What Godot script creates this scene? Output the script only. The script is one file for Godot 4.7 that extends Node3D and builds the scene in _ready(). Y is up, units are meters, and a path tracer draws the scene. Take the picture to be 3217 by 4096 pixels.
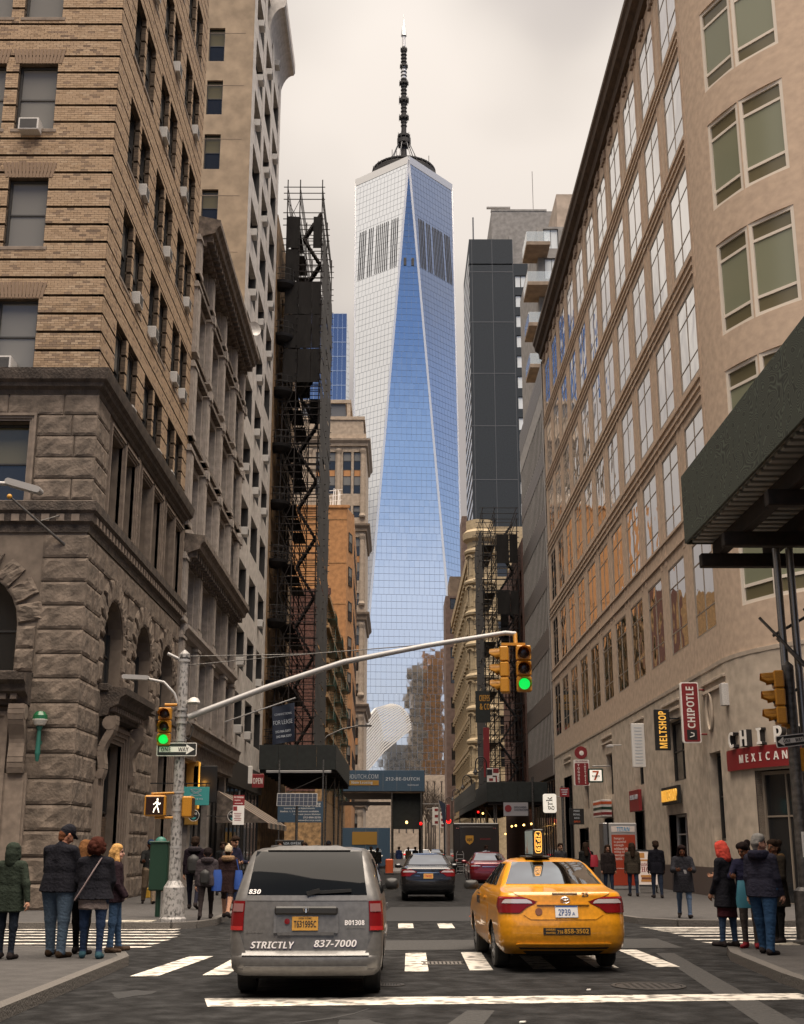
extends Node3D

var rng := RandomNumberGenerator.new()
var taken := {}
var M := {}
var cache := {}
const UP := Vector3.UP

# ---------- meshes ----------
class MB:
	var v := PackedVector3Array()
	var n := PackedVector3Array()
	var c := PackedColorArray()
	var col := Color.WHITE
	var use_col := false
	var fine := false      # keep every cell of a wall apart, for bending

	func tri(a: Vector3, b: Vector3, d: Vector3) -> void:   # counter-clockwise seen from outside
		var k := (b - a).cross(d - a).normalized()
		tri_n(a, b, d, k, k, k)

	func tri_n(a: Vector3, b: Vector3, d: Vector3, na: Vector3, nb: Vector3, nd: Vector3) -> void:
		v.append(a); v.append(d); v.append(b)
		n.append(na); n.append(nd); n.append(nb)
		if use_col:
			c.append(col); c.append(col); c.append(col)

	func quad(a: Vector3, b: Vector3, d: Vector3, e: Vector3) -> void:
		tri(a, b, d)
		tri(a, d, e)

	func box(p: Vector3, s: Vector3, b := Basis()) -> void:
		var x := b.x * s.x * 0.5
		var y := b.y * s.y * 0.5
		var z := b.z * s.z * 0.5
		quad(p - x - y + z, p + x - y + z, p + x + y + z, p - x + y + z)
		quad(p + x - y - z, p - x - y - z, p - x + y - z, p + x + y - z)
		quad(p + x - y + z, p + x - y - z, p + x + y - z, p + x + y + z)
		quad(p - x - y - z, p - x - y + z, p - x + y + z, p - x + y - z)
		quad(p - x + y + z, p + x + y + z, p + x + y - z, p - x + y - z)
		quad(p - x - y - z, p + x - y - z, p + x - y + z, p - x - y + z)

	func span(x0: float, y0: float, z0: float, x1: float, y1: float, z1: float) -> void:
		box(Vector3((x0 + x1) / 2, (y0 + y1) / 2, (z0 + z1) / 2), Vector3(absf(x1 - x0), absf(y1 - y0), absf(z1 - z0)))

	func bar(a: Vector3, b: Vector3, w: float, h := -1.0) -> void:
		var d := b - a
		var z := d.normalized()
		var x := Vector3.UP.cross(z)
		if x.length() < 0.01:
			x = Vector3.RIGHT
		x = x.normalized()
		box((a + b) / 2, Vector3(w, h if h > 0 else w, d.length()), Basis(x, z.cross(x), z))

	func tube(p: Array, r, sides := 8, cap := true) -> void:
		var rings := []
		var side := Vector3.ZERO
		for i in p.size():
			var t: Vector3 = (p[mini(i + 1, p.size() - 1)] - p[maxi(i - 1, 0)]).normalized()
			if side == Vector3.ZERO:
				side = t.cross(Vector3.UP if absf(t.y) < 0.9 else Vector3.RIGHT).normalized()
			side = (side - t * side.dot(t)).normalized()
			var o := t.cross(side)
			var rr: float = r[i] if r is Array else r
			var ring := []
			for k in sides + 1:
				var a := TAU * k / sides
				var d := side * cos(a) + o * sin(a)
				ring.append([p[i] + d * rr, d])
			rings.append(ring)
		for i in rings.size() - 1:
			for k in sides:
				var a = rings[i][k]; var b = rings[i][k + 1]; var d = rings[i + 1][k + 1]; var e = rings[i + 1][k]
				tri_n(a[0], b[0], d[0], a[1], b[1], d[1])
				tri_n(a[0], d[0], e[0], a[1], d[1], e[1])
		if cap:
			for k in sides:
				tri(p[0], rings[0][k + 1][0], rings[0][k][0])
				tri(p[-1], rings[-1][k][0], rings[-1][k + 1][0])

	func lathe(prof: Array, sides := 16, x := Transform3D(), smooth := true) -> void:   # prof of Vector2(r, y), bottom to top
		for i in prof.size() - 1:
			var p: Vector2 = prof[i]; var q: Vector2 = prof[i + 1]
			if p.distance_to(q) < 1e-5:
				continue
			var m := Vector2(q.y - p.y, p.x - q.x).normalized()
			for k in sides:
				var a := TAU * k / sides
				var b := TAU * (k + 1) / sides
				var da := Vector3(sin(a), 0, cos(a)); var db := Vector3(sin(b), 0, cos(b))
				if not smooth:
					da = da; db = db
				var na := x.basis * (da * m.x + Vector3.UP * m.y); var nb := x.basis * (db * m.x + Vector3.UP * m.y)
				var p0 := x * (da * p.x + Vector3.UP * p.y); var p1 := x * (db * p.x + Vector3.UP * p.y)
				var q0 := x * (da * q.x + Vector3.UP * q.y); var q1 := x * (db * q.x + Vector3.UP * q.y)
				na = na.normalized(); nb = nb.normalized()
				tri_n(p0, p1, q1, na, nb, nb)
				tri_n(p0, q1, q0, na, nb, na)

	func prism(poly: PackedVector2Array, z0: float, z1: float, x := Transform3D()) -> void:   # polygon in x-y, drawn out along z
		if Geometry2D.is_polygon_clockwise(poly):
			poly.reverse()
		var ids := Geometry2D.triangulate_polygon(poly)
		for i in range(0, ids.size(), 3):
			var a := poly[ids[i]]; var b := poly[ids[i + 1]]; var d := poly[ids[i + 2]]
			if (b - a).cross(d - a) < 0:
				var t := b; b = d; d = t
			tri(x * Vector3(a.x, a.y, z1), x * Vector3(b.x, b.y, z1), x * Vector3(d.x, d.y, z1))
			tri(x * Vector3(a.x, a.y, z0), x * Vector3(d.x, d.y, z0), x * Vector3(b.x, b.y, z0))
		for i in poly.size():
			var a := poly[i]; var b := poly[(i + 1) % poly.size()]
			quad(x * Vector3(a.x, a.y, z0), x * Vector3(b.x, b.y, z0), x * Vector3(b.x, b.y, z1), x * Vector3(a.x, a.y, z1))

	func grid(rows: Array, flip := false) -> void:   # rows of equally long rows of points, smooth; seen from outside u runs right, v up
		var nr := rows.size(); var nc: int = rows[0].size()
		var nn := []
		for j in nr:
			var l := []
			for i in nc:
				var du: Vector3 = rows[j][mini(i + 1, nc - 1)] - rows[j][maxi(i - 1, 0)]
				var dv: Vector3 = rows[mini(j + 1, nr - 1)][i] - rows[maxi(j - 1, 0)][i]
				var k := du.cross(dv).normalized()
				l.append(-k if flip else k)
			nn.append(l)
		for j in nr - 1:
			for i in nc - 1:
				var a = rows[j][i]; var b = rows[j][i + 1]; var d = rows[j + 1][i + 1]; var e = rows[j + 1][i]
				if flip:
					tri_n(a, d, b, nn[j][i], nn[j + 1][i + 1], nn[j][i + 1]); tri_n(a, e, d, nn[j][i], nn[j + 1][i], nn[j + 1][i + 1])
				else:
					tri_n(a, b, d, nn[j][i], nn[j][i + 1], nn[j + 1][i + 1]); tri_n(a, d, e, nn[j][i], nn[j + 1][i + 1], nn[j + 1][i])

	# a wall in the plane z = 0 that faces +z, with openings [u0, v0, u1, v1, arched] and their reveals
	func wall(u0: float, v0: float, u1: float, v1: float, holes: Array, depth: float, z := 0.0) -> void:
		var us := [u0, u1]; var vs := [v0, v1]
		for h in holes:
			for k in [h[0], h[2]]:
				if k > u0 and k < u1 and not us.has(k): us.append(k)
			for k in [h[1], h[3]]:
				if k > v0 and k < v1 and not vs.has(k): vs.append(k)
		us.sort(); vs.sort()
		for j in vs.size() - 1:
			var run = null
			for i in us.size():
				var open := true
				if i < us.size() - 1:
					open = false
					var cx: float = (us[i] + us[i + 1]) / 2; var cy: float = (vs[j] + vs[j + 1]) / 2
					for h in holes:
						if cx > h[0] and cx < h[2] and cy > h[1] and cy < h[3]:
							open = true
							break
				if open:
					if run != null:
						quad(Vector3(run, vs[j], z), Vector3(us[i], vs[j], z), Vector3(us[i], vs[j + 1], z), Vector3(run, vs[j + 1], z))
					run = null
				elif run == null:
					run = us[i]
				elif fine:
					quad(Vector3(run, vs[j], z), Vector3(us[i], vs[j], z), Vector3(us[i], vs[j + 1], z), Vector3(run, vs[j + 1], z))
					run = us[i]
		for h in holes:
			var a: float = h[0]; var b: float = h[2]; var lo: float = maxf(h[1], v0); var hi: float = h[3]
			if h[1] >= v1 or hi <= v0: continue
			var d := Vector3(0, 0, -depth)
			if h.size() > 4 and h[4]:
				var r := (b - a) / 2
				var ys := hi - r
				var poly := PackedVector2Array()
				var pts := []
				for k in 13:
					var t := PI - PI * k / 12
					pts.append(Vector3(a + r + r * cos(t), ys + r * sin(t), z))
				for p in pts: poly.append(Vector2(p.x, p.y))
				poly.append(Vector2(b, hi + 0.001)); poly.append(Vector2(a, hi + 0.001))
				var ids := Geometry2D.triangulate_polygon(poly)
				for i in range(0, ids.size(), 3):
					var p := poly[ids[i]]; var q := poly[ids[i + 1]]; var s := poly[ids[i + 2]]
					if (q - p).cross(s - p) < 0:
						var t := q; q = s; s = t
					tri(Vector3(p.x, p.y, z), Vector3(q.x, q.y, z), Vector3(s.x, s.y, z))
				for k in 12:
					quad(pts[k], pts[k + 1], pts[k + 1] + d, pts[k] + d)
				hi = ys
			else:
				for i in us.size() - 1:
					if us[i] >= a - 1e-4 and us[i + 1] <= b + 1e-4:
						quad(Vector3(us[i], hi, z) + d, Vector3(us[i + 1], hi, z) + d, Vector3(us[i + 1], hi, z), Vector3(us[i], hi, z))
			quad(Vector3(a, lo, z) + d, Vector3(a, lo, z), Vector3(a, hi, z), Vector3(a, hi, z) + d)
			quad(Vector3(b, lo, z), Vector3(b, lo, z) + d, Vector3(b, hi, z) + d, Vector3(b, hi, z))
			if h[1] > v0:
				for i in us.size() - 1:
					if us[i] >= a - 1e-4 and us[i + 1] <= b + 1e-4:
						quad(Vector3(us[i], lo, z), Vector3(us[i + 1], lo, z), Vector3(us[i + 1], lo, z) + d, Vector3(us[i], lo, z) + d)

	func done() -> ArrayMesh:
		var a := []
		a.resize(Mesh.ARRAY_MAX)
		a[Mesh.ARRAY_VERTEX] = v
		a[Mesh.ARRAY_NORMAL] = n
		if use_col:
			a[Mesh.ARRAY_COLOR] = c
		var m := ArrayMesh.new()
		m.add_surface_from_arrays(Mesh.PRIMITIVE_TRIANGLES, a)
		return m

# ---------- nodes ----------
func numbered(called: String) -> String:
	taken[called] = taken.get(called, -1) + 1
	return called if taken[called] == 0 else "%s_%03d" % [called, taken[called]]

func tag(o: Node3D, label: String, category: String, group := "") -> Node3D:
	o.set_meta("label", label)
	o.set_meta("category", category)
	if group: o.set_meta("group", group)
	return o

func thing(called: String, label: String, category: String, at := Vector3.ZERO, turn := 0.0, group := "") -> Node3D:
	var o = Node3D.new()
	o.name = numbered(called)
	add_child(o)
	o.position = at
	o.rotation.y = turn
	return tag(o, label, category, group)

func part(parent: Node, called: String, mesh, m: Material, x := Transform3D()) -> MeshInstance3D:
	var o = MeshInstance3D.new()
	o.name = called
	o.mesh = mesh.done() if mesh is MB else mesh
	o.material_override = m
	o.transform = x
	if parent == self:
		o.name = numbered(called)
	parent.add_child(o, true)
	return o

func solo(called: String, mesh, m: Material, label: String, category: String, x := Transform3D(), group := "") -> Node3D:
	return tag(part(self, called, mesh, m, x), label, category, group)

func struct(called: String, mesh, m: Material, parent: Node = self, x := Transform3D()) -> MeshInstance3D:
	var o = part(parent, called, mesh, m, x)
	if parent == self: o.set_meta("kind", "structure")
	return o

func copy(o: Node3D, x: Transform3D, label := "") -> Node3D:
	var c: Node3D = o.duplicate()
	c.name = numbered(String(o.name).rstrip("0123456789").trim_suffix("_"))
	add_child(c)
	c.transform = x
	if label: c.set_meta("label", label)
	return c

func bevel(s: Vector3, b := 0.02) -> ArrayMesh:   # a box with chamfered edges
	var key = "b%.3f,%.3f,%.3f,%.3f" % [s.x, s.y, s.z, b]
	if cache.has(key): return cache[key]
	b = minf(b, minf(s.x, minf(s.y, s.z)) * 0.45)
	var mb = MB.new()
	var h = s / 2
	var ax = [Vector3.RIGHT, Vector3.UP, Vector3.BACK]
	for k in 3:
		var n: Vector3 = ax[k]; var u: Vector3 = ax[(k + 1) % 3]; var w: Vector3 = ax[(k + 2) % 3]
		var hn = h[k]; var hu = h[(k + 1) % 3] - b; var hw = h[(k + 2) % 3] - b
		for sg in [1.0, -1.0]:
			var o: Vector3 = n * hn * sg
			var a = o - u * hu - w * hw; var bb = o + u * hu - w * hw; var cc = o + u * hu + w * hw; var d = o - u * hu + w * hw
			if sg > 0: mb.quad(a, bb, cc, d)
			else: mb.quad(a, d, cc, bb)
		for s1 in [1.0, -1.0]:          # edges along w, between faces n and u
			for s2 in [1.0, -1.0]:
				var p: Vector3 = n * hn * s1 + u * (h[(k + 1) % 3] - b) * s2
				var q: Vector3 = n * (hn - b) * s1 + u * h[(k + 1) % 3] * s2
				var e = w * hw
				if s1 * s2 > 0: mb.quad(p - e, q - e, q + e, p + e)
				else: mb.quad(p + e, q + e, q - e, p - e)
	for sx in [1.0, -1.0]:
		for sy in [1.0, -1.0]:
			for sz in [1.0, -1.0]:
				var p = Vector3(h.x * sx, (h.y - b) * sy, (h.z - b) * sz)
				var q = Vector3((h.x - b) * sx, h.y * sy, (h.z - b) * sz)
				var r = Vector3((h.x - b) * sx, (h.y - b) * sy, h.z * sz)
				if sx * sy * sz > 0: mb.tri(p, q, r)
				else: mb.tri(p, r, q)
	cache[key] = mb.done()
	return cache[key]

func bx(parent: Node, called: String, at: Vector3, s: Vector3, m: Material, b := 0.012, basis := Basis()) -> MeshInstance3D:
	return part(parent, called, bevel(s, b), m, Transform3D(basis, at))

func letters(parent: Node, called: String, words: String, at: Vector3, width: float, height: float, m: Material, basis := Basis(), depth := 0.01, face := "Droid Sans", bold := true) -> MeshInstance3D:
	var f = SystemFont.new()
	f.font_names = PackedStringArray([face])
	if bold: f.font_weight = 700
	var t = TextMesh.new()
	t.text = words
	t.font = f
	t.font_size = 48
	t.pixel_size = 0.01
	t.depth = depth
	t.curve_step = 2.0
	var a = t.get_aabb()
	var s = Vector3(width / maxf(a.size.x, 0.01), height / maxf(a.size.y, 0.01), 1.0)
	if width <= 0: s.x = s.y
	if height <= 0: s.y = s.x
	var x = Transform3D(basis, at) * Transform3D(Basis.from_scale(s), Vector3.ZERO) * Transform3D(Basis(), -Vector3(a.get_center().x, a.get_center().y, 0))
	return part(parent, called, t, m, x)

# ---------- materials ----------
func noise_tex(key: String, freq: float, lo: float, hi: float, octaves := 4, size := 512, kind := FastNoiseLite.TYPE_SIMPLEX_SMOOTH, ridge := 0.0, full := 1.0) -> NoiseTexture2D:
	if cache.has(key): return cache[key]
	var n = FastNoiseLite.new()
	n.seed = key.hash() % 1000
	n.noise_type = kind
	n.frequency = freq
	n.fractal_octaves = octaves
	var t = NoiseTexture2D.new()
	t.width = size; t.height = size
	t.seamless = true
	t.noise = n
	if lo >= 0:
		var g = Gradient.new()
		g.offsets = PackedFloat32Array([ridge, full])
		g.colors = PackedColorArray([Color(lo, lo, lo), Color(hi, hi, hi)])
		t.color_ramp = g
	else:
		t.as_normal_map = true
		t.bump_strength = hi
	cache[key] = t
	return t

func mat(key: String, r: float, g: float, b: float, rough := 0.8, o := {}) -> StandardMaterial3D:
	var m = StandardMaterial3D.new()
	m.resource_name = key
	m.albedo_color = Color(r, g, b).linear_to_srgb()
	m.roughness = rough
	m.metallic = o.get("metal", 0.0)
	m.metallic_specular = o.get("spec", 0.5)
	if o.has("tex") or o.has("nrm"):
		m.uv1_triplanar = true
		m.uv1_world_triplanar = not o.get("own", false)
		var s = o.get("ts", 0.5)
		m.uv1_scale = s if s is Vector3 else Vector3(s, s, s)
	if o.has("tex"): m.albedo_texture = o.tex
	if o.has("nrm"):
		m.normal_enabled = true
		m.normal_texture = o.nrm
		m.normal_scale = o.get("ns", 1.0)
	if o.has("em"):
		m.emission_enabled = true
		m.emission = o.em
		m.emission_energy_multiplier = o.get("eme", 1.0)
	if o.has("cc"):
		m.clearcoat_enabled = true
		m.clearcoat = o.cc
		m.clearcoat_roughness = 0.04
	if o.has("alpha"):
		m.transparency = BaseMaterial3D.TRANSPARENCY_ALPHA
		m.albedo_color.a = o.alpha
	if o.has("vc"): m.vertex_color_use_as_albedo = true
	M[key] = m
	return m

func materials() -> void:
	var grain = noise_tex("grain", 0.06, 0.8, 1.0, 5)
	var blotch = noise_tex("blotch", 0.012, 0.78, 1.0, 5)
	var soot = noise_tex("soot", 0.01, 0.55, 1.0, 6)
	var fine = noise_tex("fine", 0.2, 0.6, 1.0, 3)
	var bump = noise_tex("bump", 0.05, -1, 6.0, 5)
	var wave = noise_tex("wave", 0.008, -1, 5.0, 2)
	var worn = noise_tex("worn", 0.012, 0.55, 1.0, 7, 512, FastNoiseLite.TYPE_SIMPLEX_SMOOTH, 0.2, 0.5)
	# setting
	mat("asphalt", 0.031, 0.031, 0.032, 0.85, {"spec": 0.3, "tex": noise_tex("tar", 0.012, 0.35, 1.0, 8, 1024), "ts": 0.16, "nrm": bump, "ns": 0.5})
	mat("patch", 0.039, 0.038, 0.037, 0.9, {"tex": grain, "ts": 0.4, "nrm": bump, "ns": 0.5})
	mat("dark_patch", 0.021, 0.021, 0.022, 0.85, {"tex": grain, "ts": 0.4})
	mat("pave", 0.062, 0.058, 0.056, 0.9, {"tex": blotch, "ts": 0.35, "nrm": bump, "ns": 0.4})
	mat("kerb", 0.12, 0.11, 0.1, 0.85, {"tex": grain, "ts": 0.8, "nrm": bump, "ns": 0.6})
	mat("paint", 0.5, 0.47, 0.42, 0.8, {"tex": worn, "ts": 0.55})
	mat("tactile", 0.4, 0.37, 0.31, 0.8, {"tex": worn, "ts": 0.7})
	mat("iron", 0.05, 0.047, 0.045, 0.6, {"metal": 0.6})
	# stones and bricks
	mat("mortar", 0.1, 0.076, 0.055, 0.95)
	mat("brick", 1, 1, 1, 0.88, {"vc": true, "tex": grain, "ts": 0.9})
	mat("brick_band", 0.161, 0.115, 0.077, 0.9, {"tex": soot, "ts": Vector3(0.2, 2.4, 0.2), "nrm": bump, "ns": 0.5})
	mat("soldier", 0.252, 0.175, 0.119, 0.9, {"tex": grain, "ts": 0.9})
	mat("brownstone", 0.231, 0.182, 0.142, 0.92, {"tex": soot, "ts": 0.33, "nrm": bump, "ns": 0.35})
	mat("brown_back", 0.203, 0.161, 0.126, 0.92, {"tex": blotch, "ts": 0.3})
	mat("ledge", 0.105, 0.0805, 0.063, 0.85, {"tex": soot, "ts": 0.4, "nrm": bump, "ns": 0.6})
	mat("trim_stone", 0.238, 0.189, 0.15, 0.9, {"tex": blotch, "ts": 0.5})
	mat("grey_stone", 0.35, 0.308, 0.273, 0.85, {"tex": blotch, "ts": 0.4, "nrm": bump, "ns": 0.4})
	mat("grey_dark", 0.21, 0.168, 0.136, 0.88, {"tex": soot, "ts": 0.5, "nrm": bump, "ns": 0.5})
	mat("stucco", 0.392, 0.301, 0.21, 0.95, {"tex": blotch, "ts": 0.12})
	mat("white_stone", 0.518, 0.483, 0.448, 0.55, {"tex": blotch, "ts": 0.25})
	mat("gold_brick", 0.28, 0.168, 0.077, 0.9, {"tex": soot, "ts": 0.25})
	mat("sandstone", 0.56, 0.427, 0.319, 0.85, {"tex": noise_tex("sand", 0.02, 0.84, 1.0, 6, 1024), "ts": 0.13})
	mat("sand_dark", 0.294, 0.217, 0.164, 0.85, {"tex": blotch, "ts": 0.2})
	mat("limestone", 0.574, 0.483, 0.385, 0.85, {"tex": blotch, "ts": 0.25})
	mat("granite_base", 0.133, 0.101, 0.0875, 0.6, {"tex": fine, "ts": 1.5})
	mat("fin_white", 0.364, 0.343, 0.322, 0.5, {"tex": blotch, "ts": 0.3})
	mat("spandrel", 0.14, 0.119, 0.108, 0.4, {"tex": soot, "ts": Vector3(1.5, 0.3, 1.5), "nrm": bump, "ns": 0.3})
	mat("cream", 0.476, 0.378, 0.238, 0.8, {"tex": blotch, "ts": 0.4})
	mat("orange", 0.42, 0.21, 0.084, 0.9, {"tex": blotch, "ts": 0.15})
	mat("ochre", 0.35, 0.21, 0.091, 0.9, {"tex": soot, "ts": 0.3})
	mat("red_brick", 0.14, 0.0595, 0.042, 0.9, {"tex": soot, "ts": 0.6})
	mat("beige", 0.434, 0.35, 0.269, 0.85, {"tex": blotch, "ts": 0.1})
	mat("beige_dark", 0.294, 0.224, 0.164, 0.85, {"tex": blotch, "ts": 0.1})
	mat("pinkish", 0.238, 0.168, 0.14, 0.85, {"tex": blotch, "ts": 0.1})
	mat("pale_wall", 0.462, 0.378, 0.308, 0.85, {"tex": blotch, "ts": 0.08})
	mat("charcoal", 0.036, 0.045, 0.056, 0.6, {"spec": 0.3, "tex": grain, "ts": 0.1})
	mat("charcoal_light", 0.075, 0.082, 0.095, 0.5)
	mat("concrete", 0.28, 0.269, 0.259, 0.8, {"tex": blotch, "ts": 0.1})
	mat("bone_white", 0.56, 0.546, 0.518, 0.5)
	mat("terracotta", 0.42, 0.2, 0.075, 0.7)
	# glass
	mat("pane_dark", 0.016, 0.017, 0.018, 0.06, {"spec": 0.6})
	mat("pane_blind", 0.17, 0.165, 0.15, 0.12, {"spec": 0.5})
	mat("pane_green", 0.19, 0.2, 0.135, 0.1, {"spec": 0.55})
	mat("pane_olive", 0.12, 0.105, 0.06, 0.1, {"spec": 0.55})
	mat("pane_wave", 0.8, 0.79, 0.77, 0.02, {"metal": 1.0, "spec": 0.7, "nrm": wave, "ns": 0.16, "ts": 0.16})
	mat("pane_painted_sky", 0.62, 0.66, 0.68, 0.15)  # bright sky reflection painted into the pane colour
	mat("curtain_wall", 0.84, 0.87, 0.9, 0.03, {"metal": 1.0, "nrm": wave, "ns": 0.018, "ts": 0.05})
	mat("tower_line", 0.55, 0.6, 0.66, 0.25, {"metal": 0.85})
	mat("tower_edge", 0.75, 0.74, 0.72, 0.25, {"metal": 0.6})
	mat("blue_glass", 0.2, 0.27, 0.4, 0.06, {"metal": 0.8})
	mat("clear_glass", 0.75, 0.85, 0.88, 0.02, {"alpha": 0.22})
	mat("interior", 0.015, 0.014, 0.013, 0.95)
	# metals, paints
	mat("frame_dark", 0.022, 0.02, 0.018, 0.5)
	mat("frame_tan", 0.3, 0.25, 0.2, 0.45, {"metal": 0.3})
	mat("frame_cream", 0.62, 0.56, 0.48, 0.4)
	mat("black_iron", 0.016, 0.015, 0.016, 0.6, {"metal": 0.3})
	mat("rust_iron", 0.022, 0.014, 0.012, 0.8, {"tex": soot, "ts": 1.0})
	mat("steel", 0.36, 0.36, 0.36, 0.38, {"metal": 0.9, "tex": grain, "ts": 1.0})
	mat("pipe", 0.2, 0.19, 0.18, 0.5, {"metal": 0.7, "tex": soot, "ts": 1.5})
	mat("galv", 0.32, 0.31, 0.3, 0.55, {"metal": 0.1, "tex": noise_tex("peel", 0.02, 0.4, 1.0, 6, 512, FastNoiseLite.TYPE_SIMPLEX_SMOOTH, 0.25, 0.45), "ts": Vector3(1.1, 0.6, 1.1)})
	mat("galv_plain", 0.32, 0.315, 0.31, 0.5, {"metal": 0.15})
	mat("white_metal", 0.62, 0.6, 0.57, 0.4, {"tex": grain, "ts": 0.8})
	mat("ac_face", 0.06, 0.058, 0.055, 0.6)
	mat("signal_yellow", 0.5, 0.22, 0.012, 0.45, {"tex": grain, "ts": 1.2})
	mat("lens_off", 0.02, 0.008, 0.006, 0.25)
	mat("net", 0.009, 0.007, 0.0065, 0.95, {"tex": soot, "ts": Vector3(1.6, 0.25, 1.6)})
	var ply = noise_tex("ply", 0.006, 0.3, 1.0, 2)
	var rings = Gradient.new()      # contour lines of slow noise: the figure of rotary-cut plywood
	var at = PackedFloat32Array(); var tone = PackedColorArray()
	for k in 30:
		at.append(k / 29.0)
		var q = 0.34 if k % 2 else 1.0
		tone.append(Color(q, q, q))
	rings.offsets = at; rings.colors = tone
	ply.color_ramp = rings
	mat("shed_green", 0.08, 0.1, 0.078, 0.7, {"tex": ply, "ts": Vector3(0.5, 0.5, 0.3)})
	mat("shed_dark", 0.02, 0.025, 0.024, 0.8, {"tex": blotch, "ts": 0.4})
	mat("shed_grey", 0.09, 0.092, 0.08, 0.85, {"tex": soot, "ts": Vector3(1.2, 0.3, 1.2)})
	mat("shed_blue", 0.06, 0.115, 0.18, 0.6, {"tex": grain, "ts": 0.4})
	mat("ochre_sign", 0.36, 0.2, 0.035, 0.7)
	mat("timber", 0.12, 0.075, 0.045, 0.85, {"tex": soot, "ts": Vector3(0.3, 3.0, 0.3)})
	mat("deck_metal", 0.3, 0.3, 0.29, 0.5, {"metal": 0.5})
	mat("sign_black", 0.013, 0.013, 0.013, 0.5)
	mat("sign_white", 0.72, 0.7, 0.66, 0.5)
	mat("sign_red", 0.21, 0.018, 0.02, 0.45)
	mat("sign_teal", 0.045, 0.3, 0.29, 0.6)
	mat("letter_white", 0.76, 0.73, 0.68, 0.5)
	mat("letter_dim", 0.46, 0.5, 0.54, 0.6)
	mat("letter_gold", 0.5, 0.25, 0.03, 0.4)
	mat("letter_black", 0.015, 0.014, 0.014, 0.6)
	mat("navy_banner", 0.011, 0.019, 0.04, 0.7)
	mat("banner_grey", 0.3, 0.29, 0.31, 0.7)
	mat("ad_red", 0.36, 0.05, 0.022, 0.35)
	mat("ad_cream", 0.68, 0.6, 0.55, 0.5)
	mat("ad_blue", 0.1, 0.3, 0.5, 0.5)
	mat("bread", 0.42, 0.19, 0.04, 0.7)
	mat("burger", 0.14, 0.045, 0.02, 0.7)
	mat("bin_green", 0.007, 0.036, 0.02, 0.45)
	mat("knob_green", 0.015, 0.11, 0.085, 0.5)
	mat("orange_plastic", 0.55, 0.09, 0.02, 0.5)
	mat("bark", 0.075, 0.058, 0.045, 0.95)
	mat("green_lamp", 0.01, 0.09, 0.035, 0.25)
	mat("globe_white", 0.6, 0.58, 0.52, 0.3)
	mat("bollard_yellow", 0.42, 0.24, 0.02, 0.6)
	# lights
	mat("green_light", 0.02, 0.3, 0.12, 0.4, {"em": Color(0.03, 1.0, 0.36), "eme": 0.432})
	mat("walk_light", 0.8, 0.8, 0.75, 0.4, {"em": Color(1.0, 0.95, 0.85), "eme": 1.15})
	mat("red_light", 0.4, 0.02, 0.02, 0.4, {"em": Color(1.0, 0.06, 0.05), "eme": 2.16})
	mat("warm_light", 0.8, 0.7, 0.5, 0.4, {"em": Color(1.0, 0.8, 0.45), "eme": 2.16})
	mat("amber_light", 0.7, 0.4, 0.1, 0.4, {"em": Color(1.0, 0.66, 0.25), "eme": 0.72})
	mat("white_light", 0.8, 0.8, 0.8, 0.4, {"em": Color(1.0, 0.95, 0.86), "eme": 0.288})
	mat("gold_light", 0.6, 0.4, 0.1, 0.4, {"em": Color(1.0, 0.7, 0.25), "eme": 0.324})
	# cars
	mat("silver_paint", 0.19, 0.187, 0.184, 0.42, {"metal": 0.5, "tex": noise_tex("dust", 0.03, 0.82, 1.0, 5), "ts": 0.7, "cc": 0.35})
	mat("grey_plastic", 0.17, 0.165, 0.16, 0.6, {"tex": grain, "ts": 1.5})
	mat("taxi_paint", 0.72, 0.3, 0.01, 0.3, {"tex": noise_tex("dust", 0.03, 0.82, 1.0, 5), "ts": 0.8, "cc": 0.8})
	mat("black_paint", 0.008, 0.008, 0.009, 0.25, {"cc": 0.8})
	mat("red_paint", 0.16, 0.012, 0.018, 0.3, {"metal": 0.3, "cc": 0.8})
	mat("white_paint", 0.6, 0.58, 0.55, 0.35, {"cc": 0.5})
	mat("black_plastic", 0.012, 0.012, 0.012, 0.55)
	mat("trim_black", 0.009, 0.009, 0.009, 0.35)
	mat("tyre", 0.013, 0.013, 0.013, 0.85)
	mat("rim", 0.3, 0.3, 0.3, 0.35, {"metal": 0.8})
	mat("chrome", 0.75, 0.74, 0.72, 0.15, {"metal": 1.0})
	mat("car_glass", 0.007, 0.008, 0.009, 0.03, {"spec": 0.25})
	mat("tinted_glass", 0.5, 0.52, 0.53, 0.03, {"metal": 1.0})
	mat("tail_red", 0.14, 0.006, 0.008, 0.2, {"spec": 0.4})
	mat("tail_bright", 0.34, 0.018, 0.02, 0.15, {"cc": 0.6})
	mat("tail_clear", 0.55, 0.5, 0.5, 0.2, {"metal": 0.3})
	mat("tail_smoke", 0.2, 0.1, 0.1, 0.2)
	mat("plate_gold", 0.46, 0.24, 0.04, 0.5)
	mat("plate_white", 0.55, 0.55, 0.56, 0.5)
	mat("plate_blue", 0.02, 0.06, 0.18, 0.5)
	mat("decal_grey", 0.78, 0.76, 0.76, 0.5)
	mat("decal_violet", 0.035, 0.02, 0.08, 0.6)
	mat("truck_brown", 0.016, 0.011, 0.008, 0.45, {"cc": 0.3})
	mat("ad_sky", 0.3, 0.42, 0.46, 0.4)
	mat("undercar", 0.006, 0.006, 0.006, 0.9)
	# people
	mat("person", 1, 1, 1, 0.9, {"spec": 0.2, "vc": true, "nrm": noise_tex("cloth", 0.02, -1, 10.0, 4), "ns": 1.0, "ts": 1.6})

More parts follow.
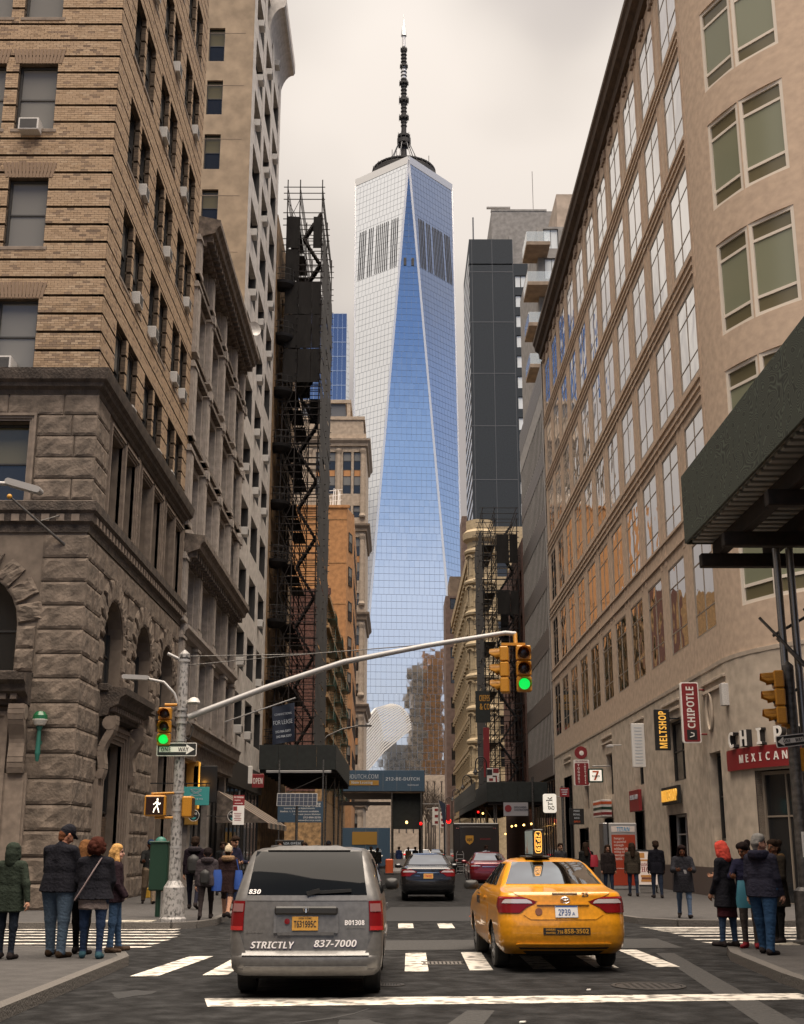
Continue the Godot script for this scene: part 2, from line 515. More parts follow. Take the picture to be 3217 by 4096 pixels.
# ---------- camera, sky, sun ----------
func sky_image() -> Image:
	var w = 640
	var h = 320
	var im = Image.create(w, h, false, Image.FORMAT_RGBAF)
	var a = FastNoiseLite.new(); a.seed = 5; a.frequency = 1.9; a.fractal_octaves = 5
	var b = FastNoiseLite.new(); b.seed = 9; b.frequency = 0.75; b.fractal_octaves = 3
	for j in h:
		var el = PI * (0.5 - (j + 0.5) / h)
		for i in w:
			var az = TAU * (i + 0.5) / w
			var d = Vector3(sin(az) * cos(el), sin(el), -cos(az) * cos(el))
			var p = Vector2(d.x, d.z) / (maxf(d.y, 0.0) + 0.22)
			var k = a.get_noise_2d(p.x, p.y) * 0.55 + b.get_noise_2d(p.x + 7.0, p.y) * 1.7
			var cloud = Color(0.53, 0.48, 0.435).lerp(Color(0.56, 0.55, 0.54), smoothstep(0.55, 0.95, d.y)) * (0.95 + 0.42 * clampf(k, -0.6, 0.4))
			cloud = cloud.lerp(Color(0.34, 0.305, 0.295), clampf(-k * 1.5 + 0.02, 0.0, 0.75))
			# the sky clears behind the camera and to its right
			var clear = smoothstep(-0.2, 0.55, d.dot(Vector3(0.62, 0.0, 0.78))) * smoothstep(0.84, 0.62, d.y)
			var blue = Color(0.66, 0.67, 0.7).lerp(Color(0.56, 0.62, 0.76), smoothstep(0.02, 0.19, d.y)).lerp(Color(0.24, 0.34, 0.54), smoothstep(0.18, 0.3, d.y)).lerp(Color(0.1, 0.17, 0.34), smoothstep(0.29, 0.41, d.y)).lerp(Color(0.06, 0.095, 0.185), smoothstep(0.4, 0.5, d.y))
			var q = cloud.lerp(blue, clear) * 0.76 * ((1.0 + 1.6 * maxf(d.y, 0.0)) / 1.7)      # an overcast sky is brighter overhead
			im.set_pixel(i, j, Color(q.r, q.g, q.b, 1))
	return im

func world() -> void:
	var cam = Camera3D.new()
	cam.name = "camera"
	add_child(cam)
	cam.position = Vector3(0, 1.7, 0)
	cam.rotation_degrees = Vector3(15.169, -0.189, 0)
	cam.fov = 44.96
	cam.near = 0.1
	cam.far = 4000
	cam.current = true
	var env = Environment.new()
	env.background_mode = Environment.BG_SKY
	var sky = Sky.new()
	var pm = PanoramaSkyMaterial.new()
	pm.panorama = ImageTexture.create_from_image(sky_image())
	sky.sky_material = pm
	env.sky = sky
	env.tonemap_mode = Environment.TONE_MAPPER_LINEAR
	env.tonemap_exposure = 1.9
	env.sdfgi_enabled = true
	env.ssao_enabled = true
	env.ssil_enabled = true
	env.fog_enabled = false
	env.fog_density = 0.00022
	env.fog_light_color = Color(0.95, 0.9, 0.85)
	var we = WorldEnvironment.new()
	we.name = "environment"
	we.environment = env
	add_child(we)
	var sun = DirectionalLight3D.new()
	sun.name = "sun"
	add_child(sun)
	sun.look_at_from_position(Vector3(0.08, 0.95, 0.18), Vector3.ZERO)
	sun.light_energy = 1.6
	sun.light_color = Color(1.0, 0.93, 0.85)
	sun.light_angular_distance = 70.0
	sun.shadow_enabled = true

# ---------- ground ----------
const FLAT := Basis(Vector3(1, 0, 0), Vector3(0, 0, -1), Vector3(0, 1, 0))   # draws a plan (x, metres ahead) as a slab

func slab(poly: Array, y0: float, y1: float) -> MB:
	var mb = MB.new()
	mb.prism(PackedVector2Array(poly), y0, y1, Transform3D(FLAT, Vector3.ZERO))
	return mb

func kerb_line(pts: Array, parent: Node) -> void:
	for i in pts.size() - 1:
		var a = Vector3(pts[i].x, 0.068, -pts[i].y); var b = Vector3(pts[i + 1].x, 0.068, -pts[i + 1].y)
		var mb = MB.new()
		var n = maxi(1, int(a.distance_to(b) / 2.4))
		if a.distance_to(b) > 60: n = 24
		for k in n:
			var p = a.lerp(b, float(k) / n); var q = a.lerp(b, float(k + 1) / n)
			var d = (q - p).normalized() * 0.004
			mb.bar(p + d, q - d, 0.17, 0.136)
		struct("kerb", mb, M.kerb, parent)

func ground() -> void:
	var mb = MB.new()
	mb.quad(Vector3(-1500, 0, 600), Vector3(1500, 0, 600), Vector3(1500, 0, -1600), Vector3(-1500, 0, -1600))
	struct("road", mb, M.asphalt)
	var blocks = [
		[Vector2(-70, -60), Vector2(-4.1, -60), Vector2(-4.1, 19.6), Vector2(-4.35, 20.5), Vector2(-5.0, 21.2), Vector2(-6.0, 21.5), Vector2(-70, 21.7)],
		[Vector2(-70, 28.2), Vector2(-5.9, 28.15), Vector2(-4.9, 28.15), Vector2(-4.45, 28.5), Vector2(-4.2, 29.5), Vector2(-4.3, 900), Vector2(-70, 900)],
		[Vector2(70, -60), Vector2(70, 22.7), Vector2(7.2, 22.5), Vector2(6.1, 22.2), Vector2(5.5, 21.5), Vector2(5.25, 20.3), Vector2(5.05, 17.0), Vector2(5.0, -60)],
		[Vector2(70, 28.9), Vector2(70, 900), Vector2(5.3, 900), Vector2(5.3, 31.6), Vector2(5.6, 30.0), Vector2(6.3, 29.2), Vector2(7.4, 28.95)],
	]
	for b in blocks:
		var o = struct("pavement", slab(b, -0.05, 0.13), M.pave)
		var line = []
		for p in b:
			line.append(p)
		if line[0].x > 0 and line[1].x > 60: line.append(line[0])
		for i in line.size() - 1:
			if absf(line[i].x) < 69.9 or absf(line[i + 1].x) < 69.9: kerb_line([line[i], line[i + 1]], o)
	# paint
	var near = struct("crosswalk", sheet([Vector2(-3.66, 17.98), Vector2(-3.28, 17.98), Vector2(-2.98, 21.2), Vector2(-3.36, 21.2)], 0.004), M.paint)
	for k in range(1, 9):
		var x = -3.45 + 0.93 * k
		var s = 0.17 * k
		var lean: float = [0.2, 0.1, 0.05, 0.04, 0.03, 0.03, 0.02, 0.0, -0.05][k]
		struct("stripe", sheet([Vector2(x - 0.17, 17.95 + s), Vector2(x + 0.17, 17.98 + s), Vector2(x + 0.17 + lean, 21.15 + s), Vector2(x - 0.17 + lean, 21.12 + s)], 0.004), M.paint, near)
	var far = struct("crosswalk", sheet([Vector2(-3.6, 28.3), Vector2(-3.25, 28.3), Vector2(-3.25, 30.1), Vector2(-3.6, 30.1)], 0.004), M.paint)
	for k in range(1, 10):
		var x = -3.42 + 0.9 * k
		struct("stripe", sheet([Vector2(x - 0.17, 28.35), Vector2(x + 0.17, 28.35), Vector2(x + 0.17, 30.1), Vector2(x - 0.17, 30.1)], 0.004), M.paint, far)
	var west = null
	var zs = [22.95, 23.75, 24.6, 25.4, 26.2, 27.0, 27.85]
	var ends = [-4.45, -4.45, -4.42, -4.42, -4.5, -4.65, -4.77]
	for k in 7:
		var q = sheet([Vector2(-13, zs[k]), Vector2(ends[k], zs[k]), Vector2(ends[k] + 0.1, zs[k] + 0.3), Vector2(-13, zs[k] + 0.3)], 0.004)
		if west == null: west = struct("crosswalk", q, M.paint)
		else: struct("stripe", q, M.paint, west)
	var east = null
	var ze = [24.0, 24.8, 25.75, 26.6, 27.3, 27.9, 28.45]
	var xe = [5.74, 5.71, 5.69, 5.67, 5.59, 5.52, 5.43]
	for k in 7:
		var q = sheet([Vector2(xe[k], ze[k]), Vector2(8.9, ze[k]), Vector2(8.9, ze[k] + 0.28), Vector2(xe[k] - 0.1, ze[k] + 0.28)], 0.004)
		if east == null: east = struct("crosswalk", q, M.paint)
		else: struct("stripe", q, M.paint, east)
	struct("stop_line", sheet([Vector2(-2.1, 14.62), Vector2(1.5, 14.92), Vector2(4.95, 15.3), Vector2(4.82, 15.9), Vector2(1.5, 15.62), Vector2(-2.25, 15.4)], 0.004), M.paint)
	# repairs in the asphalt, laid over one another
	struct("asphalt_patch", sheet([Vector2(-0.6, 30.9), Vector2(3.1, 31.2), Vector2(2.7, 38.5), Vector2(-0.2, 38.2)], 0.006), M.dark_patch)
	struct("asphalt_patch", sheet([Vector2(-0.9, 22.3), Vector2(5.0, 22.9), Vector2(5.0, 25.2), Vector2(-1.0, 24.6)], 0.005), M.patch)
	struct("asphalt_patch", sheet([Vector2(3.3, 9.5), Vector2(3.75, 9.5), Vector2(4.6, 21.8), Vector2(4.3, 21.8)], 0.003), M.patch)
	struct("asphalt_patch", sheet([Vector2(-0.5, 9.0), Vector2(0.1, 9.0), Vector2(1.05, 14.3), Vector2(0.75, 14.3)], 0.003), M.patch)
	for c in [[-3.0, 12.5, 0.9, 9], [1.9, 10.2, -0.4, 10], [0.4, 23.2, 1.4, 8], [-2.4, 24.0, -1.2, 9], [3.6, 24.5, 0.3, 8], [0.9, 17.2, 1.7, 7]]:
		var q = Vector2(c[0], c[1]); var mbc = MB.new(); var h: float = c[2]
		for k in int(c[3]):
			h += rng.randf_range(-0.5, 0.5)
			var e = q + Vector2(sin(h), cos(h)) * rng.randf_range(0.25, 0.5)
			mbc.bar(Vector3(q.x, 0.0, -q.y), Vector3(e.x, 0.0, -e.y), rng.randf_range(0.025, 0.06), 0.006)
			q = e
		struct("crack_seal", mbc, M.dark_patch)
	for c in [[-2.6, 10.0, 0.5], [2.2, 12.4, 0.35], [-0.4, 13.2, 0.28], [3.0, 27.0, 0.8], [-1.6, 26.0, 0.6], [1.2, 33.5, 0.5], [4.2, 13.0, 0.4], [-3.2, 15.9, 0.3]]:
		var ring = []
		for k in 11: ring.append(Vector2(c[0], c[1]) + Vector2(cos(TAU * k / 11), sin(TAU * k / 11) * 1.6) * c[2] * rng.randf_range(0.55, 1.15))
		struct("oil_stain", sheet(ring, 0.0025), M.dark_patch)
	# iron covers
	for c in [[3.18, 16.7, 0.42, "round iron manhole cover in the asphalt behind the yellow taxi"], [-0.12, 16.85, 0.16, "small round iron valve cover beside the van's rear wheel"]]:
		var t = thing("manhole_cover", c[3], "manhole cover", Vector3(c[0], 0, -c[1]), 0.0)
		var ring = MB.new()
		ring.lathe([Vector2(c[2] + 0.05, 0.0), Vector2(c[2] + 0.05, 0.012), Vector2(c[2], 0.012), Vector2(c[2], 0.0)], 28)
		part(t, "rim", ring, M.iron)
		var lid = MB.new()
		lid.lathe([Vector2(c[2] - 0.01, 0.0), Vector2(c[2] - 0.01, 0.009), Vector2(0.001, 0.009)], 28)
		for i in 9:
			for j in 9:
				var p = Vector3(i - 4, 0, j - 4) * c[2] * 0.22
				if p.length() < c[2] * 0.85: lid.box(p + Vector3(0, 0.011, 0), Vector3.ONE * c[2] * 0.1 * Vector3(1, 0.1, 1))
		part(t, "lid", lid, M.iron)
	var g = thing("drain_grate", "pale rectangular slotted drain grate between two crosswalk stripes", "grate", Vector3(0.66, 0, -19.9))
	var gm = MB.new()
	for i in 10: gm.span(-0.27 + i * 0.06, 0, -0.2, -0.235 + i * 0.06, 0.012, 0.2)
	gm.span(-0.3, 0, -0.24, 0.34, 0.013, -0.2); gm.span(-0.3, 0, 0.2, 0.34, 0.013, 0.24)
	part(g, "bars", gm, M.kerb)
	# tactile ramps of pale tiles at the corners
	for q in [[Vector2(-6.5, 28.3), Vector2(-5.35, 28.3), "pale tactile paving tiles on the corner beside the mast arm pole"], [Vector2(7.3, 29.1), Vector2(8.5, 29.1), "pale tactile paving tiles at the far kerb by the walking woman"], [Vector2(5.95, 21.7), Vector2(6.7, 21.75), "pale tactile paving tiles under the waiting people's shoes"]]:
		var t = thing("tactile_paving", q[2], "paving", Vector3.ZERO)
		var w: float = (q[1].x - q[0].x) / 4.0
		for i in 4:
			for j in 2:
				bx(t, "tile", Vector3(q[0].x + w * (i + 0.5), 0.135, -q[0].y - 0.31 * j - 0.16), Vector3(w - 0.008, 0.022, 0.3), M.tactile, 0.004)
	var lit = MB.new()
	lit.prism(PackedVector2Array([Vector2(-0.09, 0), Vector2(0.02, -0.04), Vector2(0.1, 0.02), Vector2(0.04, 0.07), Vector2(-0.05, 0.05)]), 0.0, 0.02, Transform3D(FLAT, Vector3.ZERO))
	solo("litter", lit, M.orange_plastic, "scrap of bright red litter on the road near the taxi's mirror", "litter", Transform3D(Basis(), Vector3(1.9, 0.006, -33)))
	for c in [[1.25, 13.3], [2.35, 16.2], [-2.9, 11.4], [0.2, 11.0]]:
		var s = MB.new()
		s.prism(PackedVector2Array([Vector2(-0.05, 0), Vector2(0.01, -0.02), Vector2(0.05, 0.01), Vector2(0.0, 0.03)]), 0.0, 0.012, Transform3D(FLAT, Vector3.ZERO))
		solo("litter", s, M.sign_white, "small pale scrap of paper lying on the asphalt", "litter", Transform3D(Basis(UP, c[0] * 3), Vector3(c[0], 0.007, -c[1])), "paper scraps on the road")

func sheet(poly: Array, y: float) -> MB:
	var mb = MB.new()
	for i in range(1, poly.size() - 1):
		mb.tri(Vector3(poly[0].x, y, -poly[0].y), Vector3(poly[i].x, y, -poly[i].y), Vector3(poly[i + 1].x, y, -poly[i + 1].y))
	return mb

# ---------- pieces of buildings ----------
const SIDE_L := Basis(Vector3(0, 0, -1), Vector3(0, 1, 0), Vector3(1, 0, 0))     # faces +x; u runs away from the camera
const SIDE_R := Basis(Vector3(0, 0, 1), Vector3(0, 1, 0), Vector3(-1, 0, 0))     # faces -x; u runs towards the camera

# a window set in an opening: frame with bars, and one pane for each light
func win(parent: Node, x: Transform3D, w: float, h: float, o := {}) -> Node3D:
	var t = Node3D.new()
	t.name = o.get("name", "window")
	parent.add_child(t, true)
	t.transform = x
	var cols: int = o.get("cols", 1)
	var rows: Array = o.get("rows", [0.5])
	var f: float = o.get("f", 0.06)
	var b: float = o.get("b", 0.05)
	var key = "w%.3f,%.3f,%d,%s,%.3f,%.3f" % [w, h, cols, str(rows), f, b]
	if not cache.has(key):
		var mb = MB.new()
		mb.span(-w / 2, 0, -0.02, -w / 2 + f, h, 0.07); mb.span(w / 2 - f, 0, -0.02, w / 2, h, 0.07)
		mb.span(-w / 2 + f, 0, -0.02, w / 2 - f, f, 0.068); mb.span(-w / 2 + f, h - f, -0.02, w / 2 - f, h, 0.068)
		for r in rows: mb.span(-w / 2 + f, h * r - b / 2, -0.02, w / 2 - f, h * r + b / 2, 0.045)
		for c in range(1, cols): mb.span(-w / 2 + w * c / cols - b / 2, f, -0.021, -w / 2 + w * c / cols + b / 2, h - f, 0.055)
		cache[key] = mb.done()
	part(t, "frame", cache[key], o.get("fm", M.frame_dark))
	var glass = o.get("g", [M.pane_dark])
	var cuts = [0.0] + rows + [1.0]
	if o.get("tall", false): cuts = [0.0, 1.0]
	for c in cols:
		for r in cuts.size() - 1:
			var pw = w / cols; var ph = h * (cuts[r + 1] - cuts[r])
			var m: Material = glass[(r if glass.size() == cuts.size() - 1 else rng.randi() % glass.size())]
			var q = part(t, "pane", bevel(Vector3(pw - 0.01, ph - 0.01, 0.02), 0.003), m, Transform3D(Basis(), Vector3(-w / 2 + pw * (c + 0.5), h * (cuts[r] + cuts[r + 1]) / 2, 0)))
			var tilt: float = o.get("tilt", 0.0)
			if tilt > 0: q.rotation = Vector3(rng.randf_range(-tilt, tilt), rng.randf_range(-tilt, tilt), 0)
	if o.get("sill", false):
		bx(t, "sill", Vector3(0, -0.06, 0.12), Vector3(w + 0.2, 0.12, 0.34), o.get("sm", M.trim_stone))
	return t

# a moulding: profile of Vector2(outwards, y) swept along [point, outward direction]
func sweep(prof: Array, path: Array) -> MB:
	var mb = MB.new()
	for i in path.size() - 1:
		for k in prof.size() - 1:
			var a: Vector3 = path[i][0] + path[i][1] * prof[k].x + UP * prof[k].y
			var b: Vector3 = path[i + 1][0] + path[i + 1][1] * prof[k].x + UP * prof[k].y
			var c: Vector3 = path[i + 1][0] + path[i + 1][1] * prof[k + 1].x + UP * prof[k + 1].y
			var d: Vector3 = path[i][0] + path[i][1] * prof[k + 1].x + UP * prof[k + 1].y
			mb.quad(a, b, c, d)
	for e in [0, path.size() - 1]:
		var poly = PackedVector2Array()
		for p in prof: poly.append(p)
		var ids = Geometry2D.triangulate_polygon(poly)
		for i in range(0, ids.size(), 3):
			var q = []
			for j in 3: q.append(path[e][0] + path[e][1] * poly[ids[i + j]].x + UP * poly[ids[i + j]].y)
			mb.tri(q[0], q[1], q[2])
	return mb

func stone(w: float, h: float, deep := 0.06) -> ArrayMesh:   # a rock-faced block, back at z = 0
	var key = "s%.2f,%.2f,%.2f,%d" % [w, h, deep, rng.randi() % 4]
	if cache.has(key): return cache[key]
	var mb = MB.new()
	var nx = 8; var ny = 5
	var nz = FastNoiseLite.new(); nz.seed = rng.randi() % 999; nz.frequency = 1.6; nz.fractal_octaves = 3
	var rows = []
	for j in ny + 1:
		var l = []
		for i in nx + 1:
			var e = mini(mini(i, nx - i), mini(j, ny - j))
			var z = deep * (0.2 if e == 0 else 0.75 + 0.6 * nz.get_noise_2d(i * 0.35 * w, j * 0.4 * h + 9.0) + rng.randf_range(-0.12, 0.12))
			var jig = Vector2.ZERO if e == 0 else Vector2(rng.randf_range(-0.02, 0.02), rng.randf_range(-0.02, 0.02))
			var fx = [0.0, 0.05, 0.18, 0.34, 0.5, 0.66, 0.82, 0.95, 1.0][i]; var fy = [0.0, 0.12, 0.37, 0.64, 0.88, 1.0][j]
			l.append(Vector3((fx - 0.5) * w + jig.x, (fy - 0.5) * h + jig.y, z))
		rows.append(l)
	for j in ny:
		for i in nx:
			mb.quad(rows[j][i], rows[j][i + 1], rows[j + 1][i + 1], rows[j + 1][i])
	var z0 = Vector3(0, 0, -0.06)
	for i in nx:
		for k in [0, ny]:
			var a: Vector3 = rows[k][i]; var b: Vector3 = rows[k][i + 1]
			var a0 = Vector3(a.x, a.y, 0) + z0; var b0 = Vector3(b.x, b.y, 0) + z0
			if k == 0: mb.quad(a0, b0, b, a)
			else: mb.quad(a, b, b0, a0)
	for j in ny:
		for k in [0, nx]:
			var a: Vector3 = rows[j][k]; var b: Vector3 = rows[j + 1][k]
			var a0 = Vector3(a.x, a.y, 0) + z0; var b0 = Vector3(b.x, b.y, 0) + z0
			if k == nx: mb.quad(a0, b0, b, a)
			else: mb.quad(a, b, b0, a0)
	cache[key] = mb.done()
	return cache[key]

func free_runs(u0: float, u1: float, y: float, holes: Array) -> Array:
	var out = [[u0, u1]]
	for h in holes:
		if y <= h[1] or y >= h[3]: continue
		var a: float = h[0]; var b: float = h[2]
		if h.size() > 4 and h[4]:
			var r: float = (b - a) / 2
			var up: float = y - (h[3] - r)
			if up > 0:
				var half = sqrt(maxf(r * r - up * up, 0))
				var c = (a + b) / 2
				a = c - half; b = c + half
		var nxt = []
		for s in out:
			if b <= s[0] or a >= s[1]: nxt.append(s)
			else:
				if a - s[0] > 0.02: nxt.append([s[0], a])
				if s[1] - b > 0.02: nxt.append([b, s[1]])
		out = nxt
	return out

func ac_unit(at: Transform3D, label: String, group: String) -> void:
	if not cache.has("ac"):
		var t = thing("air_conditioner", label, "air conditioner", Vector3.ZERO, 0, group)
		bx(t, "case", Vector3(0, 0.2, 0.1), Vector3(0.62, 0.4, 0.62), M.white_metal, 0.015)
		var g = MB.new()
		for i in 9: g.span(-0.25, 0.05 + i * 0.034, 0.412, 0.25, 0.065 + i * 0.034, 0.418)
		part(t, "grille", g, M.ac_face)
		bx(t, "back_plate", Vector3(0, 0.2, 0.408), Vector3(0.52, 0.32, 0.01), M.ac_face, 0.002)
		t.transform = at
		cache["ac"] = t
		return
	copy(cache["ac"], at, label).set_meta("group", group)

# ---------- the tan brick corner building ----------
func brick_corner() -> void:
	var t = thing("brick_building", "tan brick corner building with dark grooves on a rusticated brownstone base", "building", Vector3(-8.7, 0, -33.6))
	var fs = Transform3D(SIDE_L, Vector3.ZERO)
	var ff = Transform3D()
	var top = 42.0
	var hs = []; var hf = []
	for k in 6:
		var v1 = 17.4 + 3.97 * k
		for u in [[1.8, 3.25], [3.55, 5.0], [6.2, 7.7], [8.0, 9.45], [10.6, 12.1], [12.4, 13.9]]: hs.append([u[0], v1 - 2.42, u[1], v1])
		for u in [[-3.1, -1.9], [-4.9, -3.5], [-8, -6.6]]: hf.append([u[0], v1 - 2.36, u[1], v1 - 0.08])
	for f in [[fs, 0.0, 15.2, hs], [ff, -14.0, 0.0, hf]]:
		var mb = MB.new()
		mb.wall(f[1], 14.9, f[2], top, f[3], 0.34, -0.16)
		part(t, "wall", mb, M.mortar, f[0])
	var inner = MB.new()
	inner.span(-14, 0, -15.2, -0.42, top - 0.3, -0.42)
	part(t, "core", inner, M.interior)
	var roof = MB.new(); roof.span(-14, top - 0.3, -15.2, -0.06, top, -0.06)
	part(t, "roof", roof, M.ledge)
	# bands of brick between the grooves, then the bricks themselves
	var xs: Array[Transform3D] = []; var cs: Array[Color] = []
	var unit = bevel(Vector3(1, 1, 1), 0.04)
	var tones = [Color(0.407, 0.289, 0.185), Color(0.363, 0.252, 0.155), Color(0.451, 0.333, 0.222), Color(0.311, 0.215, 0.133), Color(0.244, 0.17, 0.115)]
	var single = 0
	for f in [[ff, -6.2, -0.005, hf], [fs, 0.005, 15.2, hs]]:
		var b = 0
		while 15.1 + 0.58 * b < top - 0.3:
			var y0 = 15.1 + 0.58 * b + 0.04; var y1 = y0 + 0.505
			var cuts = [y0, y1]
			for h in f[3]:
				for v in [h[1], h[3]]:
					if v > y0 + 0.01 and v < y1 - 0.01 and not cuts.has(v): cuts.append(v)
			cuts.sort()
			for k in cuts.size() - 1:
				for s in free_runs(f[1] if f[0] == fs else -14.0, f[2], (cuts[k] + cuts[k + 1]) / 2, f[3]):
					var mb = MB.new(); mb.span(s[0], cuts[k], -0.34, s[1], cuts[k + 1], -0.004)
					part(t, "brick_band", mb, M.brick_band, f[0])
			if y1 < 41:
				var soot = rng.randf()
				for r in 7:
					var y = y0 + 0.036 + 0.072 * r
					for s in free_runs(f[1], f[2], y, f[3]):
						var u: float = s[0] - (0.105 if r % 2 else 0.0)
						while u < s[1]:
							var a = maxf(u, s[0]) + 0.005; var e = minf(u + 0.21, s[1]) - 0.005
							if e - a > 0.03:
								var x: Transform3D = f[0] * Transform3D(Basis.from_scale(Vector3(e - a, 0.064, 0.016)), Vector3((a + e) / 2, y, 0.0 + rng.randf_range(-0.002, 0.003)))
								var c: Color = tones[0 if rng.randf() < 0.6 else rng.randi() % 5] * rng.randf_range(0.96, 1.1)
								if rng.randf() < 0.02: c = Color(0.18, 0.125, 0.085)
								if f[0] == ff and single < 300 and u > -4.0 and y < 18.5:
									single += 1
									var q = part(t, "brick", unit, brick_tone(rng.randi() % 5), x)
								else:
									xs.append(x); cs.append(c)
							u += 0.21
			b += 1
	bricks(t, "brickwork", unit, xs, cs)
	# splayed brick lintels over the front windows
	for h in hf:
		if h[0] < -5 or h[3] > 34: continue
		for k in 14:
			var s = (k - 6.5) / 6.5
			bx(t, "voussoir", Vector3((h[0] + h[2]) / 2 + s * 0.72, h[3] + 0.27, -0.01), Vector3(0.088, 0.52, 0.075), M.soldier, 0.006, Basis(Vector3(0, 0, 1), -s * 0.22))
	# windows
	for f in [[fs, hs], [ff, hf]]:
		for h in f[1]:
			if h[0] < -5: continue
			var w: float = h[2] - h[0]
			var g = [M.pane_dark, M.pane_blind if rng.randf() < 0.7 else M.pane_dark]
			if f[0] == ff and rng.randf() < 0.6: g = [M.pane_blind, M.pane_blind]
			win(t, f[0] * Transform3D(Basis(), Vector3((h[0] + h[2]) / 2, h[1], -0.26)), w, h[3] - h[1], {"f": 0.07, "g": g, "sill": true})
	# the dark ledge and the belt over the ground floor storeys
	var path = [[Vector3(-14, 0, 0), Vector3(0, 0, 1)], [Vector3.ZERO, Vector3(1, 0, 1)], [Vector3(0, 0, -15.2), Vector3(1, 0, 0)]]
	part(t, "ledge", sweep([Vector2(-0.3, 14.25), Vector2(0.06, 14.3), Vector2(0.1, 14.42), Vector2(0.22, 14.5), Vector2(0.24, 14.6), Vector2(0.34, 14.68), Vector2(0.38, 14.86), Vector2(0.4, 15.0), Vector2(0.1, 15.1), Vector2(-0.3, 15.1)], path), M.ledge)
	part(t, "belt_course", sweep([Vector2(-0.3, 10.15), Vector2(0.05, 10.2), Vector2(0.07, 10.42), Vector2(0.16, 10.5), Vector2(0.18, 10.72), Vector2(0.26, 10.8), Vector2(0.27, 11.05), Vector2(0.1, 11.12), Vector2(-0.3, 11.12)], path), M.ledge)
	var dent = MB.new()
	for k in 36:
		dent.span(0.05, 10.5, -0.2 - k * 0.42, 0.2, 10.7, -0.42 - k * 0.42)
		if k < 16: dent.span(-0.2 - k * 0.42, 10.5, 0.05, -0.42 - k * 0.42, 10.7, 0.2)
	part(t, "dentils", dent, M.trim_stone)
	# stone storeys: backing wall, then the rock-faced blocks
	var h1 = [[2.55, 6.3, 5.1, 8.95, true], [7.0, 6.3, 9.6, 8.95, true], [11.4, 6.3, 13.9, 8.95, true], [3.5, 0.0, 5.9, 4.75], [11.6, 0.9, 13.8, 5.2]]
	var h2 = [[1.9, 11.12, 3.6, 13.85], [3.85, 11.12, 5.55, 13.85], [6.4, 11.12, 8.1, 13.85], [8.3, 11.12, 10.0, 13.85], [10.9, 11.12, 12.5, 13.85], [12.7, 11.12, 14.3, 13.85]]
	var g1 = [[-4.7, 6.3, -1.75, 9.1, true], [-4.4, 0, -2.2, 4.75]]
	var g2 = [[-3.9, 11.12, -1.85, 13.5]]
	for f in [[fs, 0.0, 15.2, h1 + h2], [ff, -14.0, 0.0, g1 + g2]]:
		var mb = MB.new()
		mb.wall(f[1], 0, f[2], 14.3, f[3], 0.5, 0.0)
		part(t, "stone_wall", mb, M.brown_back, f[0])
		var lo: float = maxf(f[1], -6.5)
		var courses = []
		for k in 15: courses.append([0.12 + 0.668 * k, 0.668])
		for k in 5: courses.append([11.14 + 0.635 * k, 0.635])
		for ci in courses.size():
			var c = courses[ci]
			var keep = []
			for h in f[3]:      # room for surrounds and arch stones
				if h.size() > 4: keep.append([h[0] - 0.55, h[1], h[2] + 0.55, h[3] + 0.75]); keep.append([h[0] - 0.02, h[1] - 0.3, h[2] + 0.02, h[1]])
				elif h[1] > 11: keep.append([h[0] - 0.22, h[1] - 1, h[2] + 0.22, h[3] + 0.4])
				else: keep.append([h[0] - 0.9, h[1] - 1, h[2] + 0.9, h[3] + 1.6])
			for s in free_runs(lo, f[2] - (0.0 if f[0] == ff else 0.1), c[0] + c[1] / 2, keep):
				var u: float = s[0]
				while u < s[1] - 0.25:
					var w = minf(snappedf(rng.randf_range(0.85, 1.7), 0.1), s[1] - u)
					if s[1] - u - w < 0.45: w = s[1] - u
					w = minf(w, 2.2)
					var grow = 0.1 if f[0] == ff and u + w > f[2] - 0.02 else 0.0
					part(t, "stone_block", stone(snappedf(w - 0.035 + grow, 0.02), c[1] - 0.035, 0.045), M.brownstone, f[0] * Transform3D(Basis(), Vector3(u + w / 2 + grow / 2, c[0] + c[1] / 2, 0.03)))
					u += w
		for h in f[3]:
			var w: float = h[2] - h[0]
			var mid: float = (h[0] + h[2]) / 2
			if h.size() > 4:
				for k in 9:
					var a = PI * (k + 0.5) / 9
					part(t, "arch_stone", stone(0.5, 0.7, 0.08), M.brownstone, f[0] * Transform3D(Basis(Vector3(0, 0, 1), a - PI / 2), Vector3(mid + cos(a) * (w / 2 + 0.36), h[3] - w / 2 + sin(a) * (w / 2 + 0.36), 0.03)))
				for sg in [-1, 1]:
					for k in 2: part(t, "stone_block", stone(0.5, 0.6, 0.065), M.brownstone, f[0] * Transform3D(Basis(), Vector3(mid + sg * (w / 2 + 0.27), h[1] + 0.33 + 0.62 * k, 0.03)))
				win(t, f[0] * Transform3D(Basis(), Vector3(mid, h[1], -0.42)), w, h[3] - h[1], {"rows": [0.42], "f": 0.1, "g": [M.pane_dark]})
				bx(t, "sill", (f[0] * Vector3(mid, h[1] - 0.1, 0.1)), (Vector3(0.4, 0.2, w + 0.3) if f[0] == fs else Vector3(w + 0.3, 0.2, 0.4)), M.ledge)
			elif h[1] > 11:
				win(t, f[0] * Transform3D(Basis(), Vector3(mid, h[1], -0.4)), w, h[3] - h[1], {"rows": [0.5], "f": 0.08, "g": [M.pane_dark, M.pane_olive]})
				var sr = MB.new()
				for k in 3:
					var o = 0.07 * k
					sr.span(h[0] - 0.07 - o, h[1], -0.1, h[0] - o, h[3] + o, 0.03 + 0.045 * k); sr.span(h[2] + o, h[1], -0.1, h[2] + 0.07 + o, h[3] + o, 0.03 + 0.045 * k)
					sr.span(h[0] - 0.07 - o, h[3] + o, -0.1, h[2] + 0.07 + o, h[3] + 0.075 + o, 0.031 + 0.045 * k)
				part(t, "window_surround", sr, M.trim_stone, f[0])
			else:
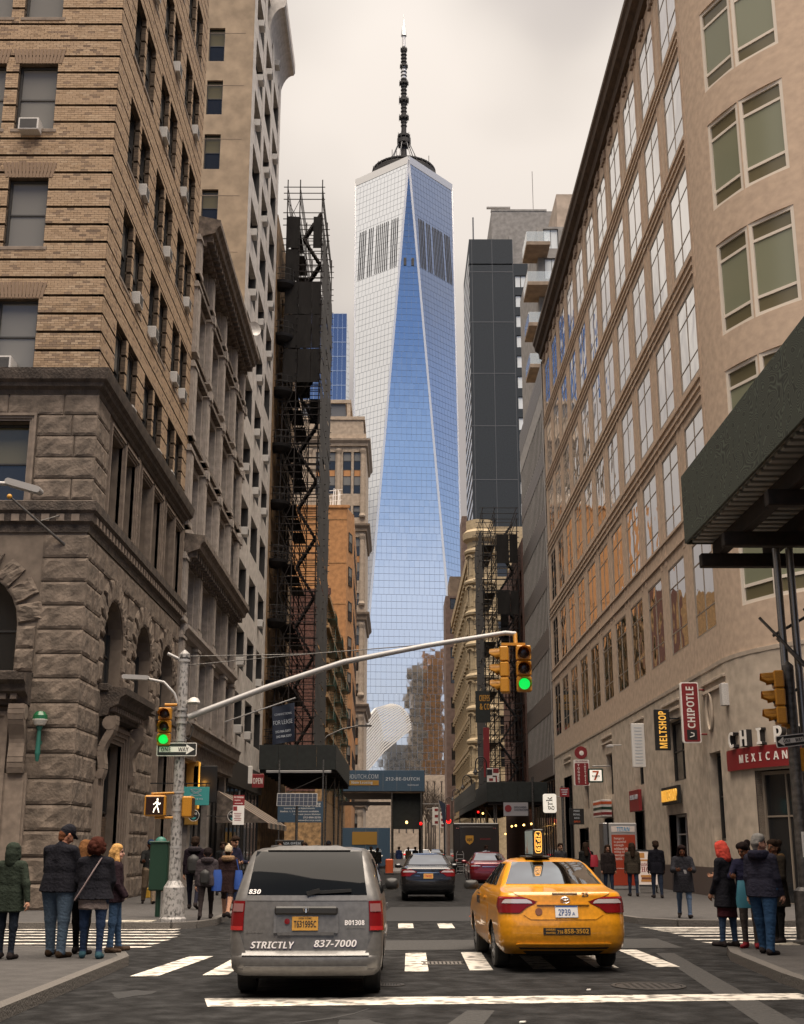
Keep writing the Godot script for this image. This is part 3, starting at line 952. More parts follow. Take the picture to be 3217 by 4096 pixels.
				portal(t, f[0], h, mid, w)
	# flagpole over the corner
	var fp = thing("flagpole", "slanted bare flagpole with gilt ball bracketed to the brownstone corner", "flagpole", Vector3(-9.3, 10.0, -33.45))
	var mb = MB.new(); mb.tube([Vector3(0, -0.15, -0.1), Vector3(-1.25, 0.9, 0.95)], [0.045, 0.03], 8)
	mb.tube([Vector3(-0.55, 0.4, 0.4), Vector3(0.0, 0.75, -0.1)], 0.018, 6)
	part(fp, "pole", mb, M.pipe)
	var ball = SphereMesh.new(); ball.radius = 0.07; ball.height = 0.14
	part(fp, "finial", ball, M.letter_gold, Transform3D(Basis(), Vector3(-1.29, 0.93, 0.98)))
	# air conditioners
	for k in [[-2.55, 22.75], [-2.75, 14.82 + 0.15]]:
		ac_unit(Transform3D(Basis(), Vector3(-8.7 + k[0], k[1], -33.65)), "white window air conditioner in the tan brick building's camera-side window", "window air conditioners of the brick building's front")
	for k in [[4.2, 0], [4.2, 1], [7.0, 1], [8.7, 0], [11.3, 1], [11.3, 0], [4.2, 2], [8.7, 2], [13.1, 2], [7.0, 3], [11.3, 3], [4.2, 4], [13.1, 1], [8.7, 4], [13.1, 4]]:
		ac_unit(Transform3D(SIDE_L.scaled_local(Vector3(0.9, 1.1, 0.5)), Vector3(-8.72, 15.0 + 3.97 * k[1], -33.6 - k[0])), "white window air conditioner jutting from the tan brick building's street side", "window air conditioners of the brick building's street side")

func brick_tone(k: int) -> StandardMaterial3D:
	if not M.has("brick_tone%d" % k):
		var c = [Color(0.407, 0.289, 0.185), Color(0.363, 0.252, 0.155), Color(0.451, 0.333, 0.222), Color(0.311, 0.215, 0.133), Color(0.244, 0.17, 0.115)][k]
		mat("brick_tone%d" % k, c.r, c.g, c.b, 0.88, {"tex": cache["grain"], "ts": 0.9})
	return M["brick_tone%d" % k]

func bricks(parent: Node, called: String, mesh: Mesh, xs: Array, cs: Array) -> void:
	var mm = MultiMesh.new()
	mm.transform_format = MultiMesh.TRANSFORM_3D
	mm.use_colors = true
	mm.mesh = mesh
	mm.instance_count = xs.size()
	for i in xs.size():
		mm.set_instance_transform(i, xs[i])
		mm.set_instance_color(i, cs[i])
	var o = MultiMeshInstance3D.new()
	o.name = called
	o.multimesh = mm
	o.material_override = M.brick
	o.set_meta("kind", "stuff")
	parent.add_child(o, true)

# a doorway with moulded frame, scrolled brackets and a projecting hood
func portal(t: Node, f: Transform3D, h: Array, mid: float, w: float) -> void:
	var grand = h[1] < 0.5
	var mb = MB.new()
	for k in 4:
		var o = 0.12 * k
		mb.span(h[0] - 0.12 - o, 0, -0.1, h[0] - o, h[3] + o, 0.02 + 0.05 * k); mb.span(h[2] + o, 0, -0.1, h[2] + 0.12 + o, h[3] + o, 0.02 + 0.05 * k)
		mb.span(h[0] - 0.12 - o, h[3] + o, -0.1, h[2] + 0.12 + o, h[3] + 0.12 + o, 0.021 + 0.05 * k)
	part(t, "door_surround", mb, M.trim_stone, f)
	if not grand:
		win(t, f * Transform3D(Basis(), Vector3(mid, h[1], -0.42)), w, h[3] - h[1], {"rows": [0.7], "cols": 2, "f": 0.1, "g": [M.pane_dark]})
		return
	var u0 = mid - w / 2 - 1.0; var u1 = mid + w / 2 + 1.0
	var hood = [Vector2(-0.1, 5.35), Vector2(0.3, 5.4), Vector2(0.34, 5.6), Vector2(0.6, 5.72), Vector2(0.64, 5.9), Vector2(0.8, 6.0), Vector2(0.82, 6.18), Vector2(-0.1, 6.28)]
	part(t, "hood", sweep(hood, [[Vector3(u0 - 0.0, 0, 0), Vector3(-1, 0, 0) * 0.0 + Vector3(0, 0, 1)], [Vector3(u1, 0, 0), Vector3(0, 0, 1)]]), M.ledge, f)
	var dn = MB.new()
	for k in 14: dn.span(u0 + 0.15 + k * (u1 - u0 - 0.3) / 14, 5.52, 0.3, u0 + 0.32 + k * (u1 - u0 - 0.3) / 14, 5.66, 0.5)
	part(t, "dentils", dn, M.trim_stone, f)
	for sg in [-1, 1]:
		var br = MB.new()
		var pts = []
		for k in 15:      # an S-shaped scroll seen from the side
			var a = k / 14.0
			pts.append(Vector3(0, 5.38 - a * 1.75, 0.12 + 0.34 * pow(1 - a, 1.4) + 0.07 * sin(a * 9)))
		for k in 14: br.bar(pts[k], pts[k + 1], 0.42, 0.2)
		br.tube([Vector3(-0.22, 5.18, 0.36), Vector3(0.22, 5.18, 0.36)], 0.2, 12); br.tube([Vector3(-0.22, 3.72, 0.16), Vector3(0.22, 3.72, 0.16)], 0.12, 10)
		part(t, "bracket", br, M.trim_stone, f * Transform3D(Basis(), Vector3(mid + sg * (w / 2 + 0.78), 0, 0)))
		var pl = MB.new(); pl.span(-0.3, 0.1, -0.1, 0.3, 3.6, 0.14); pl.span(-0.24, 0.4, 0.1, 0.24, 3.4, 0.18); pl.span(-0.36, 0, -0.1, 0.36, 0.35, 0.2)
		part(t, "pilaster", pl, M.trim_stone, f * Transform3D(Basis(), Vector3(mid + sg * (w / 2 + 0.78), 0, 0)))
	var d = MB.new(); d.span(h[0], 0.02, -0.46, h[2], h[3], -0.42)
	part(t, "door_recess", d, M.interior, f)
	for sg in [-1, 1]: bx(t, "door_leaf", f * Vector3(mid + sg * w / 4, 1.35, -0.36), (Vector3(0.06, 2.5, w / 2 - 0.04) if f.basis == SIDE_L else Vector3(w / 2 - 0.04, 2.5, 0.06)), M.timber)
	win(t, f * Transform3D(Basis(), Vector3(mid, 2.7, -0.4)), w, h[3] - 2.7, {"name": "fanlight", "rows": [], "cols": 2, "g": [M.pane_dark]})

# ---------- the grey stone building beside it ----------
func grey_classical() -> void:
	var t = thing("classical_building", "pale grey stone building with bracketed cornices and deep window bays", "building", Vector3(-8.7, 0, -48.85))
	var f = Transform3D(SIDE_L, Vector3.ZERO)
	var L = 15.6
	var bays = [[0.45, 3.15], [4.35, 7.35], [8.55, 11.55], [12.75, 15.25]]
	var floors = [[6.9, 9.6], [10.6, 13.0], [14.7, 17.2], [18.3, 20.9], [22.0, 24.6], [25.6, 27.4]]
	var holes = []
	for b in bays:
		for v in floors: holes.append([b[0], v[0], b[1], v[1]])
	for b in [[0.6, 4.2], [5.0, 9.6], [10.4, 15.0]]: holes.append([b[0], 0.3, b[1], 5.1])
	var mb = MB.new()
	mb.wall(0, 0, L, 28, holes, 0.75, -0.05)
	part(t, "wall", mb, M.grey_stone, f)
	mb = MB.new(); mb.span(-14, 0, -L, -0.82, 27.6, -0.02)
	part(t, "core", mb, M.interior)
	mb = MB.new(); mb.span(-14, 27.6, -L, -0.05, 28.3, -0.0)
	part(t, "roof", mb, M.ledge)
	for h in holes:
		if h[1] < 1: continue
		var n = 2
		win(t, f * Transform3D(Basis(), Vector3((h[0] + h[2]) / 2, h[1], -0.66)), h[2] - h[0], h[3] - h[1], {"cols": n, "rows": [0.5], "f": 0.08, "tall": true, "g": [M.pane_dark, M.pane_dark, M.pane_olive]})
	# piers with capitals, and moulded spandrels between them
	for u in [0.0, 3.75, 7.95, 12.15, 15.55]:
		for v in [[6.6, 10.0], [10.4, 13.2], [14.3, 17.75], [18.1, 21.45], [21.8, 25.1], [25.4, 27.3]]:
			var pr = MB.new()
			pr.span(u - 0.38, v[0], -0.05, u + 0.38, v[1], 0.16); pr.span(u - 0.28, v[0] + 0.3, 0.16, u + 0.28, v[1] - 0.35, 0.2)
			pr.span(u - 0.46, v[1] - 0.3, -0.05, u + 0.46, v[1] - 0.18, 0.24); pr.span(u - 0.44, v[0], -0.05, u + 0.44, v[0] + 0.2, 0.23)
			part(t, "pier", pr, M.grey_stone, f)
	for b in bays:
		for y in [17.5, 21.2, 24.9]:
			var sp = MB.new()
			sp.span(b[0], y - 0.05, -0.5, b[1], y + 0.14, 0.2); sp.span(b[0], y + 0.14, -0.5, b[1], y + 0.62, -0.02); sp.span(b[0], y + 0.62, -0.5, b[1], y + 0.8, 0.12)
			sp.span(b[0] + 0.25, y + 0.24, -0.02, b[1] - 0.25, y + 0.54, 0.03)
			part(t, "spandrel", sp, M.grey_dark, f)
			for sg in [0, 1]:
				var cb = MB.new(); cb.span(-0.24, y - 0.1, -0.05, 0.24, y + 0.3, 0.32); cb.span(-0.18, y - 0.3, -0.05, 0.18, y - 0.1, 0.24)
				if sg == 0: part(t, "corbel", cb, M.grey_stone, f * Transform3D(Basis(), Vector3(b[1] + 0.6, 0, 0)))
	var path = [[Vector3(0.0, 0, 0), Vector3(1, 0, 0)], [Vector3(0, 0, -L), Vector3(1, 0, 0)]]
	part(t, "top_cornice", sweep([Vector2(-0.2, 27.1), Vector2(0.15, 27.15), Vector2(0.2, 27.4), Vector2(0.75, 27.55), Vector2(0.8, 27.75), Vector2(0.95, 27.9), Vector2(0.95, 28.15), Vector2(-0.2, 28.4)], path), M.grey_dark)
	part(t, "middle_cornice", sweep([Vector2(-0.2, 13.0), Vector2(0.15, 13.05), Vector2(0.2, 13.25), Vector2(0.66, 13.4), Vector2(0.7, 13.6), Vector2(0.85, 13.72), Vector2(0.85, 13.95), Vector2(-0.2, 14.1)], path), M.grey_dark)
	part(t, "belt_course", sweep([Vector2(-0.2, 9.85), Vector2(0.2, 9.9), Vector2(0.24, 10.05), Vector2(0.36, 10.15), Vector2(0.36, 10.3), Vector2(-0.2, 10.4)], path), M.grey_stone)
	part(t, "shop_cornice", sweep([Vector2(-0.2, 5.1), Vector2(0.25, 5.15), Vector2(0.28, 5.75), Vector2(0.55, 5.95), Vector2(0.6, 6.25), Vector2(0.68, 6.4), Vector2(-0.2, 6.5)], path), M.grey_dark)
	for lv in [[27.18, 0.62, 0.3], [13.08, 0.52, 0.3]]:
		for k in 26:
			var m = MB.new(); m.span(-0.13, lv[0], 0.1, 0.13, lv[0] + 0.32, lv[1]); m.span(-0.11, lv[0] - 0.18, 0.1, 0.11, lv[0], lv[1] * 0.55)
			part(t, "modillion", (cache["mod%.2f" % lv[0]] if cache.has("mod%.2f" % lv[0]) else keep("mod%.2f" % lv[0], m.done())), M.grey_dark, f * Transform3D(Basis(), Vector3(0.3 + k * 0.6, 0, 0)))
	var dn = MB.new()
	for k in 40: dn.span(0.2 + k * 0.385, 5.8, 0.26, 0.4 + k * 0.385, 5.96, 0.44)
	part(t, "dentils", dn, M.grey_stone, f)
	# shop fronts
	for b in [[0.6, 4.2], [5.0, 9.6], [10.4, 15.0]]:
		win(t, f * Transform3D(Basis(), Vector3((b[0] + b[1]) / 2, 0.3, -0.4)), b[1] - b[0], 4.8, {"name": "shop_front", "cols": 3, "rows": [0.6], "f": 0.1, "tall": true, "g": [M.pane_dark]})
	var fb = MB.new(); fb.span(4.4, 3.5, -0.1, 8.0, 5.1, 0.12)
	part(t, "sign_fascia", fb, M.sign_black, f)
	bx(t, "lit_panel", Vector3(0.1, 3.9, -4.2), Vector3(0.5, 2.6, 0.5), M.ochre_sign, 0.02)
	var sl = part(t, "wall_lamp", bevel(Vector3(0.06, 1.9, 0.2), 0.02), M.gold_light, Transform3D(Basis(), Vector3(0.4, 4.2, -4.0)))
	var ol = OmniLight3D.new(); ol.name = "wall_light"; ol.light_color = Color(1, 0.7, 0.3); ol.light_energy = 0.25; ol.light_size = 0.2; ol.shadow_enabled = true; ol.omni_range = 12
	t.add_child(ol); ol.position = Vector3(0.62, 4.3, -3.9)

func keep(key: String, m: Mesh) -> Mesh:
	cache[key] = m
	return m

# ---------- the white tower block with air conditioners ----------
func white_block() -> void:
	var t = thing("white_tower_block", "tall white stone block with tan stucco end wall above the grey building", "building", Vector3(-8.7, 0, -64.5))
	var f = Transform3D(SIDE_L, Vector3.ZERO)
	var L = 16.0
	var H = 58.0
	var holes = []
	for k in 14:
		for b in [[1.6, 5.2], [6.4, 10.0], [11.2, 14.8]]: holes.append([b[0], 7.6 + 3.65 * k, b[1], 9.85 + 3.65 * k])
	var mb = MB.new()
	mb.wall(0, 6.0, L, H, holes, 0.45, -0.04)
	part(t, "wall", mb, M.white_stone, f)
	mb = MB.new(); mb.span(-14, 6, -L, -0.8, H - 0.4, -0.5); mb.span(-14, 0, -L, -0.5, 6, -0.2)
	part(t, "core", mb, M.interior)
	for u in [0.0, 5.25, 10.05, 14.85]:
		var p = MB.new(); p.span(u + (0.02 if u == 0 else 0.0), 6, -0.4, u + 1.1, H, 0.0)
		part(t, "pier", p, M.white_stone, f)
	for h in holes:
		win(t, f * Transform3D(Basis(), Vector3((h[0] + h[2]) / 2, h[1], -0.45)), h[2] - h[0], 2.25, {"cols": 2, "rows": [0.5], "f": 0.06, "tall": true, "g": [M.pane_dark]})
		bx(t, "jamb_shade_panel", f * Vector3(h[2] - 0.02, h[1] + 1.12, -0.24), Vector3(0.39, 2.24, 0.03), M.frame_dark, 0.004)  # shade of the far window jamb, put in as a dark panel
	for h in holes:
		if rng.randf() < 0.72 and h[1] < 56:
			ac_unit(Transform3D(SIDE_L.scaled_local(Vector3(1.15, 1.1, 0.8)), Vector3(-8.75, h[1] + 0.05, -64.5 - h[0] - rng.randf_range(0.7, 1.6))), "white air conditioner on the white tower block's window sill", "air conditioners of the white tower block")
	# end wall that faces the camera
	var hw = []
	for k in 4: hw.append([-2.7, 35.5 + 3.62 * k + 0.8, -1.75, 37.75 + 3.62 * k + 0.85])
	for k in 4: hw.append([-6.7, 35.5 + 3.62 * k + 0.8, -5.75, 37.75 + 3.62 * k + 0.85])
	mb = MB.new(); mb.wall(-14, 24, -0.01, H, hw, 0.3, 0.0)
	part(t, "end_wall", mb, M.stucco)
	for h in hw: win(t, Transform3D(Basis(), Vector3((h[0] + h[2]) / 2, h[1], -0.22)), 0.95, 2.3, {"f": 0.05, "g": [M.pane_dark, M.pane_olive]})
	for y in [34.6, 38.2, 41.9, 45.5, 49.1, 52.7]:
		bx(t, "joint_strip", Vector3(-7.2, y, 0.004), Vector3(13.4, 0.035, 0.012), M.beige_dark, 0.003)
	var cv = []
	for k in 9:
		var a = PI / 2 * k / 8
		cv.append(Vector2(-0.1 + 1.0 * (1 - cos(a)), H - 3.0 + 2.2 * sin(a)))
	cv += [Vector2(1.0, H - 0.6), Vector2(1.0, H + 0.1), Vector2(-0.3, H + 0.2)]
	part(t, "cove_cornice", sweep([Vector2(-0.3, H - 3.0)] + cv, [[Vector3(0, 0, -8.2), Vector3(1, 0, 0)], [Vector3(0, 0, -L), Vector3(1, 0, 0)]]), M.white_stone)
	mb = MB.new(); mb.span(-14, H, -L, 0.0, H + 0.3, 0.0)
	part(t, "roof", mb, M.concrete)
	for b in [[0.5, 7.5], [8.3, 15.5]]: win(t, Transform3D(SIDE_L, Vector3(-0.15, 0.3, -(b[0] + b[1]) / 2)), b[1] - b[0], 4.6, {"name": "shop_front", "cols": 4, "rows": [0.65], "tall": true, "f": 0.1, "g": [M.pane_dark]})
	mb = MB.new(); mb.span(0, 4.9, -0.2, L, 6.2, 0.05)
	part(t, "shop_fascia", mb, M.frame_dark, f)
	var d = thing("satellite_dish", "small round satellite dish on the grey building's roof edge", "satellite dish", Vector3(-7.9, 28.6, -62.5), 0.6)
	mb = MB.new(); mb.lathe([Vector2(0.01, 0.0), Vector2(0.2, 0.04), Vector2(0.38, 0.13), Vector2(0.4, 0.15)], 18, Transform3D(Basis(Vector3(1, 0, 0), PI / 2), Vector3(0, 0.35, 0)))
	part(d, "dish", mb, M.white_metal)
	mb = MB.new(); mb.tube([Vector3(0, -0.4, -0.1), Vector3(0, 0.35, -0.05)], 0.03)
	part(d, "mount", mb, M.pipe)

# ---------- the long sandstone building with the rounded corner ----------
const RC := Vector3(17, 0, -40)
func on_arc(deg: float, y: float, out := 0.0) -> Transform3D:
	var a = deg_to_rad(deg)
	var n = Vector3(-cos(a), 0, sin(a))
	return Transform3D(Basis(UP.cross(n), UP, n), RC + n * (6.5 + out) + UP * y)

func bend(mb: MB) -> MB:      # u = degrees * 0.1 -> round the corner
	for i in mb.v.size():
		var p = mb.v[i]
		var x = on_arc(p.x * 10.0, p.y, p.z)
		mb.v[i] = x.origin
		var n = mb.n[i]
		mb.n[i] = (x.basis * n).normalized()
	return mb

func sandstone_building() -> void:
	var t = thing("sandstone_building", "long sandstone office building with rounded corner and glassy window bays", "building", Vector3(10.5, 0, -84.2))
	var f = Transform3D(SIDE_R, Vector3.ZERO)
	var here = Transform3D(Basis(), -t.position)
	var L = 44.2
	var floors = [[8.75, 12.1], [13.25, 16.5], [17.8, 21.1], [22.4, 25.8], [27.05, 30.4], [31.75, 35.0]]
	var hi = []; var lo = []
	for k in 11:
		for v in floors: hi.append([41.15 - 4 * k, v[0], 43.9 - 4 * k, v[1]])
	lo = [[41.9, 1.9, 43.4, 4.75], [35.1, 0.02, 38.1, 2.9], [35.3, 4.1, 38.3, 6.4], [28.2, 0.02, 30.2, 3.2], [28.4, 4.3, 30.4, 6.15], [19.9, 0.02, 22.4, 3.1], [20.8, 4.2, 22.7, 6.2], [10.8, 0.02, 14.2, 2.75], [12.8, 3.75, 14.7, 5.2], [4.8, 0.02, 8.3, 5.9]]
	var mb = MB.new()
	mb.wall(0, 7.55, L, 36.2, hi, 0.16, 0.0)
	part(t, "upper_wall", mb, M.sandstone, f)
	mb = MB.new()
	mb.wall(0, 1.06, L, 7.55, lo, 0.4, 0.02)
	part(t, "lower_wall", mb, M.limestone, f)
	mb = MB.new()
	mb.wall(0, 0, L, 1.06, lo, 0.4, 0.06)
	part(t, "plinth", mb, M.granite_base, f)
	mb = MB.new(); mb.span(0.5, 0, 0, 20, 36, 44); mb.span(7.2, 0, 44, 20, 36, 50)
	part(t, "core", mb, M.interior)
	# the rounded corner
	var ha = []
	for v in [[27.3, 30.5], [22.7, 26.0], [18.1, 21.4], [13.55, 16.85], [31.85, 35.1], [9.0, 12.0]]:
		ha.append([1.67, v[0], 3.09, v[1]]); ha.append([3.14, v[0], 4.65, v[1]])
	var hl = [[1.77, 0.02, 3.55, 3.92], [4.2, 0.9, 6.4, 3.9]]
	var cuts = []
	for k in range(1, 30): cuts.append([k * 0.3, 90, k * 0.3 + 0.15, 91])
	mb = MB.new(); mb.fine = true; mb.wall(0, 7.55, 9.0, 36.2, ha + cuts, 0.25, 0.0)
	part(t, "corner_wall", bend(mb), M.sandstone, here)
	mb = MB.new(); mb.fine = true; mb.wall(0, 1.06, 9.0, 7.55, hl + cuts, 0.4, 0.02)
	part(t, "corner_base", bend(mb), M.limestone, here)
	mb = MB.new(); mb.fine = true; mb.wall(0, 0, 9.0, 1.06, hl + cuts, 0.4, 0.06)
	part(t, "corner_plinth", bend(mb), M.granite_base, here)
	mb = MB.new(); mb.wall(17, 0, 45, 36.2, [], 0.1, -33.5)
	part(t, "cross_street_wall", mb, M.sandstone, here)
	for h in ha:
		var d = (h[0] + h[2]) * 5.0
		var g = [M.pane_green, M.pane_green, M.pane_dark, M.pane_olive]
		var w = win(t, here * on_arc(d, h[1], -0.14), (h[2] - h[0]) * 10 * 0.1134, h[3] - h[1], {"rows": [0.2, 0.8], "f": 0.13, "b": 0.1, "fm": M.frame_cream, "g": [M.pane_dark if rng.randf() < 0.5 else M.pane_olive, M.pane_green if rng.randf() < 0.8 else M.pane_olive, M.pane_olive]})
	win(t, here * on_arc(26.6, 0.05, -0.32), 2.0, 3.85, {"name": "shop_door", "cols": 2, "rows": [0.66], "f": 0.1, "fm": M.frame_tan, "g": [M.pane_dark], "tall": true})
	win(t, here * on_arc(53, 0.95, -0.32), 2.3, 2.9, {"name": "shop_window", "cols": 2, "rows": [0.7], "f": 0.1, "fm": M.frame_tan, "g": [M.pane_dark], "tall": true})
	# windows of the street side
	for h in hi:
		win(t, f * Transform3D(Basis(), Vector3((h[0] + h[2]) / 2, h[1], -0.035)).scaled_local(Vector3(1, 1, 0.4)), h[2] - h[0], h[3] - h[1], {"cols": 2, "rows": [0.24, 0.76], "f": 0.06, "b": 0.045, "fm": M.frame_tan, "tall": true, "tilt": 0.006, "g": [M.pane_wave]})
	for h in lo:
		var door: bool = h[1] < 0.5
		win(t, f * Transform3D(Basis(), Vector3((h[0] + h[2]) / 2, h[1], -0.3)), h[2] - h[0], h[3] - h[1], {"name": "shop_door" if door else "window", "cols": 2, "rows": [0.75] if door else [0.5], "f": 0.09, "tall": true, "g": [M.pane_dark], "fm": M.white_metal if h[0] > 35 and door else M.frame_dark})
	# ribs and string courses round the bays, belt and cornice
	for k in 11:
		var rb = MB.new()
		for e in [41.15 - 4 * k, 43.9 - 4 * k]:
			var sg = -1.0 if e < 42.5 - 4 * k else 1.0
			for j in 2: rb.span(e + sg * (0.1 + 0.17 * j), 12.3, -0.01, e + sg * (0.17 + 0.17 * j), 35.2, 0.028)
		part(t, "pilaster_ribs", rb, M.sandstone, f)
	for v in [12.45, 16.7, 21.3, 26.0, 30.6]:
		for j in 3:
			if v < 13 and j == 1: continue
			var sc = MB.new(); sc.span(0.02, v + 0.13 + 0.33 * j, -0.01, L - 0.25, v + 0.22 + 0.33 * j, 0.06)
			part(t, "string_course", sc, M.sandstone, f)
	var path = [[Vector3(0, 0, 0), Vector3(-1, 0, 0)]]
	path.append([Vector3(0, 0, 44.2), Vector3(-1, 0, 0)])
	for k in range(1, 13): path.append([on_arc(k * 7.5, 0).origin - t.position, on_arc(k * 7.5, 0).basis.z])
	part(t, "belt_course", sweep([Vector2(-0.1, 7.42), Vector2(0.05, 7.45), Vector2(0.06, 7.58), Vector2(-0.1, 7.62)], path), M.limestone)
	part(t, "cornice", sweep([Vector2(-0.1, 36.0), Vector2(0.2, 36.1), Vector2(0.25, 36.5), Vector2(0.5, 36.7), Vector2(0.55, 37.0), Vector2(0.65, 37.15), Vector2(0.65, 37.4), Vector2(-0.3, 37.5)], path), M.timber)
	for k in 21:
		for j in 3: bx(t, "frieze_block", f * Vector3(1.0 + 2.05 * k + 0.36 * j, 35.62, 0.06), Vector3(0.12, 0.5, 0.2), M.sand_dark)
	mb = MB.new(); mb.span(-0.02, 36.1, 0, 20, 36.9, 46)
	part(t, "roof", mb, M.ledge)
	# grooved lintels over the shop bays, and an oval tablet
	for u in [41.9, 35.2, 28.3, 20.2, 11.8, 5.2]:
		for j in 2: bx(t, "lintel_moulding", f * Vector3(u + 1.2, 6.75 + 0.3 * j, 0.05), Vector3(0.1, 0.1, 3.0), M.limestone)
	mb = MB.new()
	var ring = []
	for k in 25: ring.append(Vector3(cos(TAU * k / 24) * 0.36, 6.1 + sin(TAU * k / 24) * 0.62, 0.06))
	mb.tube(ring, 0.05, 6, false)
	part(t, "oval_tablet", mb, M.limestone, f * Transform3D(Basis(), Vector3(42.5, 0, 0)))
	bx(t, "wall_vent", here * on_arc(4, 6.4, 0.08).origin, Vector3(0.3, 0.7, 0.3), M.white_metal)
	shop_signs()

func shop_signs() -> void:
	# letters and red band at the corner
	var g = "restaurant signs on the rounded corner"
	var t = thing("fascia_sign", "curved dark red fascia sign with white MEXICAN GRILL lettering on rounded corner", "sign", RC + UP * 4.0)
	var mb = MB.new()
	var cuts = []
	for k in range(1, 20): cuts.append([k * 0.2, 90, k * 0.2 + 0.1, 91])
	mb.fine = true; mb.wall(0.33, 4.0, 4.3, 4.64, cuts, 0.1, 0.12)
	part(t, "panel", bend(mb), M.sign_red, Transform3D(Basis(), -t.position))
	mb = MB.new()
	for k in 16:
		var x = on_arc(3.5 + k * 2.55, 4.32, 0.06); mb.box(x.origin, Vector3(0.3, 0.62, 0.1), x.basis)
	part(t, "box", mb, M.sign_red, Transform3D(Basis(), -t.position))
	var w = "MEXICAN GRILL"
	for i in w.length():
		if w[i] == " ": continue
		var x = on_arc(12.4 + i * 3.0, 4.32, 0.125)
		letters(t, "letter", w[i], x.origin - t.position, 0.0, 0.24, M.letter_white, x.basis, 0.012)
	t = thing("channel_letters", "large white CHIPOTLE letters with black sides standing on the red fascia", "sign", RC + UP * 4.7)
	w = "CHIPOTLE"
	for i in w.length():
		var x = on_arc(8.6 + i * 6.9, 4.92, 0.2)
		letters(t, "letter_body", w[i], x.origin - t.position - x.basis.z * 0.1, 0.0, 0.5, M.letter_black, x.basis, 0.2)
		letters(t, "letter_face", w[i], x.origin - t.position + x.basis.z * 0.012, 0.0, 0.48, M.letter_white, x.basis, 0.02)
	# blade signs along the street; they face the camera
	t = thing("blade_sign", "tall dark red vertical blade sign reading CHIPOTLE with white rim", "sign", Vector3(9.95, 5.1, -42.4))
	mb = MB.new(); rounded(mb, 0.62, 2.05, 0.06, 0.16); part(t, "rim", mb, M.letter_white, Transform3D(Basis(), Vector3(0, 1.03, 0)))
	mb = MB.new(); rounded(mb, 0.54, 1.97, 0.06, 0.18); part(t, "face", mb, M.sign_red, Transform3D(Basis(), Vector3(0, 1.03, 0)))
	letters(t, "lettering", "CHIPOTLE", Vector3(0, 1.2, 0.095), 1.4, 0.26, M.letter_white, Basis(Vector3(0, 0, 1), PI / 2))
	bx(t, "emblem", Vector3(0, 0.28, 0.092), Vector3(0.34, 0.34, 0.012), M.sign_black, 0.004)
	mb = MB.new(); mb.tube([Vector3(-0.08, 0.2, 0.1), Vector3(0.06, 0.24, 0.1), Vector3(0.06, 0.32, 0.1), Vector3(-0.04, 0.35, 0.1)], 0.018, 6); part(t, "pepper", mb, M.letter_white)
	for y in [0.3, 1.8]:
		mb = MB.new(); mb.tube([Vector3(0.3, y, 0), Vector3(0.55, y, 0)], 0.03); part(t, "bracket", mb, M.sign_red)
	t = thing("blade_sign", "black vertical blade sign with amber MELTSHOP lettering", "sign", Vector3(9.75, 5.15, -46.6))
	bx(t, "box", Vector3(0.1, 0.78, 0), Vector3(0.55, 1.5, 0.22), M.sign_black)
	letters(t, "lettering", "MELTSHOP", Vector3(0.1, 0.78, 0.11), 1.36, 0.28, M.gold_light, Basis(Vector3(0, 0, 1), PI / 2), 0.02)
	bx(t, "bracket", Vector3(0.55, 1.2, 0), Vector3(0.4, 0.06, 0.06), M.sign_black)
	t = thing("blade_sign", "plain white boxed blade sign panel behind the amber one", "sign", Vector3(9.5, 4.75, -49.6))
	bx(t, "box", Vector3(0, 0.85, 0), Vector3(0.5, 1.7, 0.2), M.sign_white)
	mb = MB.new()
	for i in 12: mb.box(Vector3(0, 0.15 + i * 0.125, 0.105), Vector3(0.3, 0.03, 0.01))
	part(t, "dots", mb, M.letter_dim)
	t = thing("shop_sign", "amber MELTSHOP letters on a black panel above the white door", "sign", Vector3(10.3, 3.3, -48.0))
	bx(t, "panel", Vector3(0.05, 0.3, 0), Vector3(0.12, 0.66, 2.9), M.sign_black)
	letters(t, "lettering", "MELTSHOP", Vector3(-0.03, 0.3, 0), 2.6, 0.42, M.gold_light, SIDE_R, 0.05)
	t = thing("shop_sign", "dull red rectangular shop sign above a dark doorway", "sign", Vector3(10.3, 3.2, -55.0))
	bx(t, "panel", Vector3(0, 0.45, 0), Vector3(0.14, 0.9, 2.2), M.sign_red)
	letters(t, "lettering", "DELUXE FOOD", Vector3(-0.075, 0.6, 0), 1.8, 0.2, M.letter_dim, SIDE_R)
	t = thing("shop_sign", "white shop sign with orange green and red stripes", "sign", Vector3(10.15, 3.2, -63.1))
	bx(t, "panel", Vector3(0, 0.35, 0), Vector3(0.5, 0.8, 2.6), M.sign_white)
	for k in 3:
		var s = bx(t, "stripe", Vector3(0, 0.1 + 0.25 * k, 0.01), Vector3(0.51, 0.13, 2.61), [M.sign_red, M.bin_green, M.orange_plastic][k], 0.002)
	t = thing("blade_sign", "square white seven sign with green rim on a bracket", "sign", Vector3(9.55, 4.75, -61.0))
	mb = MB.new(); rounded(mb, 0.72, 0.66, 0.05, 0.16); part(t, "rim", mb, M.bin_green, Transform3D(Basis(), Vector3(0, 0.3, 0)))
	bx(t, "face", Vector3(0, 0.3, 0.01), Vector3(0.58, 0.52, 0.16), M.white_light, 0.01)
	letters(t, "numeral", "7", Vector3(0.0, 0.3, 0.1), 0.3, 0.44, M.orange_plastic)
	letters(t, "lettering", "ELEVEN", Vector3(0.0, 0.27, 0.115), 0.36, 0.09, M.bin_green)
	bx(t, "bracket", Vector3(0.3, 0.75, 0), Vector3(0.9, 0.05, 0.05), M.steel)
	t = thing("blade_sign", "red vertical blade sign reading YOGURT SMOOTHIES under a red disc", "sign", Vector3(9.35, 4.75, -64.2))
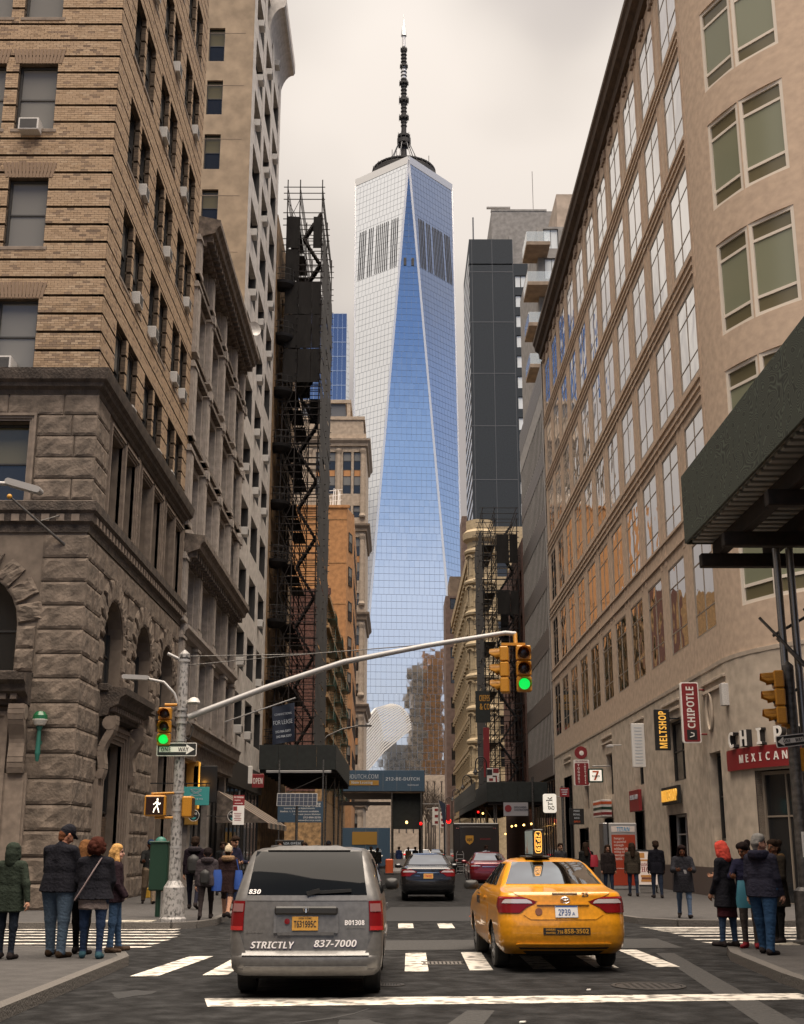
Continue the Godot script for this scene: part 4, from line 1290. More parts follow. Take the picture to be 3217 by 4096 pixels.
	mb = MB.new(); rounded(mb, 0.78, 1.3, 0.06, 0.16); part(t, "rim", mb, M.letter_white, Transform3D(Basis(), Vector3(0, 0.62, 0)))
	mb = MB.new(); rounded(mb, 0.7, 1.1, 0.06, 0.18); part(t, "face", mb, M.sign_red, Transform3D(Basis(), Vector3(0, 0.55, 0)))
	for i in 6: letters(t, "letter", "YOGURT"[i], Vector3(-0.16, 1.0 - i * 0.17, 0.1), 0.0, 0.12, M.letter_white)
	for i in 9: letters(t, "letter", "SMOOTHIES"[i], Vector3(0.17, 1.03 - i * 0.115, 0.1), 0.0, 0.085, M.letter_white)
	letters(t, "heading", "the exchange", Vector3(0, 1.19, 0.09), 0.6, 0.09, M.sign_red)
	mb = MB.new(); mb.lathe([Vector2(0.01, -0.08), Vector2(0.32, -0.08), Vector2(0.32, 0.08), Vector2(0.01, 0.08)], 20, Transform3D(Basis(Vector3(1, 0, 0), PI / 2), Vector3(0, 1.62, 0)))
	part(t, "disc", mb, M.sign_red)
	mb = MB.new(); mb.lathe([Vector2(0.01, -0.09), Vector2(0.13, -0.05), Vector2(0.12, 0.09), Vector2(0.01, 0.1)], 12, Transform3D(Basis(Vector3(1, 0, 0), PI / 2), Vector3(0.02, 1.6, 0)))
	part(t, "emblem", mb, M.letter_white)
	t = thing("blade_sign", "small black blade sign with pale lettering beside a doorway", "sign", Vector3(9.8, 2.9, -70.5))
	bx(t, "box", Vector3(0.1, 0.45, 0), Vector3(0.8, 0.85, 0.2), M.sign_black)
	for k in 4: letters(t, "lettering", ["POKE", "BOWL", "RICE", "OPEN"][k], Vector3(0.1, 0.75 - 0.19 * k, 0.11), 0.0, 0.1, M.letter_dim if k < 3 else M.orange_plastic)
	t = thing("blade_sign", "white rounded blade sign reading grk sideways", "sign", Vector3(9.45, 3.75, -79.0))
	mb = MB.new(); rounded(mb, 0.82, 1.15, 0.12, 0.18); part(t, "face", mb, M.white_light, Transform3D(Basis(), Vector3(0, 0.6, 0)))
	letters(t, "lettering", "grk", Vector3(0.02, 0.6, 0.1), 0.8, 0.0, M.letter_black, Basis(Vector3(0, 0, 1), PI / 2), 0.01, "Droid Serif", false)
	bx(t, "bracket", Vector3(0.7, 1.0, 0), Vector3(0.6, 0.05, 0.05), M.steel)
	t = thing("wall_lamp", "small white bracket lamp on the sandstone wall above shop signs", "lamp", Vector3(10.2, 6.3, -58.4))
	bx(t, "arm", Vector3(-0.1, 0, 0), Vector3(0.6, 0.05, 0.05), M.white_metal)
	bx(t, "head", Vector3(-0.35, -0.06, 0), Vector3(0.3, 0.1, 0.4), M.white_metal)

func rounded(mb: MB, w: float, h: float, r: float, d: float) -> void:
	var p = PackedVector2Array()
	for c in [[1, 1, 0], [-1, 1, 1], [-1, -1, 2], [1, -1, 3]]:
		for k in 5:
			var a: float = PI / 2 * (c[2] + k / 4.0)
			p.append(Vector2(c[0] * (w / 2 - r) + r * cos(a), c[1] * (h / 2 - r) + r * sin(a)))
	mb.prism(p, -d / 2, d / 2)

# ---------- the grey slab with white fins ----------
func finned_building() -> void:
	var t = thing("finned_building", "grey modern building with rows of white vertical window fins", "building", Vector3(10.5, 0, -101.3))
	var f = Transform3D(SIDE_R, Vector3.ZERO)
	var L = 16.9
	var mb = MB.new(); mb.span(0.35, 0, 0, 14, 35.8, L)
	part(t, "core", mb, M.interior)
	for k in 6:
		var y0 = 7.8 + 4.37 * k
		mb = MB.new(); mb.span(0, y0 + 2.85, -0.4, L, y0 + 4.37, 0.02)
		part(t, "spandrel", mb, M.spandrel if k < 5 else M.fin_white, f)
		mb = MB.new(); mb.span(0, y0, -0.1, L, y0 + 2.85, -0.012)
		part(t, "window_band", mb, M.interior, f)
		for j in 20: bx(t, "fin", f * Vector3(0.3 + j * 0.86, y0 + 1.42, -0.015), Vector3(0.03, 2.84, 0.42), M.fin_white, 0.01)
	mb = MB.new(); mb.span(0, 6.4, -0.4, L, 7.8, 0.02); mb.span(0, 34.0, -0.4, L, 36.0, 0.03)
	part(t, "fascia", mb, M.spandrel, f)
	for k in 4: win(t, f * Transform3D(Basis(), Vector3(2.1 + 4.2 * k, 0.1, -0.3)), 4.0, 6.2, {"name": "shop_front", "cols": 3, "rows": [0.5], "tall": true, "f": 0.08})
	for y in [6.4, 36.0]:
		mb = MB.new(); mb.span(L - 0.3, 6.4, -0.3, L, 36, 0.06)
	part(t, "end_pilaster", mb, M.fin_white, f)
	mb = MB.new(); mb.span(0, 35.8, 0, 14, 36.1, L)
	part(t, "roof", mb, M.concrete)

# ---------- pipe scaffolds ----------
func scaffold(called: String, label: String, at: Vector3, w: float, d: float, h: float, lift: float, nets: Array, m: Material) -> Node3D:
	var t = thing(called, label, "scaffold", at)
	for x in [0.0, w * 0.36, w]:
		for z in [0.0, -d * 0.5, -d]:
			var mb = MB.new(); mb.tube([Vector3(x, 0, z), Vector3(x, h, z)], 0.045, 6)
			part(t, "post", mb, m)
	var n = int(h / lift)
	for k in n + 1:
		var y = k * lift
		var mb = MB.new()
		for z in [0.0, -d * 0.5, -d]:
			for e in [0.0, 0.5, 1.0]: mb.bar(Vector3(-0.3, y + e, z), Vector3(w + 0.2, y + e, z), 0.05)
		for x in [0.0, w * 0.36, w]:
			for e in [0.0, 0.5, 1.0]: mb.bar(Vector3(x, y + e, 0.2), Vector3(x, y + e, -d), 0.05)
		part(t, "guard_rail", mb, m)
		if k % 2 == 0:
			for z in 3: bx(t, "plank", Vector3(w * 0.18, y - 0.05, -d * (0.2 + 0.3 * z)), Vector3(w * 0.36, 0.06, d * 0.26), m, 0.008)
		if k < n:
			mb = MB.new()         # a stair flight, its treads and stringers
			var a = Vector3(w * 0.42, y, -d * 0.15); var b = Vector3(w * 0.92, y + lift, -d * 0.15)
			if k % 2: a.x = w * 0.92; b.x = w * 0.42
			for e in [0.0, -0.7]: mb.bar(a + Vector3(0, 0, e), b + Vector3(0, 0, e), 0.05, 0.12)
			for j in 8:
				var p = a.lerp(b, (j + 0.5) / 8.0); mb.box(p + Vector3(0, 0, -0.35), Vector3(0.24, 0.05, 0.7))
			part(t, "stair_flight", mb, m)
			mb = MB.new()
			for e in [0.0, -d]:
				mb = MB.new(); mb.bar(Vector3(0, y, e), Vector3(w * 0.36, y + lift, e), 0.035); mb.bar(Vector3(w * 0.36, y, e), Vector3(0, y + lift, e), 0.035)
				part(t, "brace", mb, m)
	for q in nets:      # [face, from y, to y]
		var steps = maxi(1, int((q[2] - q[1]) / 2.2))
		for k in steps:
			var y0 = lerpf(q[1], q[2], float(k) / steps); var y1 = lerpf(q[1], q[2], float(k + 1) / steps) - 0.06
			var rows = []
			for j in 4:
				var l = []
				for i in 9:
					var s = i / 8.0; var y = lerpf(y0, y1, j / 3.0); var o = rng.randf_range(-0.05, 0.05)
					match q[0]:
						"front": l.append(Vector3(lerpf(0, w, s), y, 0.1 + o))
						"right": l.append(Vector3(w + 0.1 + o, y, lerpf(0.1, -d, s)))
						"left": l.append(Vector3(-0.1 - o, y, lerpf(-d, 0.1, s)))
						"back": l.append(Vector3(lerpf(0, w, s), y, -d - 0.1 + o))
				rows.append(l)
			if q[0] in ["front", "back"]:      # torn strips with gaps
				var cut = [0, 3, 6, 8]
				for c in 3:
					if rng.randf() > 0.75: continue
					var strip = []
					for r in rows: strip.append(r.slice(cut[c], cut[c + 1] + 1))
					var sh = rng.randf_range(0.0, 0.05)
					for r in strip: r[0] += Vector3(sh, 0, 0)
					var ms = MB.new(); ms.grid(strip)
					part(t, "debris_net", ms, M.net)
			else:
				var mb = MB.new(); mb.grid(rows)
				part(t, "debris_net", mb, M.net)
	return t

func fire_escape(t: Node, f: Transform3D, u: float, w: float, ys: Array, m: Material) -> void:
	for i in ys.size():
		var y: float = ys[i]
		var mb = MB.new()
		mb.span(u, y, 0, u + w, y + 0.08, 1.0)
		for e in [0.3, 0.6, 0.95]: mb.span(u, y + e, 0.96, u + w, y + e + 0.04, 1.0); mb.span(u, y + e, 0, u + 0.04, y + e + 0.04, 1.0); mb.span(u + w - 0.04, y + e, 0, u + w, y + e + 0.04, 1.0)
		for k in 12: mb.span(u + w * k / 11.0 - 0.015, y, 0.97, u + w * k / 11.0 + 0.015, y + 0.95, 1.0)
		part(t, "fire_escape_balcony", mb, m, f)
		if i < ys.size() - 1:
			mb = MB.new()
			var a = Vector3(u + w * 0.15, y, 0.55); var b = Vector3(u + w * 0.8, ys[i + 1], 0.55)
			for e in [-0.3, 0.3]: mb.bar(a + Vector3(0, 0, e), b + Vector3(0, 0, e), 0.05, 0.12)
			for k in 10: mb.box(a.lerp(b, (k + 0.5) / 10.0), Vector3(0.2, 0.04, 0.6))
			part(t, "fire_escape_stair", mb, m, f)

# ---------- a plain building with one window grid on each seen face ----------
func block(called: String, label: String, at: Vector3, size: Vector3, wall_m: Material, faces: Array, o := {}) -> Node3D:
	var t = thing(called, label, "building", at)
	var mb = MB.new()
	mb.span(0.45, 0, -size.z + 0.45, size.x - 0.45, size.y - 0.3, -0.45)
	part(t, "core", mb, M.interior)
	mb = MB.new(); mb.span(0.0, size.y - 0.3, -size.z, size.x, size.y, 0.0)
	part(t, "roof", mb, o.get("roof", wall_m))
	for side in ["front", "left", "right", "back"]:
		var f = Transform3D(); var L = size.x
		if side == "left": f = Transform3D(SIDE_R, Vector3(0, 0, -size.z)); L = size.z
		elif side == "right": f = Transform3D(SIDE_L, Vector3(size.x, 0, 0)); L = size.z
		elif side == "back": f = Transform3D(Basis(UP, PI), Vector3(size.x, 0, -size.z))
		var holes = []
		for q in faces:
			if q[0] != side: continue
			for r in q[4]:
				for c in q[2]: holes.append([c, r, c + q[3].x, r + q[3].y])
			for h in holes: win(t, f * Transform3D(Basis(), Vector3((h[0] + h[2]) / 2, h[1], -0.25)), h[2] - h[0], h[3] - h[1], q[1])
		mb = MB.new(); mb.wall(0, 0, L, size.y - 0.3, holes, 0.35, 0.0)
		part(t, "wall", mb, wall_m, f)
	return t

func steps(a: float, d: float, n: int) -> Array:
	var r = []
	for k in n: r.append(a + d * k)
	return r

func distance_buildings() -> void:
	# left: ochre brick building behind its scaffold
	var t = block("ochre_building", "narrow golden brick building behind the tall dark scaffold", Vector3(-26, 0, -81), Vector3(17.3, 46, 17), M.gold_brick, [["right", {"f": 0.08, "rows": [0.5]}, steps(1.2, 3.1, 5), Vector2(1.5, 2.3), steps(8, 3.9, 9)]])
	for k in 9:
		var mb = MB.new()
		mb.lathe([Vector2(0.1, -0.55), Vector2(0.5, -0.45), Vector2(0.8, -0.2), Vector2(0.86, 0.0), Vector2(0.8, 0.0), Vector2(0.1, -0.1)], 14)
		for e in [0.45, 0.9]:
			var ring = []
			for j in 15: ring.append(Vector3(cos(TAU * j / 14) * 0.84, e, sin(TAU * j / 14) * 0.84))
			mb.tube(ring, 0.025, 4, false)
		for j in 14: mb.bar(Vector3(cos(TAU * j / 14) * 0.84, -0.05, sin(TAU * j / 14) * 0.84), Vector3(cos(TAU * j / 14) * 0.84, 0.92, sin(TAU * j / 14) * 0.84), 0.03)
		part(t, "balcony", mb, M.black_iron, Transform3D(Basis(), Vector3(17.7, 8.2 + 4.1 * k, -1.0)))
	var sc = scaffold("scaffold_tower", "very tall dark pipe scaffold with torn netting before the golden brick building", Vector3(-8.15, 7.9, -82), 2.55, 13.0, 41.5, 2.1, [["right", 0.3, 37.5], ["front", 25.5, 38.5], ["back", 27.0, 38.0]], M.rust_iron)
	# a low wing, then red brick with fire escapes
	t = block("fire_escape_building", "golden ornate building with green fire escapes and red brick party wall", Vector3(-26, 0, -147), Vector3(17.3, 31.5, 62), M.ochre, [["right", {"f": 0.1, "rows": [0.5]}, steps(1.6, 3.4, 17), Vector2(1.7, 2.4), steps(7, 4.1, 6)]])
	var mb = MB.new(); mb.span(13.0, 8, 0.0, 16.4, 31.9, 0.1); mb.span(16.6, 31.2, 0, 17.9, 32.0, 0.2)
	part(t, "party_wall", mb, M.red_brick)
	for y in [11.0, 15.0, 19.1, 23.2, 27.4, 31.0]:
		mb = MB.new(); mb.span(0, y - 0.2, 0, 62, y + 0.35, 0.45)
		part(t, "cornice", mb, M.ochre, Transform3D(SIDE_L, Vector3(17.3, 0, 0)))
	for u in [4.0, 22.0, 42.0]: fire_escape(t, Transform3D(SIDE_L, Vector3(17.3, 0, 0)), u, 5.0, steps(8.4, 4.1, 6), M.bin_green)
	# orange stucco building with a cut corner
	t = thing("orange_building", "orange stucco apartment building with a chamfered corner and tan windows", "building", Vector3(-8.7, 0, -215))
	mb = MB.new()
	mb.prism(PackedVector2Array([Vector2(-14, 0), Vector2(-0.5, 0), Vector2(0.6, 5.5), Vector2(0.0, 42), Vector2(-14, 42)]), 0, 60.8, Transform3D(FLAT, Vector3.ZERO))
	part(t, "wall", mb, M.orange)
	for y in [58.6, 50.6, 43.2]:
		bx(t, "joint_strip", Vector3(-5.0, y, 0.03), Vector3(9.0, 0.09, 0.06), M.ochre)
	for k in 8:
		var y = 53.2 - 6.3 * k
		win(t, Transform3D(Basis(UP, 1.37), Vector3(0.1, y, -2.6)), 2.6, 3.4, {"f": 0.14, "rows": [0.5], "g": [M.pane_dark, M.pane_blind]})
		for j in 9: win(t, Transform3D(Basis(UP, 1.58), Vector3(0.56 - 0.016 * (3.6 * j + 1.4), y, -7.5 - 3.6 * j)), 1.5, 3.0, {"f": 0.12, "rows": [0.5], "g": [M.pane_dark]})
	bx(t, "roof_parapet", Vector3(-5.2, 61.0, 0.0), Vector3(10.4, 0.5, 0.5), M.orange)
	var vr = thing("rooftop_antenna", "cluster of pale rooftop antennas above the orange building", "antenna", Vector3(-11.4, 60.8, -218))
	mb = MB.new()
	for k in 7: mb.bar(Vector3(0.3 * k - 1, 0, 0.1 * k), Vector3(0.3 * k - 0.9 + 0.3 * sin(k * 2.0), 2.5 + 2.0 * abs(sin(k * 1.7)), 0), 0.12)
	for k in 4: mb.bar(Vector3(-1.2, 1.0 + k, 0), Vector3(1.2, 1.3 + k, 0), 0.09)
	part(vr, "masts", mb, M.sign_white)
	# beige column-fronted tower
	t = thing("beige_tower", "beige classical office tower with stacked column tiers and louvred penthouse", "building", Vector3(-34, 0, -330))
	var H = 119.0
	var holes = []
	for tier in 5:
		var y = 108.6 - 24.6 * tier
		for u in [1.6, 5.0, 11.0, 14.2, 18.6, 21.6]:
			holes.append([u, y - 12.2, u + 2.3, y]); holes.append([u, y - 19.0, u + 2.3, y - 15.6])
	mb = MB.new(); mb.wall(0, 0, 25.0, H - 5, holes, 0.7, 0)
	part(t, "wall", mb, M.beige)
	mb = MB.new(); mb.wall(0, 0, 30, H - 5, [], 0.5, 0)
	part(t, "side_wall", mb, M.beige, Transform3D(SIDE_L, Vector3(25.0, 0, 0)))
	mb = MB.new(); mb.span(0.5, 0, -29, 24.4, H - 6, -0.8)
	part(t, "core", mb, M.interior)
	for h in holes:
		if h[2] < 9: continue
		if h[3] - h[1] > 8:
			win(t, Transform3D(Basis(), Vector3((h[0] + h[2]) / 2, h[1], -0.5)), 2.3, 12.2, {"f": 0.16, "b": 0.22, "rows": [0.21, 0.42, 0.58, 0.79], "g": [M.pane_dark, M.pane_blind, M.terracotta, M.pane_dark, M.pane_blind]})
		else:
			win(t, Transform3D(Basis(), Vector3((h[0] + h[2]) / 2, h[1], -0.5)), 2.3, 3.4, {"f": 0.16, "b": 0.2, "rows": [0.5], "g": [M.pane_dark, M.pane_blind]})
	for tier in 5:
		var y = 110.0 - 24.6 * tier
		for u in [9.2, 17.4, 24.1]:
			mb = MB.new(); mb.lathe([Vector2(0.75, y - 20.5), Vector2(0.95, y - 20.0), Vector2(0.7, y - 19.3), Vector2(0.6, y - 2.2), Vector2(0.9, y - 1.2), Vector2(0.95, y - 0.6)], 14, Transform3D(Basis(), Vector3(u, 0, 0.1)))
			part(t, "column", mb, M.beige)
		var pth = [[Vector3(0, 0, 0), Vector3(0, 0, 1)], [Vector3(25, 0, 0), Vector3(1, 0, 1)], [Vector3(25, 0, -30), Vector3(1, 0, 0)]]
		part(t, "cornice", sweep([Vector2(-0.2, y), Vector2(0.5, y + 0.2), Vector2(0.6, y + 1.0), Vector2(1.2, y + 1.7), Vector2(1.3, y + 2.2), Vector2(-0.2, y + 2.5)], pth), M.beige_dark if tier else M.beige)
	mb = MB.new(); mb.span(0, 112, -30, 24.2, H, -0.5); mb.span(0, H - 0.8, -30.2, 24.6, H + 0.2, -0.2)
	part(t, "attic", mb, M.beige)
	mb = MB.new(); mb.span(0, H, -28, 19.0, 124.0, -3.0)
	part(t, "louvre_wall", mb, M.charcoal_light)
	mb = MB.new(); mb.span(0, 124.0, -28.6, 20.6, 125.0, -2.4)
	for u in [5.5, 12.5, 19.4]: mb.span(u, H, -3.2, u + 1.0, 124, -2.5)
	part(t, "penthouse_frame", mb, M.beige)
	# blue glass tower behind
	t = thing("glass_tower", "dark blue glass tower rising behind the beige classical tower", "building", Vector3(-75, 0, -600))
	mb = MB.new(); mb.span(0, 0, -40, 48, 272, 0)
	part(t, "shaft", mb, M.blue_glass)
	mb = MB.new()
	for k in 30: mb.span(0, 40 + 8 * k, 0, 48.06, 40.35 + 8 * k, 0.12)
	for k in 20: mb.span(2.4 * k + 0.1, 40, 0, 2.4 * k + 0.3, 272, 0.1)
	part(t, "mullions", mb, M.tower_line)
	# right: brown building behind its scaffold
	t = block("brown_building", "dark brown brick building behind the black scaffold", Vector3(10.5, 0, -101.6), Vector3(16, 27, 22), M.red_brick, [["left", {"f": 0.1, "rows": [0.5]}, steps(2, 3.4, 6), Vector2(1.6, 2.4), steps(7, 3.8, 5)]])
	scaffold("scaffold_tower", "black pipe scaffold with stair flights on the dark right sidewalk shed", Vector3(7.3, 5.9, -103), 2.9, 10.0, 23.2, 2.1, [["left", 0.2, 22.5], ["front", 14.8, 16.8], ["back", 13.0, 17.0], ["front", 19.2, 21.8]], M.black_iron)
	# cream ornate building with a round corner bay
	t = block("cream_building", "ornate cream building with a round corner bay and carved window hoods", Vector3(9.6, 0, -150), Vector3(18, 37.5, 56), M.cream, [["left", {"f": 0.1, "rows": [0.5], "fm": M.cream}, steps(1.2, 3.6, 15), Vector2(1.5, 2.3), steps(7.0, 3.86, 8)], ["front", {"f": 0.1, "rows": [0.5], "fm": M.cream}, [2.6, 5.6], Vector2(1.5, 2.3), steps(7.0, 3.86, 8)]])
	for k in 9:
		var y = 6.2 + 3.86 * k
		mb = MB.new(); mb.span(0, y - 0.15, 0, 56, y + 0.3, 0.5)
		for j in 15: mb.span(0.9 + 3.6 * j, y - 0.9, 0, 3.0 + 3.6 * j, y - 0.5, 0.6); mb.span(3.4 + 3.6 * j, y - 3.5, 0, 4.0 + 3.6 * j, y - 0.2, 0.35)
		part(t, "window_hoods", mb, M.cream, Transform3D(SIDE_R, Vector3(0, 0, -56)))
		mb = MB.new()
		mb.lathe([Vector2(1.62, y - 0.4), Vector2(1.95, y - 0.25), Vector2(2.0, y), Vector2(1.85, y + 0.25), Vector2(1.6, y + 0.35)], 20)
		part(t, "corner_ring", mb, M.cream, Transform3D(Basis(), Vector3(0.6, 0, 0.1)))
		if k < 8:
			for a in [-1.0, -0.1, 0.8]:
				win(t, Transform3D(Basis(UP, a), Vector3(0.6, y + 0.75, 0.1)) * Transform3D(Basis(), Vector3(0, 0, 1.55)), 1.0, 2.3, {"f": 0.1, "rows": [0.5], "fm": M.cream})
				mb = MB.new()
				for j in 9: var q = PI * j / 8; mb.box(Vector3(cos(q) * 0.62, y + 3.0 + sin(q) * 0.32, 1.72), Vector3(0.2, 0.16, 0.22))
				part(t, "arched_hood", mb, M.cream, Transform3D(Basis(UP, a), Vector3(0.6, 0, 0.1)))
	mb = MB.new(); mb.lathe([Vector2(1.6, 0), Vector2(1.6, 38.2), Vector2(2.1, 38.6), Vector2(2.15, 39.4), Vector2(1.7, 39.8), Vector2(1.7, 41.0), Vector2(0.01, 41.0)], 24)
	part(t, "corner_bay", mb, M.cream, Transform3D(Basis(), Vector3(0.6, 0, 0.1)))
	mb = MB.new(); mb.span(0, 36.8, -56, 18, 40.5, -0.1); mb.span(-0.7, 37.2, -56, 0, 38.4, 0)
	part(t, "parapet", mb, M.cream)
	# slabs beyond
	block("brown_slab", "pinkish brown slab with a column of square windows beyond the cream building", Vector3(10.2, 0, -262), Vector3(16, 54, 12), M.pinkish, [["front", {"f": 0.12, "rows": [0.5], "g": [M.pane_dark]}, [1.0, 4.2], Vector2(1.3, 2.4), steps(14, 5.3, 8)]])
	mb = MB.new(); mb.span(11.2, 54, -274, 26, 58.5, -263)
	solo("roof_house", mb, M.beige_dark, "sloping bronze roof house on top of the brown slab", "roof house")
	block("pale_slab", "plain pale stone slab wall catching light beyond the cream building", Vector3(11.6, 0, -285), Vector3(14, 44, 20), M.pale_wall, [])
	block("pink_building", "small pinkish building top between the glass tower and charcoal tower", Vector3(16.0, 0, -300), Vector3(10, 82, 10), M.pinkish, [["front", {"f": 0.15, "g": [M.pane_dark]}, [4.6], Vector2(3, 3), [60.0]]])
	# charcoal tower
	t = block("charcoal_tower", "tall charcoal clad tower with a column of white windows at its edge", Vector3(15.1, 0, -240), Vector3(12.4, 121.5, 22), M.charcoal, [["front", {"f": 0.1, "b": 0.16, "cols": 2, "rows": [], "fm": M.frame_dark, "g": [M.pane_painted_sky]}, [9.6], Vector2(2.4, 2.7), steps(66, 4.55, 12)]])
	mb = MB.new(); mb.span(0.0, 121.2, -22, 9.2, 127.2, 0.0)
	part(t, "top_block", mb, M.charcoal)
	mb = MB.new()
	for k in 6: mb.span(0.0, 62 + 11.5 * k, 0, 9.3, 62.14 + 11.5 * k, 0.03)
	for u in [0.5, 4.8, 9.2]: mb.span(u, 40, 0, u + 0.1, 127, 0.03)
	part(t, "panel_joints", mb, M.charcoal_light)
	mb = MB.new(); mb.span(0.15, 127.2, -20, 8.0, 128.0, -2); mb.bar(Vector3(1.2, 127, -4), Vector3(1.2, 134.5, -4), 0.3)
	part(t, "roof_plant", mb, M.charcoal_light)
	mb = MB.new()
	for k in 26: mb.span(-0.03, 58 + 2.6 * k, -21, 0.0, 59.2 + 2.6 * k, -1.0)
	part(t, "side_panes", mb, M.pane_painted_sky)
	# grey building with roof steps behind
	t = block("grey_tower", "pale grey panelled tower rising behind the charcoal tower", Vector3(23.5, 0, -282), Vector3(16, 157, 20), M.concrete, [["front", {"f": 0.2, "g": [M.pane_dark]}, [6.2], Vector2(2.2, 3.2), [138.0, 128.0]]])
	mb = MB.new(); mb.span(4.2, 138, 0, 5.4, 150, 0.5); mb.span(-0.1, 157, -1, 14, 157.5, 0.1); mb.bar(Vector3(-1, 159, -2), Vector3(5, 159, -2), 0.5); mb.bar(Vector3(2, 157, -2), Vector3(2, 159, -2), 0.3); mb.bar(Vector3(11, 157, -3), Vector3(11, 170, -3), 0.15)
	part(t, "roof_gear", mb, M.concrete)
	# pale apartment block with glass balconies
	t = block("balcony_building", "pale apartment building with projecting glass balconies above the roofs", Vector3(18.6, 0, -150), Vector3(14, 82, 24), M.concrete, [["front", {"f": 0.1, "cols": 2, "rows": [], "g": [M.pane_painted_sky]}, [0.8, 3.4], Vector2(2.0, 3.0), steps(48, 4.4, 8)]])
	for k in 4:
		var y = 60.6 + 5.7 * k
		bx(t, "balcony_slab", Vector3(-0.35, y, 1.0), Vector3(3.1, 0.5, 5.4), M.beige_dark)
		var q = MB.new(); q.span(-1.85, y + 0.25, 3.6, 1.15, y + 1.7, 3.63); q.span(-1.88, y + 0.25, -1.6, -1.85, y + 1.7, 3.6)
		part(t, "glass_guard", q, M.clear_glass)
	mb = MB.new(); mb.span(3, 82, -20, 14, 88, -2)
	part(t, "roof_house", mb, M.pale_wall)

# ---------- the great glass tower ----------
func great_tower() -> void:
	var t = thing("glass_skyscraper", "soaring faceted glass skyscraper with a tall dark spire closing the street", "skyscraper", Vector3(3.6, 0, -721), deg_to_rad(5.2))
	var r = 31.2
	var y0 = 20.0; var y1 = 417.0
	var base = []; var top = []
	for k in 4:
		base.append(Vector3(r * [1, 1, -1, -1][k], y0, r * [1, -1, -1, 1][k]))
		top.append(Vector3(r * [0, 1, 0, -1][k], y1, r * [1, 0, -1, 0][k]))       # corners over the middles of the sides
	var mb = MB.new()      # eight long triangles
	for k in 4:
		mb.tri(base[(k + 3) % 4], base[k], top[k])
		mb.tri(base[k], top[(k + 1) % 4], top[k])
	mb.span(-r, 0, -r, r, y0, r)
	part(t, "shell", mb, M.tower_line)
	# panes in front of the shell on the three faces that show
	var pane = bevel(Vector3(2.78, 3.86, 0.3), 0.02)
	var xs: Array[Transform3D] = []; var cs: Array[Color] = []
	var single = 0
	for f in [[base[3], base[0], top[0], true], [base[3], top[0], top[3], false], [base[0], top[1], top[0], false]]:
		var a: Vector3 = f[0]; var b: Vector3 = f[1]; var c: Vector3 = f[2]
		var n = (b - a).cross(c - a).normalized()
		var u = UP.cross(n).normalized(); var v = n.cross(u)
		var floors = int((y1 - y0) / 4.0)
		for j in floors:
			var y = y0 + 2.0 + 4.0 * j
			var s = (y - y0) / (y1 - y0)
			var l: Vector3; var e: Vector3
			if f[3]: l = a.lerp(c, s); e = b.lerp(c, s)
			else:      # stands on its point
				l = a.lerp(c, s) if f[0] == base[3] else a.lerp(c, s); e = a.lerp(b, s)
				if (e - l).dot(u) < 0:
					var q = l; l = e; e = q
			var w = (e - l).length()
			var m = (l + e) / 2
			var count = int(w / 2.9)
			var rest = w - count * 2.9
			for i in range(-1, count + 1):
				var p: float; var pw = 2.78
				if i == -1 or i == count:
					pw = rest / 2 - 0.25
					if pw < 0.3: continue
					p = (-w / 2 + rest / 4 + 0.08) * (1.0 if i == -1 else -1.0)
				else: p = -w / 2 + rest / 2 + 2.9 * (i + 0.5)
				var tilt = Basis(UP, rng.randf_range(-0.0035, 0.0035)) * Basis(u, rng.randf_range(-0.0035, 0.0035))
				var x = Transform3D((tilt * Basis(u, v, n)).scaled_local(Vector3(pw / 2.78, 1, 1)), m + u * p + n * 0.25)
				if f[3] and single < 300 and i >= 0 and i < count and y > 55:
					single += 1
					part(t, "pane", pane, M.curtain_wall, x)
				else: xs.append(x); cs.append(Color.WHITE)
	bricks(t, "panes", pane, xs, cs)
	(t.get_node("panes") as MultiMeshInstance3D).material_override = M.curtain_wall
	# bright edges and the parapet
	for e in [[base[3], top[0]], [base[0], top[0]], [base[3], top[3]], [base[0], top[1]]]:
		mb = MB.new(); mb.bar(e[0], e[1], 1.3); part(t, "edge_trim", mb, M.tower_edge)
	for k in [0, 3]:
		mb = MB.new(); mb.bar(top[k], top[(k + 1) % 4], 1.6, 5.0); part(t, "parapet", mb, M.tower_edge)
	# louvre slots of the plant floors
	for f in [[base[3], top[0], top[3], 1.0], [base[0], top[1], top[0], -1.0]]:
		var n = (f[1] - f[0]).cross(f[2] - f[0]).normalized()
		var u = UP.cross(n).normalized(); var v = n.cross(u)
		for k in 21:
			if k in [4, 8, 16]: continue
			mb = MB.new()
			var mid: Vector3 = f[0].lerp((f[1] + f[2]) / 2, 0.86)
			mb.box(mid + u * (k - 10) * 1.55 + n * 0.55, Vector3(0.22, 34, 0.4), Basis(u, v, n))
			part(t, "louvre_slot", mb, M.frame_dark)
	for s in [-1, 1]: bx(t, "louvre_vent", Vector3(s * 2.4, 347, r + 0.6), Vector3(1.6, 5, 0.6), M.frame_dark)
	# ring and spire
	mb = MB.new()
	for k in 4: mb.lathe([Vector2(21.0 - 0.4 * k, 417.5 + 2.6 * k), Vector2(22.0 - 0.4 * k, 418.0 + 2.6 * k), Vector2(22.0 - 0.4 * k, 418.9 + 2.6 * k), Vector2(21.0 - 0.4 * k, 419.2 + 2.6 * k)], 32)
	for k in 32: mb.bar(Vector3(cos(TAU * k / 32) * 21.4, 415, sin(TAU * k / 32) * 21.4), Vector3(cos(TAU * (k + 0.5) / 32) * 20.4, 427, sin(TAU * (k + 0.5) / 32) * 20.4), 0.5)
	part(t, "crown_ring", mb, M.black_iron)
	mb = MB.new(); mb.lathe([Vector2(21, 416), Vector2(21.2, 424), Vector2(19, 426.5), Vector2(0.1, 426.5)], 32)
	part(t, "crown_drum", mb, M.frame_dark)
